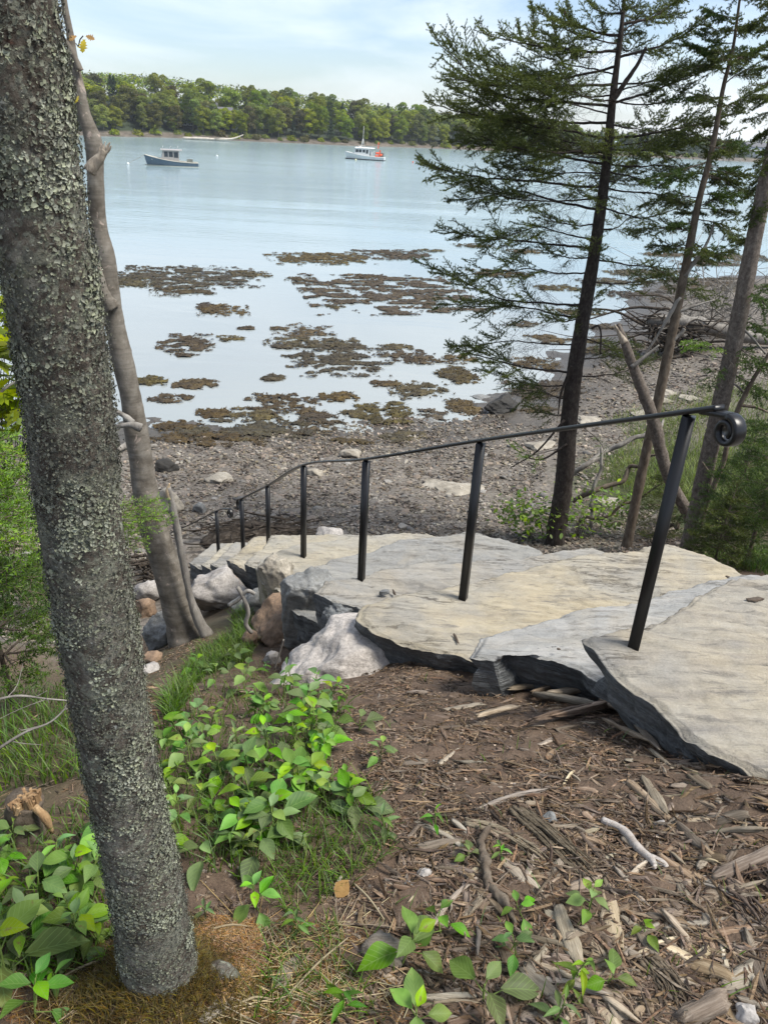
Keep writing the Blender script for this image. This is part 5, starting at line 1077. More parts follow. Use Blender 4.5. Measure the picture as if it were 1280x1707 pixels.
for k, (lab, pts, yo) in enumerate([('upper of the dead branches propped behind the spruce trunk', [(930, 812, 12), (985, 770, 12), (1030, 745, 11), (1072, 726, 10), (1105, 700, 5)], 1.3), ('second dead branch slanting up between the thin stems', [(955, 835, 11), (1000, 808, 11), (1050, 782, 9), (1095, 758, 6)], 1.1),
                                   ('lower dead branch lying towards the grey trunk', [(1000, 922, 9), (1040, 885, 9), (1085, 855, 8), (1120, 830, 5)], .5), ('thin dead branch nearest the stone slabs', [(1045, 925, 8), (1090, 895, 8), (1130, 870, 7), (1150, 860, 4)], .2), ('thin upright dead stem behind the slabs right of the spruce', [(983, 900, 9), (988, 850, 9), (995, 800, 8), (1002, 745, 7)], .6), ('slender dead branch crossing low behind the slabs', [(965, 870, 7), (1010, 858, 7), (1060, 838, 6), (1105, 805, 3)], .8)]):
    Pq, Rq = pxaxis(pts, sy+yo, .12*(-1)**k); Rq = Rq*.75; kr = np.random.default_rng(60+k); Pq = spline(Pq, 9); Pq[1:-1] += kr.normal(size=(7, 3))*(.05, .1, .035); Rq = np.interp(np.linspace(0, 1, 9), np.linspace(0, 1, len(Rq)), Rq); mb = MB(); tube(mb, Pq, Rq, 8, wob=.2, n=34, wscale=15)
    for q_ in range(9):
        i = np.random.default_rng(k*7+q_).integers(0, len(Pq)-1); rr2 = np.random.default_rng(k*9+q_); d = rr2.normal(size=3)*(.2, .2, .24); tube(mb, [Pq[i], Pq[i]+d*.5+(0, 0, .03), Pq[i]+d], [.006, .004, .002], 4, n=6)
    tag(mb.build('dead_branch', b_brown if k % 2 else b_dead, loc=Pq[0]), lab, 'branch')

# young spruces: generic
def young(label, base, h, w, seed, mt, nw=6, per=5, bare=.25, dens=330, ln=.020, lean=(0, 0), trunk_mt=None, name='young_spruce'):
    r = np.random.default_rng(seed); o = thing(name, label, 'tree', base); base = np.array(base); top = base+np.array([lean[0], lean[1], h]); mb = MB()
    ax = spline([base-(0, 0, .1), base+(top-base)*.5+r.normal(size=3)*.02, top], 20); tube(mb, ax, np.linspace(.008+.008*h, .003, 20), 8, wob=.1, wscale=20); mb.build('trunk', trunk_mt or b_brown, o)
    for k in range(nw):
        f_ = bare+(1-bare)*(k+.3)/nw; p0 = base+(top-base)*f_
        for j in range(per):
            a = j*6.283/per+k*1.1+r.normal()*.25; L_ = w*(1-.85*(f_-bare)/(1-bare))*(.75+.4*r.random()); d = np.array([math.cos(a), math.sin(a), 0]); bough(o, [p0, p0+d*L_*.5+(0, 0, .02), p0+d*L_+(0, 0, .10*L_)], .005, seed*50+k*9+j, mt, b_brown, .15, dens, ln, ln*.24, .5, .05, 15, False, .1)
    bough(o, [top-(0, 0, .15), top, top+(0, 0, .1)], .004, seed*50+999, mt, b_brown, .05, dens, ln, ln*.2, .6, 0, 8, False, .3); return o
young('bright green young spruce left of the lichen covered trunk', G(80, 1035), 1.15, .42, 3, nd_new, 5, 5, .45)
g_ = PY(150, 870, 2.9); bt_ = thing('young_spruce', 'small spruce behind the lichen trunk holding one bright green bough to its right', 'tree', (g_[0]-.02, 2.95, T1(g_[0]-.02, 2.95)))
mb = MB(); tube(mb, [(g_[0]-.02, 2.95, T1(g_[0], 2.95)-.05), (g_[0]-.01, 2.95, g_[2]-.3), (g_[0], 2.95, g_[2]+.15)], [.014, .011, .006], 8, n=14); mb.build('trunk', b_brown, bt_)
for k, (a_, b_) in enumerate((((150, 868), (292, 872)), ((150, 858), (268, 845)), ((150, 880), (248, 905)), ((150, 865), (280, 858)))): bough(bt_, [PY(*a_, 2.93), (PY(*a_, 2.93)+PY(*b_, 2.8))/2, PY(*b_, 2.8)], .004, 770+k, nd_new, b_brown, .05, 300, .012, .003, .42, .08, 16, False)
lb = thing('spruce_tree', 'bright new green spruce boughs reaching in from the left edge at mid height', 'tree', (-1.75, 2.35, T1(-1.75, 2.35)))
mb = MB(); tube(mb, [(-1.75, 2.35, T1(-1.75, 2.35)-.05), (-1.76, 2.36, -1.8), (-1.78, 2.36, -.7)], [.03, .026, .012], 10, wob=.1, n=24, wscale=20); mb.build('trunk', b_brown, lb)
r = np.random.default_rng(73)
for k, (py0, tx_, ty2) in enumerate([(760, 45, 768), (785, 62, 800), (800, 30, 830), (820, 70, 838), (845, 78, 858), (860, 40, 880), (880, 66, 895), (910, 82, 930), (945, 70, 965), (980, 88, 1000)]):
    yd = 2.3+.18*r.normal(); b0 = np.array([-1.76, 2.36, PY(-60, py0-25, 2.36)[2]]); b2 = PY(tx_, ty2, yd); bough(lb, [b0, (b0+b2)/2+(0, 0, .02), b2], .006, 1400+k, nd_new if k < 8 else nd_mid, b_brown, .2, 380, .017, .0042, .42, .08, 24, False)
young('drooping dull green young spruce at the left edge below the bright one', G(25, 1175), .75, .36, 4, nd_mid, 4, 5, .3)
young('dark young spruce growing beside the slabs at the right edge', (G(1262, 950)+np.array([.25, .25, 0])), 1.5, .62, 5, nd_mid, 6, 5, .12)
young('green young spruce on the right bank behind the grey trunk', PY(1275, 830, 7.6)*np.array([1, 1, 0])+np.array([0, 0, T1(PY(1275, 830, 7.6)[0], 7.6)]), 2.3, .75, 6, nd_mid, 6, 5, .25)
young('low spruce seedling at the slab edge under the right trunk', G(1205, 930)+np.array([.12, .1, 0]), .55, .34, 7, nd_dark, 3, 5, .1)
young('bushy green young spruce at the right edge beneath the curled rail end', G(1290, 930)+np.array([.5, .9, 0]), 1.9, .8, 8, nd_mid, 7, 6, .05)

# leafy shrubs behind the steps and the maple sapling at the left edge
m_shrub = mat('shrub_leaf', [(.3, (.085, .15, .015)), (.5, (.16, .26, .025)), (.7, (.25, .35, .04))], 3, bs=0, rough=.5, island=(.02, .2, .35), transl=.35)
m_mapleaf = mat('maple_leaf', [(.3, (.14, .20, .015)), (.5, (.25, .31, .025)), (.7, (.36, .41, .05))], 3, bs=0, rough=.5, island=(.02, .2, .3), transl=.4)
def oval_leaf(L_, w=.5):
    V = [(0, 0, 0)]; 
    for t_, ww in ((.22, .38), (.5, .5), (.78, .34)): V += [(t_*L_, ww*w*L_, .03*L_), (t_*L_, 0, -.02*L_+.05*L_*t_), (t_*L_, -ww*w*L_, .03*L_)]
    V.append((L_, 0, -.06*L_)); return np.array(V), [np.array([[1, 4, 5, 2], [2, 5, 6, 3], [4, 7, 8, 5], [5, 8, 9, 6]]), np.array([[0, 1, 2], [0, 2, 3], [7, 10, 8], [8, 10, 9]])]
def leafy(label, base, pix, yd, spread, n, size, seed, mt, lob=False, name='leafy_shrub', cat='shrub'):
    r = np.random.default_rng(seed); o = thing(name, label, cat, base); st = MB(); lf = MB()
    cc = np.array([PY(px, py, yd) for px, py in pix]); hub = np.array(base)+(cc.mean(0)-np.array(base))*.8; tube(st, [np.array(base)-(0, 0, .05), (np.array(base)+hub)/2+r.normal(size=3)*.03, hub], [.010, .008, .006], 6, n=12)
    for px, py in pix:
        c_ = PY(px, py, yd+r.normal()*.1); tube(st, [hub, (hub+c_)/2+r.normal(size=3)*.05, c_], [.0035, .0025, .0015], 5, n=10)
        for k in range(n):
            q_ = c_+r.normal(size=3)*spread; L_ = size*(.6+.7*r.random()); V, Fq = lobed_leaf(L_, 0, ((0, .1), (.1, .35), (.2, .75), (.3, .45), (.42, .95), (.5, .50), (.62, .70), (.72, .28), (.85, .2), (1, .02))) if lob else oval_leaf(L_)
            a = r.random()*6.283; R = rot_axis(r.normal()*.45, .25+r.normal()*.4, a); lf.add(V @ R.T+q_, Fq); tube(st, [c_+(q_-c_)*.3, q_], [.0012, .0009], 3, cap=False)
    st.build('stem', m_twig, o); lf.build('leaves', mt, o); return o
for k, (lab, px_, py_, yd, h_, w_, mt_) in enumerate([('dark green young spruce on the bank behind the curled rail end', 1262, 720, 8.6, 1.7, .75, nd_mid), ('far young spruce at the right edge above the marsh grass', 1278, 640, 11.5, 2.2, .9, nd_mid), ('low dull young spruce between the grey trunk and sapling', 1205, 890, 7.0, .9, .5, nd_dark), ('small young spruce in the marsh grass left of the grey trunk', 1150, 640, 12.5, 1.5, .7, nd_dark)]):
    q3 = PY(px_, py_, yd); young(lab, (q3[0], yd, T1(q3[0], yd)), max(h_, 0), w_, 20+k, mt_, 6, 5, .08)
leafy('bright leafy shrub at the foot of the bushy spruce', G(905, 892), [(868, 838), (890, 850), (905, 870), (935, 845), (880, 882), (920, 885), (955, 850), (862, 862), (845, 850)], G(905, 892)[1]-.25, .14, 60, .10, 1, m_shrub)
leafy('yellow green leafy shrub between spruce and thin spruce', G(1000, 880), [(985, 835), (1010, 830), (1030, 850), (990, 865), (965, 888), (1015, 870), (1040, 830)], sy+.4, .13, 50, .09, 2, m_shrub)
leafy('maple sapling with pale green leaves at the left edge', G(10, 1010), [(-10, 500), (-5, 560), (5, 600), (20, 625), (30, 660), (12, 690), (28, 715), (-15, 650), (38, 700), (10, 540), (-5, 620), (40, 735), (0, 730), (30, 575), (18, 520), (35, 645)], 2.7, .07, 13, .085, 3, m_mapleaf, True, 'maple_sapling', 'tree')

# root masses and driftwood
def tangle(name, label, cat, c_, ext, n, mt, seed, rr0=.02, trunkpts=None, tm=None, up=.3):
    r = np.random.default_rng(seed); o = thing(name, label, cat, c_)
    c_ = np.array(c_)
    if trunkpts is not None: mb = MB(); tube(mb, trunkpts[0], trunkpts[1], 12, wob=.15, n=26, wscale=3); mb.build('trunk', tm or b_dead, o)
    mb = MB()
    for k in range(n):
        a = r.random()*6.283; p0 = c_+r.normal(size=3)*np.array(ext)*(.35, .35, .25)+(0, 0, ext[2]*.5); d = r.normal(size=3)*np.array(ext)*.55; d[2] = abs(d[2])*up*2-ext[2]*.2
        p1 = p0+d*.5+r.normal(size=3)*np.array(ext)*.12; p2 = p0+d+r.normal(size=3)*np.array(ext)*.18
        for q_ in (p0, p1, p2): q_[2] = max(q_[2], T1(q_[0], q_[1])-.01)
        s_ = rr0*(.4+1.2*r.random()**2); tube(mb, [p0, p1, p2], [s_, s_*.75, s_*.3], 6, n=9, wob=.15, wscale=6)
    tag(mb.build('roots', mt, o), kind='stuff'); return o
g1 = G(1115, 590); tangle('fallen_tree', 'uprooted fallen tree with a dark root mass on the right hand beach', 'fallen tree', g1, (1.9, 1.2, 1.5), 150, b_darkroot, 1, .045, ([g1+(-1.0, .3, 1.2), g1+(.8, .2, 1.15), g1+(2.4, 0, .9), g1+(4.4, -.4, .7)], [.20, .30, .26, .16]))
g2 = G(1190, 560); tangle('brush_heap', 'grey heap of bare dead twigs beside the fallen tree', 'brush', g2, (2.6, 1.8, 1.9), 230, b_dead, 2, .016, up=.7)
g3 = G(445, 905); tangle('driftwood_heap', 'low dark heap of matted roots and bark behind the steps', 'driftwood', g3, (1.05, .6, .32), 190, b_darkroot, 3, .016, up=.12)
mb = MB(); V, Fq = ico(4)
V2 = V*(1.15, .6, .30); V2 = V2+V*.07*fbm(V2*np.array([3, 9, 9]), 4, 5)[:, None]; mb.add(V2+g3+(0, 0, -.04), Fq); tag(mb.build('matted_bark_mound', b_darkroot, loc=g3), 'brown mound of matted bark and wrack under the root heap', 'driftwood')
g4 = G(255, 962); tangle('driftwood_heap', 'dark driftwood tangle left of the maple trunk', 'driftwood', g4, (.7, .4, .3), 60, b_darkroot, 4, .022, up=.15)
g5 = G(60, 960); tangle('driftwood_heap', 'dark wrack and driftwood on stones at the left edge', 'driftwood', g5, (.8, .6, .16), 70, b_darkroot, 5, .014, up=.1)
r = np.random.default_rng(6)
for k, (lab, pts, w_) in enumerate([('pale bare root looping beside the dark split stone', [(396, 978), (408, 1000), (414, 1022), (410, 1040), (420, 1055)], 7), ('second thin root below the white boulder', [(382, 1010), (398, 1000), (412, 985), (425, 990)], 6), ('reddish twig standing in soil by the rusty boulder', [(458, 1115), (466, 1090), (473, 1066)], 3)]):
    Pq = np.array([PY(px, py, 4.15) for px, py in pts]); mb = MB(); tube(mb, Pq, w_/2*(Pq[0] @ FWD)/FPX, 7, n=20, wob=.15, wscale=20); tag(mb.build('root' if k < 2 else 'twig', b_dead, loc=Pq[0]), lab, 'root' if k < 2 else 'twig')
mb = MB(); wp = np.array([G(262, 750), G(240, 752), G(225, 745), G(198, 757)])+(0, 0, .12); tube(mb, wp, [.05, .07, .09, .07], 8, n=16, wob=.2, wscale=4); tag(mb.build('driftwood_log', b_dead, loc=wp[0]), 'grey driftwood log at the water edge left of the maple', 'driftwood')
# stump at the left edge
g6 = G(48, 1392); o = thing('tree_stump', 'small cut stump with an orange split top at the left edge', 'stump', g6)
mb = MB(); q_ = [g6-(0, 0, .04), g6+(0, 0, .06), g6+(.008, 0, .135)]; tube(mb, q_, [.066, .050, .047], 22, wob=.14, n=16, wscale=30); mb.build('trunk', b_brown, o)
m_cut = mat('orange_cut_wood', [(.3, (.14, .08, .04)), (.5, (.27, .17, .085)), (.7, (.42, .30, .17))], 30, (1, 1, .25), bs=.8); rs = np.random.default_rng(9)
mb = MB()
for k in range(110):
    a = rs.random()*6.283; d = .042*rs.random()**.5; c_ = g6+np.array([.008+math.cos(a)*d, math.sin(a)*d, .125]); h_ = .012+.035*sstep(-.02, .045, math.cos(a-5.6)*d)*(.4+.6*rs.random()); box(mb, c_+(0, 0, h_/2), (.003+.006*rs.random(), .005+.008*rs.random(), h_), R=rot_axis(rs.normal()*.12, rs.normal()*.12, rs.random()*3))
mb.build('split_top', m_cut, o, smooth=False)
mb = MB(); tube(mb, [g6+(.045, -.02, .135), g6+(.075, -.03, .105), g6+(.085, -.03, .05)], [.010, .012, .006], 7, wob=.2, n=9, wscale=50); mb.build('torn_strip', m_cut, o)

for k, (lab, c4, ext_) in enumerate([('bare twiggy shrub in front of the marsh grass at the right edge', G(1245, 860), (.5, .35, .9)), ('thin grey twigs tangled low behind the dead snag', G(1090, 880), (.5, .3, .5)), ('bare twigs rising at the foot of the bushy spruce', G(965, 895), (.45, .25, .55))]):
    rr4 = np.random.default_rng(80+k); mb = MB()
    for q_ in range(16):
        a = rr4.random()*6.283; d = np.array([math.cos(a)*ext_[0], math.sin(a)*ext_[1], 0])*rr4.random(); p0 = c4+d*.25-(0, 0, .05); p2 = c4+d+(0, 0, ext_[2]*(.4+.6*rr4.random())); p1 = (p0+p2)/2+rr4.normal(size=3)*.05; tube(mb, [p0, p1, p2], [.005, .0035, .0015], 5, n=12, wob=.1)
        for j in range(4): f_ = .35+.6*rr4.random(); b0 = p0+(p2-p0)*f_; e = b0+rr4.normal(size=3)*(.14, .1, .12); tube(mb, [b0, (b0+e)/2+rr4.normal(size=3)*.015, e], [.002, .0016, .001], 4, n=6)
    tag(mb.build('bare_shrub', b_dead if k == 1 else m_twig, loc=c4), lab, 'shrub')
# ------------------------------------------------------------------ broad-leaved plants
lm, t, p = newmat('broad_leaf')
uvn = nd(t, 'ShaderNodeTexCoord'); su = nd(t, 'ShaderNodeSeparateXYZ'); t.links.new(uvn.outputs['UV'], su.inputs['Vector'])
def mth(op, a, b=None):
    n_ = nd(t, 'ShaderNodeMath', operation=op)
    for i, v in enumerate((a, b)):
        if v is None: continue
        if isinstance(v, (int, float)): n_.inputs[i].default_value = v
        else: t.links.new(v, n_.inputs[i])
    return n_.outputs[0]
av = mth('ABSOLUTE', su.outputs['Y']); fr = mth('FRACT', mth('MULTIPLY', mth('SUBTRACT', su.outputs['X'], mth('MULTIPLY', av, .45)), 6.0))
vein = mth('LESS_THAN', mth('ABSOLUTE', mth('SUBTRACT', fr, .5)), .07); vein = mth('MAXIMUM', vein, mth('LESS_THAN', av, .035))
base = ramp(t, noise(t, coords(t), 14, 5), [(.3, (.080, .160, .020)), (.5, (.130, .232, .034)), (.72, (.185, .295, .052))])
base = hsv(t, base, nd(t, 'ShaderNodeNewGeometry').outputs['Random Per Island'], .022, .25, .42)
base = hsv(t, base, nd(t, 'ShaderNodeObjectInfo').outputs['Random'], .028, .25, .38)
bl = noise(t, coords(t), 42, 3, .5); base = mixc(t, ramp(t, bl, [(.68, (0, 0, 0)), (.72, (.8, .8, .8))]), base, (.16, .11, .035))
c = mixc(t, mth('MULTIPLY', vein, .45), base, (.20, .30, .085)); t.links.new(c, p.inputs['Base Color']); p.inputs['Roughness'].default_value = .55; p.inputs['Specular IOR Level'].default_value = .28
bump(t, p, vein, .35, -.002, bump(t, p, noise(t, coords(t), 60, 5), .3, .003))
tr = nd(t, 'ShaderNodeBsdfTranslucent'); t.links.new(mixc(t, .35, c, (.30, .42, .03)), tr.inputs['Color']); ms = nd(t, 'ShaderNodeMixShader'); ms.inputs[0].default_value = .3
t.links.new(p.outputs[0], ms.inputs[1]); t.links.new(tr.outputs[0], ms.inputs[2]); t.links.new(ms.outputs[0], t.nodes['Material Output'].inputs['Surface'])
m_stem = mat('plant_stem', [(.3, (.10, .16, .03)), (.7, (.20, .26, .07))], 20, bs=.2, transl=.15)
LT = np.linspace(0, 1, 9); LWID = np.array([.10, .62, .90, 1.0, .95, .80, .56, .28, 0.0])
def blade_leaf(L_, w, fold, curl, r):
    us = np.array([-1, -.6, 0, .6, 1]); V, U = [], []
    wav = r.random()*6
    for t_, ww in zip(LT, LWID):
        for u in us: V.append((t_*L_-(.10*L_ if t_ == 0 and abs(u) > .5 else 0), u*ww*w*L_*.5, fold*abs(u)*ww*L_*.5-curl*L_*t_**2+.018*L_*math.sin(t_*9+wav+u*2)*abs(u))); U.append((t_, u*ww))
    n_ = len(us); i = np.arange(len(LT)-1)[:, None]*n_+np.arange(n_-1)[None]
    return np.array(V), np.stack([i, i+n_, i+n_+1, i+1], -1).reshape(-1, 4), np.array(U)
def plant_proto(seed, nl, h, L_, narrow=False):
    r = np.random.default_rng(seed); lf, st = MB(), MB(); top = np.array([r.normal()*.012, r.normal()*.012, h]); tube(st, [(0, 0, -.03), top*.5+(r.normal()*.004, 0, 0), top], [.0028, .0022, .0015], 6, n=10)
    for k in range(nl):
        f_ = (k+.6)/nl; a = k*2.4+r.normal()*.3; p0 = top*(.12+.88*f_); el = -.1+.75*f_+r.normal()*.12; pl = (L_*(.75-.5*f_)) if not narrow else .012
        d = np.array([math.cos(a)*math.cos(el+.5), math.sin(a)*math.cos(el+.5), math.sin(el+.5)]); p1 = p0+d*pl; tube(st, [p0, p0+d*pl*.5, p1], [.0016, .0013, .0011], 5, cap=False)
        l = L_*(1.08-.5*f_**2)*(.8+.35*r.random()); V, Fq, U = blade_leaf(l, .34 if narrow else .60+.12*r.random(), .22+.2*r.random(), .16+.2*r.random(), r); R = rot_axis(r.normal()*.22, -(el*.75-.12)+r.normal()*.12, a); lf.add(V @ R.T+p1, Fq, 0, U)
    return lf.data('leaves', lm, True, True), st.data('stem', m_stem)
PP = [plant_proto(1000+k, n_, h, l) for k, (n_, h, l) in enumerate([(6, .10, .062), (7, .13, .066), (5, .07, .062), (8, .15, .060), (6, .12, .078), (4, .06, .064), (7, .10, .054)])]+[plant_proto(1100+k, n_, h, l, True) for k, (n_, h, l) in enumerate([(7, .11, .062), (6, .08, .055), (9, .14, .06)])]
def put_plant(p_, k, s_, label, group, r):
    o = thing('leafy_plant', label, 'plant', p_, group)
    for nm, dt in zip(('leaves', 'stem'), PP[k]):
        c_ = bpy.data.objects.new(nm, dt); COL.objects.link(c_); c_.parent = o
    o.rotation_euler = (r.normal()*.12, r.normal()*.12, r.random()*6.283); o.scale = (s_,)*3; return o
r = np.random.default_rng(21)
PATCH = [(262, 1215), (300, 1150), (350, 1118), (425, 1095), (455, 1130), (560, 1148), (590, 1180), (560, 1230), (545, 1290), (610, 1310), (640, 1345), (600, 1385), (520, 1420), (440, 1440), (400, 1470), (320, 1450), (285, 1380), (268, 1300)]
LEFTP = [(-40, 1440), (20, 1400), (110, 1350), (185, 1330), (205, 1480), (200, 1600), (120, 1640), (-30, 1640)]
for k, p_ in enumerate(sample_poly(PATCH, 92, 31)):
    if r.random() < .3: p_[:2] += r.normal(size=2)*.07; p_[2] = T1(p_[0], p_[1])
    put_plant(p_, r.choice(7) if r.random() < .84 else 7+r.choice(3), .45+.75*r.random(), 'broad leaved green plant in the dense patch right of the lichen trunk', 'plants in the dense leafy patch', r)
for k, p_ in enumerate(sample_poly(LEFTP, 26, 33)): put_plant(p_, r.choice([0, 1, 3, 4, 6, 8, 7]), .5+.5*r.random(), 'broad leaved green plant in the shady patch left of the lichen trunk', 'plants left of the lichen trunk', r)
SOLO = [(632, 1275, 1, .8, 'leafy plant at the edge of the bare mulch below the pale rock'), (572, 1148, 5, .55, 'tiny seedling in front of the pale pinkish rock'), (723, 1385, 8, .95, 'upright narrow leaved plant alone on the soil left of the mulch'), (836, 1432, 8, .75, 'small plant growing over the dark twisted root'), (777, 1432, 5, .6, 'small yellow green seedling by the shredded bark'),
        (975, 1530, 3, .85, 'plant with several leaves beside the pale split plank'), (870, 1528, 2, .8, 'pair of bright leaves low between the wood chips'), (668, 1612, 4, .95, 'leafy plant rising over the grey wood lump at the bottom'), (738, 1560, 2, .85, 'plant with round leaves right of the grey wood lump'), (860, 1598, 1, .62, 'yellow green plant in front of the short split planks'),
        (808, 1672, 5, 1.15, 'plant with one large upright leaf at the bottom'), (1075, 1563, 5, .5, 'single round leaf seedling on the mulch at the right'), (1010, 1640, 5, .7, 'two leaved seedling below the split planks'), (945, 1655, 9, .8, 'slender narrow leaved plant at the bottom between chips'), (695, 1716, 4, .8, 'leafy plant cut by the bottom edge'), (575, 1690, 7, .8, 'narrow leaved plant in dry grass at the bottom'),
        (430, 1520, 3, .95, 'light green plant right of the mossy trunk foot'), (345, 1528, 8, .7, 'pair of upright leaves beside the mossy trunk foot'), (920, 1705, 8, .9, 'narrow plant cut by the bottom edge near the middle'), (60, 1700, 1, .9, 'plant in the bottom left corner'), (12, 1640, 4, 1.25, 'large leaved plant at the lower left edge'), (640, 1395, 7, .9, 'narrow leaved plant at the lower end of the leafy patch'), (500, 1560, 9, .6, 'thin pale plant in the dry grass right of the trunk')]
for px, py, k, s_, lab in SOLO: put_plant(G(px, py), k, s_*(.84 if py < 1560 else 1.0), lab, None, r)

# ------------------------------------------------------------------ wood chips, bark, twigs
def woodmat(name, c, objr=(.012, .25, .45), island=None):
    mt, t, p = newmat(name); vec = coords(t, (1.5, 26, 26)); col = ramp(t, noise(t, vec, 6, 8, .65, .4), c)
    col = mixc(t, ramp(t, noise(t, coords(t), 9, 5), [(.45, (0, 0, 0)), (.7, (.5, .5, .5))]), col, tuple(v*.5 for v in c[0][1]))
    if objr: col = hsv(t, col, nd(t, 'ShaderNodeObjectInfo').outputs['Random'], *objr)
    if island: col = hsv(t, col, nd(t, 'ShaderNodeNewGeometry').outputs['Random Per Island'], *island)
    t.links.new(col, p.inputs['Base Color']); p.inputs['Roughness'].default_value = .9; p.inputs['Specular IOR Level'].default_value = .15
    bump(t, p, noise(t, vec, 9, 8, .7), .9, .006); return mt
w_brown = woodmat('mulch_wood', [(.3, (.105, .072, .050)), (.5, (.205, .155, .112)), (.7, (.33, .265, .20))])
w_grey = woodmat('weathered_wood', [(.3, (.135, .108, .082)), (.5, (.26, .215, .165)), (.7, (.385, .335, .27))])
w_pale = woodmat('pale_split_wood', [(.3, (.24, .19, .13)), (.5, (.38, .32, .23)), (.7, (.50, .43, .33))])
w_stick = woodmat('bleached_stick', [(.3, (.34, .29, .25)), (.5, (.50, .455, .41)), (.7, (.60, .56, .52))], None)
w_litter = woodmat('wood_fibres', [(.3, (.085, .057, .039)), (.5, (.170, .122, .085)), (.7, (.285, .218, .158))], None, (.014, .3, .7))
def chip(mb, L_, w, th, r, n=14, sides=9, twist=.3, bend=.06):
    """a split piece of wood along x with splintered ends"""
    a = np.linspace(0, 2*np.pi, sides, endpoint=False); prof = np.stack([np.sign(np.cos(a))*np.abs(np.cos(a))**.5*w/2, np.sign(np.sin(a))*np.abs(np.sin(a))**.6*th/2], 1)
    prof *= (1+.22*r.normal(size=(sides, 1))*.6); x0 = r.normal(size=sides)*L_*.055; x1 = r.normal(size=sides)*L_*.07; ph = r.random()*6; V = []
    for k in range(n):
        f_ = k/(n-1); tap = min(1, .62+2.4*min(f_, 1-f_)); an = twist*(f_-.5); c_, s_ = math.cos(an), math.sin(an); rid = 1+.10*np.sin(a*3+ph+f_*2)
        y_, z_ = prof[:, 0]*tap*rid*(1+.12*math.sin(5*f_+ph)), prof[:, 1]*tap*rid
        xx = -L_/2+L_*f_+x0*(1-f_)**3+x1*f_**3; V.append(np.stack([xx, y_*c_-z_*s_+bend*L_*math.sin(f_*3+ph), y_*s_+z_*c_+bend*.4*L_*math.sin(f_*2.4+ph*2)], 1))
    V = np.concatenate(V); V = V+.0025*vn(V*np.array([25, 160, 160])+ph*9, 3)[:, None]*np.array([0, 1, 1]); i = np.arange(n-1)[:, None]*sides; j = np.arange(sides)[None]; j2 = (j+1) % sides
    V = np.vstack([V, V[:sides].mean(0), V[-sides:].mean(0)]); jj = np.arange(sides); e = (jj+1) % sides; b = (n-1)*sides
    mb.add(V, [np.stack([i+j, i+j2, i+sides+j2, i+sides+j], -1).reshape(-1, 4), np.stack([np.full(sides, n*sides), e, jj], 1), np.stack([np.full(sides, n*sides+1), b+jj, b+e], 1)])
def slope_frame(p_, yaw, e=.04):
    """rotation that lays +x along yaw on the local ground"""
    x_, y_ = p_[0], p_[1]; nx_ = T1(x_-e, y_)-T1(x_+e, y_); ny_ = T1(x_, y_-e)-T1(x_, y_+e); n = np.array([nx_, ny_, 2*e]); n /= np.linalg.norm(n)
    d = np.array([math.cos(yaw), math.sin(yaw), 0]); d -= n*(d @ n); d /= np.linalg.norm(d); return np.stack([d, np.cross(n, d), n], 1)
def lay(o, p_, yaw, lift, tilt=0):
    R = slope_frame(p_, yaw); M = Matrix(R.tolist()).to_4x4() @ Matrix.Rotation(tilt, 4, 'Y'); M.translation = Vector((p_[0], p_[1], p_[2]+lift)); o.matrix_world = M; return o
r = np.random.default_rng(52); CH = []
for k, (L_, w, th, mt) in enumerate([(.10, .022, .010, w_brown), (.14, .018, .010, w_grey), (.07, .024, .009, w_brown), (.18, .020, .012, w_brown), (.11, .030, .012, w_grey), (.09, .014, .007, w_grey), (.16, .012, .008, w_brown), (.06, .018, .008, w_pale), (.12, .010, .007, w_pale), (.20, .014, .009, w_grey), (.08, .034, .009, w_brown), (.05, .02, .01, w_brown)]):
    mb = MB(); chip(mb, L_, w, th, r); CH.append((mb.data('wood_chip', mt), th))
MULCH = [(590, 1160), (640, 1105), (760, 1125), (960, 1145), (1070, 1200), (1180, 1245), (1290, 1310), (1290, 1720), (560, 1720), (560, 1600), (660, 1450), (690, 1380), (660, 1290)]
for k, p_ in enumerate(np.vstack([sample_poly(MULCH, 120, 61), sample_poly([(700, 1380), (860, 1330), (1000, 1240), (1180, 1250), (1290, 1310), (1290, 1720), (700, 1720)], 165, 62)])):
    q_ = r.choice(12, p=[.12, .07, .12, .08, .06, .09, .12, .04, .05, .06, .09, .10]); o = bpy.data.objects.new('wood_chip', CH[q_][0]); COL.objects.link(o)
    lay(o, p_, r.normal()*.9-.6, CH[q_][1]*.45+.004*r.random(), r.normal()*.10); s_ = .62+.62*r.random()**1.6; o.scale = (s_,)*3
    tag(o, 'split brown wood chip lying loose in the mulch', 'wood chip', 'loose wood chips in the mulch')
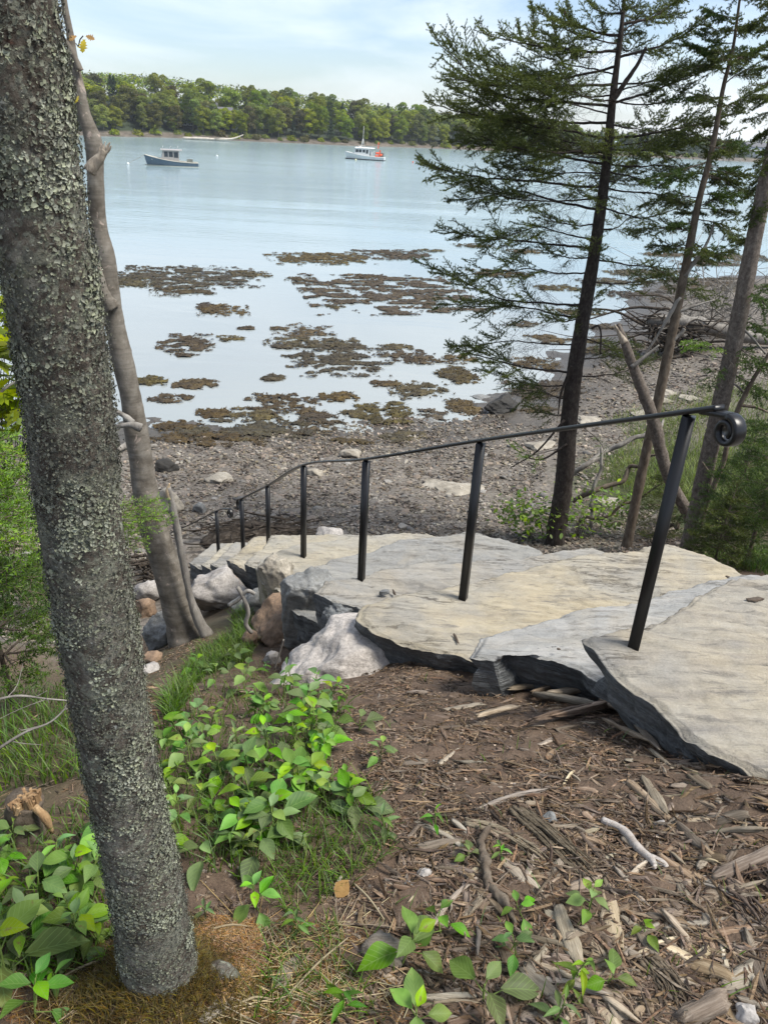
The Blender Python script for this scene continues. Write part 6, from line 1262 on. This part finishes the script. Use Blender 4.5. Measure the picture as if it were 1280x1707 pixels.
# larger single pieces: (from pixel, to pixel, width m, thickness m, material, label, name)
BIG = [((1003, 1372), (1088, 1440), .019, .016, w_stick, None, 0), ((1068, 1300), (1108, 1360), .024, .014, w_grey, 'short grey wood piece above the white stick', 0), ((1010, 1470), (1032, 1575), .042, .012, w_pale, 'broad pale split plank among the seedlings', 0), ((932, 1518), (962, 1602), .034, .020, w_pale, 'thick pale wedge of wood left of the broad plank', 0), ((990, 1572), (1005, 1618), .024, .014, w_pale, 'short pale block right of the wooden wedge', 0),
       ((872, 1622), (935, 1680), .036, .018, w_grey, 'wide grey board end near the bottom', 0), ((1188, 1466), (1292, 1452), .030, .022, w_brown, 'thick brown log piece at the right edge', 0), ((1218, 1490), (1268, 1640), .026, .012, w_brown, 'long brown plank sloping at the right edge', 0), ((835, 1432), (898, 1490), .026, .016, w_grey, 'grey slat crossing behind the dark twisted root', 0), ((690, 1418), (765, 1405), .030, .016, w_grey, 'flat grey wood piece left of the dark root', 0),
       ((780, 1374), (850, 1402), .020, .014, w_grey, 'grey splinter above the dark root', 0), ((920, 1222), (1020, 1170), .040, .026, w_brown, 'stout wood piece on top of the pile at the slab corner', 0), ((905, 1172), (990, 1158), .034, .026, w_grey, 'second stout piece of the pile at the slab corner', 0), ((862, 1140), (935, 1130), .028, .020, w_grey, 'pale flat piece under the blue grey slab', 0), ((980, 1140), (1055, 1178), .038, .022, w_brown, 'broad wood wedge leaning on the topmost slab', 0), ((885, 1168), (925, 1152), .026, .024, w_brown, 'dark notched block in the pile at the slab corner', 0), ((938, 1130), (985, 1148), .026, .016, w_pale, 'pale flake of wood between the two slabs', 0),
       ((1040, 1205), (1090, 1262), .022, .012, w_grey, 'grey slat below the wood pile', 0), ((1048, 1185), (1165, 1262), .011, .007, w_pale, 'long thin pale stick beside the topmost slab', 0), ((1145, 1310), (1175, 1340), .034, .020, w_grey, 'chunky grey wood block at the right of the mulch', 0), ((1045, 1310), (1105, 1365), .026, .014, w_brown, 'brown slat left of the chunky grey block', 0), ((1120, 1375), (1175, 1432), .022, .012, w_brown, 'narrow brown slat right of the white stick', 0), ((745, 1185), (800, 1175), .026, .016, w_grey, 'wood piece below the cream slab', 0), ((690, 1190), (745, 1200), .024, .014, w_brown, 'brown wood piece in the soil below the pale rock', 0), ((765, 1250), (735, 1275), .022, .012, w_grey, 'small grey chip in the middle of the mulch', 0),
       ((605, 1120), (650, 1085), .02, .016, w_brown, 'dark bark piece on the pale rock edge', 0), ((458, 1165), (510, 1120), .040, .020, w_grey, 'grey board edge sticking out of the soil at the pale rock foot', 0), ((570, 1218), (625, 1222), .022, .016, w_brown, 'brown wood piece beside the leafy patch', 0), ((590, 1590), (660, 1640), .014, .013, w_grey, 'grey stick in front of the wood lump at the bottom', 0), ((560, 1490), (575, 1460), .020, .008, w_pale, 'small pale chip near the light green plant', 0), ((335, 1705), (385, 1668), .03, .012, w_grey, 'grey wood flake at the bottom left by the moss', 0), ((455, 1650), (500, 1600), .03, .014, w_grey, 'grey wood chunk in the dry grass', 0), ((1130, 1705), (1200, 1670), .05, .03, w_grey, 'grey wood chunk cut by the bottom right corner', 0), ((980, 1620), (1080, 1612), .016, .010, w_brown, 'brown sliver right of the split planks', 0), ((1150, 1600), (1110, 1580), .022, .01, w_pale, 'pale chip beside the round leaf seedling', 0), ((895, 1168), (985, 1190), .034, .026, w_grey, 'grey split log across the front of the pile by the blue grey slab', 0), ((930, 1212), (1028, 1180), .030, .022, w_brown, 'brown split log lowest in the pile by the slab corner', 0), ((850, 1160), (905, 1150), .026, .020, w_grey, 'short grey chunk at the left end of the wood pile', 0), ((1010, 1215), (1072, 1250), .022, .014, w_grey, 'grey slat lying right of the wood pile', 0), ((1000, 1180), (1060, 1215), .032, .022, w_brown, 'brown wedge at the right end of the wood pile', 0), ((1095, 1262), (1185, 1318), .010, .008, w_pale, 'long pale splinter lying along the lower slab edge', 0), ((800, 1210), (850, 1190), .026, .016, w_grey, 'grey wood chunk left of the pile on the bare soil', 0), ((1235, 1280), (1290, 1262), .012, .01, w_brown, 'dark sliver on the corner of the topmost slab', 0)]
for a_, b_, w, th, mt, lab, _ in BIG:
    A, B_ = G(*a_), G(*b_); L_ = np.linalg.norm(B_-A)*1.05; mb = MB(); c_ = (A+B_)/2; c_[2] = T1(c_[0], c_[1])
    if lab is None:
        lab = 'smooth bleached white stick with a forked end lying on the mulch'; mb = MB(); up_ = np.array([0, 0, .012]); d = (B_-A)/np.linalg.norm(B_-A); sd_ = np.cross(d, [0, 0, 1.0])
        tube(mb, [A+up_, A+(B_-A)*.35+up_*1.2-sd_*.016, A+(B_-A)*.7+up_*1.1, B_+up_], [.0095, .0115, .011, .012], 12, wob=.12, n=30, wscale=40); tube(mb, [B_-d*.012+up_, B_+d*.016+up_+sd_*-.012, B_+d*.034+up_-sd_*.012], [.0115, .010, .006], 9, n=10, wob=.1); tube(mb, [B_-d*.012+up_, B_+d*.012+up_+sd_*.010, B_+d*.02+up_+sd_*.022], [.011, .008, .004], 9, n=10, wob=.1)
        o = mb.build('white_stick', mt, loc=A); tag(o, lab, 'stick'); continue
    chip(mb, L_, w, th, r, 22, 11, .25, .02); o = bpy.data.objects.new('wood_piece', mb.data('wood_piece', mt)); COL.objects.link(o); R = slope_frame(c_, math.atan2(B_[1]-A[1], B_[0]-A[0])); lift = th*.4+(.035 if 'pile' in lab or 'leaning' in lab else 0)
    lay(o, c_, math.atan2(B_[1]-A[1], B_[0]-A[0]), lift); tag(o, lab, 'wood piece')
def bundle(name, label, cat, pts, wdt, n, mt, seed, r0=.0045):
    """shredded bark: many fibres following one path"""
    r = np.random.default_rng(seed); Pq = np.array([G(*q_) for q_ in pts]); mb = MB()
    for k in range(n):
        o_ = (r.random(2)-.5)*wdt; t0 = r.random()*.35; t1 = .65+.35*r.random(); C = spline(Pq, 30); C = C[int(t0*29):int(t1*29)+1]; T_ = np.gradient(C, axis=0); sd_ = np.cross(T_, [0, 0, 1.0]); sd_ /= np.linalg.norm(sd_, axis=1)[:, None]
        ww = np.linspace(1, 1+.5*r.normal(), len(C))[:, None]; q_ = C+sd_*o_[0]*ww+np.array([0, 0, .006+abs(o_[1])*.35])+np.cumsum(r.normal(size=C.shape)*.0011, 0); s_ = r0*(.4+r.random()); tube(mb, q_, np.linspace(s_, s_*.4, len(q_)), 5, wob=.3, seed=k, wscale=50)
    o = mb.build(name, mt, loc=Pq[0]); return tag(o, label, cat)
bundle('shredded_bark', 'long strip of shredded bark fibres running down the mulch', 'bark', [(858, 1350), (900, 1385), (950, 1430), (1000, 1482)], .055, 44, w_grey, 1)
bundle('shredded_bark', 'second fibrous bark strip left of the long one', 'bark', [(770, 1372), (830, 1388), (890, 1420), (935, 1455)], .03, 22, w_grey, 2)
bundle('shredded_bark', 'splintered fibres at the lower right below the brown plank', 'bark', [(1075, 1600), (1110, 1640), (1130, 1690)], .05, 26, w_grey, 3)
bundle('shredded_bark', 'frayed fibres at the right edge under the thick log piece', 'bark', [(1195, 1480), (1235, 1510), (1280, 1560)], .05, 24, w_brown, 4)
bundle('shredded_bark', 'thin fibres lying along the edge of the topmost slab', 'bark', [(1060, 1195), (1120, 1240), (1190, 1290)], .05, 22, w_grey, 5)
Pq = np.array([G(*q_) for q_ in ((800, 1408), (808, 1440), (812, 1475), (838, 1508), (858, 1545))])+(0, 0, .014); mb = MB(); tube(mb, Pq, [.010, .015, .011, .013, .005], 16, wob=.42, n=60, wscale=55); tube(mb, [Pq[0], Pq[0]+(.02, .03, .012), Pq[0]+(.03, .05, .0)], [.011, .008, .004], 8, wob=.2, n=12, wscale=40)
tag(mb.build('twisted_root', b_brown, loc=Pq[0]), 'dark twisted root curving down through the seedlings', 'root')
c_ = G(640, 1590); mb = MB(); rock_mesh(mb, c_+(0, 0, .012), (.055, .045, .03), np.eye(3), 5, 4, 10, .08); tag(mb.build('wood_lump', w_grey, loc=c_), 'grey rounded wood lump behind the leafy plant at the bottom', 'wood piece')
V, Fq = lobed_leaf(.05, 0, ((0, .1), (.2, .5), (.5, .7), (.8, .4), (1, 0)))
c_ = G(560, 1500); mb = MB(); mb.add(V @ rot_axis(.5, -.6, .8).T+c_+(0, 0, .012), Fq); tag(mb.build('dry_leaf', m_bleaf, loc=c_), 'dry orange leaf lying near the light green plant', 'leaf')

# fine litter of the mulch: fibres and crumbs nobody could count
def splinters(mb, P, r, lmin, lmax, wmin, wmax, yaw=None, lift=.004, tl=.22):
    n = len(P); L_ = lmin+(lmax-lmin)*r.random(n)**1.8; w = wmin+(wmax-wmin)*r.random(n)**2; a = r.random(n)*6.283 if yaw is None else yaw
    e = .03; gx_ = (T(P[:, 0]+e, P[:, 1])-T(P[:, 0]-e, P[:, 1]))/(2*e); gy_ = (T(P[:, 0], P[:, 1]+e)-T(P[:, 0], P[:, 1]-e))/(2*e)
    d = np.stack([np.cos(a), np.sin(a), np.cos(a)*gx_+np.sin(a)*gy_+tl*r.normal(size=n)], 1); s_ = np.stack([-np.sin(a), np.cos(a), -np.sin(a)*gx_+np.cos(a)*gy_+.35*r.normal(size=n)], 1); u = np.cross(d, s_)
    c_ = P+np.array([0, 0, 1])*(lift*(.3+1.4*r.random(n)))[:, None]; b_ = (r.normal(size=n)*.08*L_)[:, None]; d, hw, ht = d*L_[:, None]*.5, s_*w[:, None]*.5, u*w[:, None]*.38
    V = np.stack([c_-d-hw*.3, c_-d*.5-hw+s_*b_*.6, c_+d*.5-hw+s_*b_, c_+d+hw*.2, c_+d*.5+hw+s_*b_, c_-d*.5+hw+s_*b_*.6, c_-d*.4+ht+s_*b_*.6, c_+d*.4+ht+s_*b_], 1).reshape(-1, 3); i = np.arange(n)[:, None]*8
    q_ = lambda *k: np.concatenate([i+kk for kk in k], 1); mb.add(V, [np.concatenate([q_(1, 2, 7, 6), q_(4, 5, 6, 7)]), np.concatenate([q_(0, 1, 6), q_(0, 6, 5), q_(2, 3, 7), q_(3, 4, 7)])])
LOWR = [(700, 1380), (860, 1330), (1000, 1240), (1180, 1250), (1290, 1310), (1290, 1720), (700, 1720)]
r = np.random.default_rng(70); mb = MB(); Pm = sample_poly(MULCH, 22000, 71); splinters(mb, Pm, r, .008, .075, .0016, .008, r.normal(size=len(Pm))*.9-.6+.8*fbm(Pm*3, 2, 4))
Pm = sample_poly(MULCH, 1900, 72); splinters(mb, Pm, r, .03, .12, .003, .011, r.normal(size=len(Pm))*.8-.7, .009)
P2 = sample_poly([(400, 1100), (470, 1090), (620, 1090), (640, 1140), (590, 1260), (560, 1340), (640, 1420), (560, 1600), (330, 1620), (330, 1500), (430, 1440), (560, 1400)], 9000, 73); splinters(mb, P2, r, .006, .055, .0012, .006)
P2 = sample_poly([(520, 1120), (640, 1085), (720, 1105), (720, 1260), (690, 1400), (620, 1420), (600, 1260)], 4500, 76); splinters(mb, P2, r, .008, .06, .0015, .008)
P2 = sample_poly([(400, 1050), (480, 1100), (600, 1160), (560, 1240), (420, 1150), (260, 1260), (250, 1130), (330, 1060)], 4000, 77); splinters(mb, P2, r, .006, .05, .0012, .005)
P2 = sample_poly([(235, 1060), (330, 1060), (420, 1075), (330, 1130), (270, 1200), (235, 1180)], 2600, 79); splinters(mb, P2, r, .015, .10, .0025, .010)
P3 = sample_poly([(-20, 1180), (130, 1120), (260, 1110), (270, 1700), (-20, 1700)], 2600, 74); splinters(mb, P3, r, .01, .08, .001, .005)
P4 = sample_poly([(870, 900), (1100, 850), (1250, 930), (1100, 930), (900, 930)], 2600, 75); splinters(mb, P4, r, .02, .12, .003, .01)
OUTP = [(1290, 1325), (1500, 1450), (1900, 1680), (1900, 2500), (200, 2500), (-500, 2000), (0, 1712), (1290, 1712)]
Pm = sample_poly(OUTP, 9000, 78); splinters(mb, Pm, r, .01, .09, .002, .010)
tag(mb.build('mulch_litter', w_litter, smooth=False), 'fine brown wood fibres and bark crumbs covering the soil', 'mulch', kind='stuff')
m_grit = mat('soil_grit', [(.3, (.075, .052, .038)), (.5, (.16, .12, .09)), (.75, (.34, .30, .26))], 9, bs=0, island=(.015, .4, .8))
Pg = np.vstack([sample_poly(MULCH, 9000, 81), sample_poly([(380, 1090), (640, 1090), (640, 1420), (560, 1700), (330, 1700), (330, 1450)], 5000, 82), sample_poly([(235, 1060), (330, 1060), (420, 1075), (330, 1130), (270, 1200), (235, 1180)], 2500, 83)]); n = len(Pg); s_ = (.0012+.0055*r.random(n)**4)[:, None, None]
V = (C8[None]*(1, .8, .6)+r.normal(size=(n, 8, 3))*.25)*s_+Pg[:, None]+np.array([0, 0, .002]); mb = MB(); mb.add(V.reshape(-1, 3), (np.arange(n)[:, None, None]*8+Fb[None]).reshape(-1, 4)); tag(mb.build('soil_grit', m_grit, smooth=False), 'grit and crumbs lying on the brown soil', 'soil crumbs', kind='stuff')

# ------------------------------------------------------------------ grasses, needles on the ground, dry stalks
m_grass = mat('green_grass', [(.3, (.045, .095, .014)), (.5, (.085, .155, .022)), (.7, (.14, .21, .035))], 2, bs=0, rough=.5, island=(.02, .25, .4), transl=.3)
m_marsh = mat('marsh_grass', [(.3, (.085, .125, .028)), (.5, (.15, .20, .045)), (.7, (.22, .26, .075))], 1, bs=0, rough=.5, island=(.02, .25, .4), transl=.3)
m_dry = mat('dry_grass', [(.3, (.26, .19, .10)), (.5, (.40, .31, .17)), (.7, (.52, .43, .26))], 6, bs=0, island=(.02, .3, .4), transl=.15)
m_ndl = mat('fallen_needles', [(.3, (.14, .072, .034)), (.5, (.25, .145, .068)), (.7, (.36, .235, .115))], 6, bs=0, island=(.02, .3, .5))
r = np.random.default_rng(90); mb = MB()
def grass(poly, n, seed, h0, h1, w): Pq = sample_poly(poly, n, seed); blades(mb, Pq, h0+(h1-h0)*r.random(len(Pq)), np.full(len(Pq), w), r, .7, seg=3)
grass([(270, 1190), (325, 1090), (400, 1050), (428, 1060), (420, 1100), (340, 1130), (285, 1210)], 3000, 1, .05, .14, .0045); grass([(385, 1030), (415, 1010), (425, 1060), (400, 1080)], 500, 2, .08, .18, .006)
grass(PATCH, 2200, 3, .04, .11, .0035); grass([(0, 1080), (60, 1060), (130, 1150), (150, 1300), (0, 1320)], 1100, 4, .05, .14, .004); grass([(470, 1410), (640, 1370), (660, 1420), (560, 1500), (480, 1540), (420, 1480)], 800, 5, .03, .09, .003)
grass([(440, 1540), (560, 1540), (640, 1707), (420, 1707)], 420, 6, .03, .08, .0028); grass(MULCH, 160, 7, .03, .07, .0028); grass([(1140, 905), (1280, 920), (1280, 960), (1210, 945)], 1500, 8, .06, .2, .006); grass(LEFTP, 900, 9, .04, .1, .004); grass([(-600, 1050), (0, 1080), (0, 1700), (-600, 1900)], 3500, 14, .05, .16, .004)
tag(mb.build('green_grass_tufts', m_grass, smooth=False), 'fresh green grass growing between the plants and along the slope', 'grass', kind='stuff')
mb = MB(); grass([(990, 790), (1060, 720), (1130, 690), (1210, 650), (1280, 640), (1280, 880), (1200, 890), (1130, 830), (1060, 830)], 9000, 10, .14, .36, .012); grass([(1010, 700), (1180, 640), (1200, 690), (1060, 740)], 1500, 11, .1, .3, .012)
tag(mb.build('marsh_grass', m_marsh, smooth=False), 'light green marsh grass on the beach edge behind the right trunks', 'grass', kind='stuff')
mb = MB(); DRY = [(300, 1600), (360, 1540), (500, 1530), (640, 1560), (680, 1707), (0, 1707), (0, 1640), (150, 1620)]
Pq = sample_poly(DRY, 420, 91); n = len(Pq); a = r.random(n)*6.283; L_ = .04+.16*r.random(n)**2
for k in range(n): d = np.array([math.cos(a[k]), math.sin(a[k]), 0])*L_[k]; q_ = [Pq[k]+f_*d for f_ in (0, .5, 1)]; q_ = [np.array([v[0], v[1], T1(v[0], v[1])+.006+.012*r.random()]) for v in q_]; tube(mb, q_, [.0011, .0011, .0006], 4, n=6, cap=False)
tag(mb.build('dry_grass_stalks', m_dry), 'straw coloured dry grass stalks lying round the mossy trunk foot', 'dry grass', kind='stuff')
mb = MB(); Pq = sample_poly(DRY, 14000, 92); splinters(mb, Pq, r, .012, .035, .0008, .0014, None, .005, .3); Pq = sample_poly([(325, 1560), (350, 1530), (430, 1540), (440, 1620), (370, 1680)], 6000, 93); splinters(mb, Pq, r, .012, .035, .0008, .0014, None, .012, .4)
tag(mb.build('fallen_needles', m_ndl, smooth=False), 'reddish brown fallen spruce needles round the mossy trunk foot', 'needles', kind='stuff')
STALK = [((352, 1556), (420, 1552), 'straight straw stalk lying right of the mossy foot'), ((90, 1645), (195, 1602), 'straw stalk pointing at the trunk from the left'), ((478, 1668), (580, 1570), 'long bent straw stalk in the dry grass'), ((400, 1680), (450, 1672), 'short straw stalk near the bottom edge'), ((590, 1480), (640, 1540), 'thin straw stalk beside the wood lump')]
for a_, b_, lab in STALK:
    A, B_ = G(*a_)+(0, 0, .016), G(*b_)+(0, 0, .016); mb = MB(); tube(mb, [A, (A+B_)/2+(0, .004, .006), B_], [.0024, .0026, .0014], 7, n=16, wob=.1, wscale=50); tag(mb.build('straw_stalk', m_dry, loc=A), lab, 'stalk')
# dead twigs in the left corner
for k, (lab, pts, yd) in enumerate([('forked pale dead twig at the left edge above the stump', [(-20, 1260), (40, 1222), (90, 1200), (135, 1150)], 1.75), ('thin arching dead twig across the left grass', [(-20, 1170), (30, 1160), (80, 1165), (140, 1170)], 1.9), ('dark dead twig over the left leaves near the trunk', [(-20, 1400), (50, 1450), (110, 1480), (175, 1440)], 1.35), ('thin twig rising at the lower left edge', [(-20, 1480), (60, 1490), (150, 1400), (170, 1360)], 1.4), ('pale dead twig above the bright young spruce', [(-20, 672), (20, 640), (48, 628), (60, 600)], 2.5)]):
    Pq = np.array([PY(px, py, yd+.05*i) for i, (px, py) in enumerate(pts)]); mb = MB(); tube(mb, Pq, [.0045, .004, .003, .0015], 6, n=20, wob=.15, wscale=30); rr2 = np.random.default_rng(k)
    for q_ in range(6): i = rr2.integers(0, 3); b0 = Pq[i]+(Pq[i+1]-Pq[i])*rr2.random(); d = rr2.normal(size=3)*.06+(Pq[i+1]-Pq[i])*.3; tube(mb, [b0, b0+d*.5+rr2.normal(size=3)*.01, b0+d], [.0022, .0016, .0008], 4, n=7)
    tag(mb.build('dead_twig', b_dead if k != 2 else m_twig, loc=Pq[0]), lab, 'twig')

# ------------------------------------------------------------------ sea air
hzm = bpy.data.materials.new('sea_haze'); hzm.use_nodes = True; t = hzm.node_tree; t.nodes.remove(t.nodes['Principled BSDF'])
pv = nd(t, 'ShaderNodeVolumePrincipled'); pv.inputs['Color'].default_value = (.86, .93, 1.0, 1); pv.inputs['Density'].default_value = .0002; pv.inputs['Anisotropy'].default_value = .2
t.links.new(pv.outputs['Volume'], t.nodes['Material Output'].inputs['Volume'])
mb = MB(); box(mb, (0, 340, -2), (1500, 900, 50)); hz = mb.build('haze', hzm, smooth=False); tag(hz, kind='stuff')
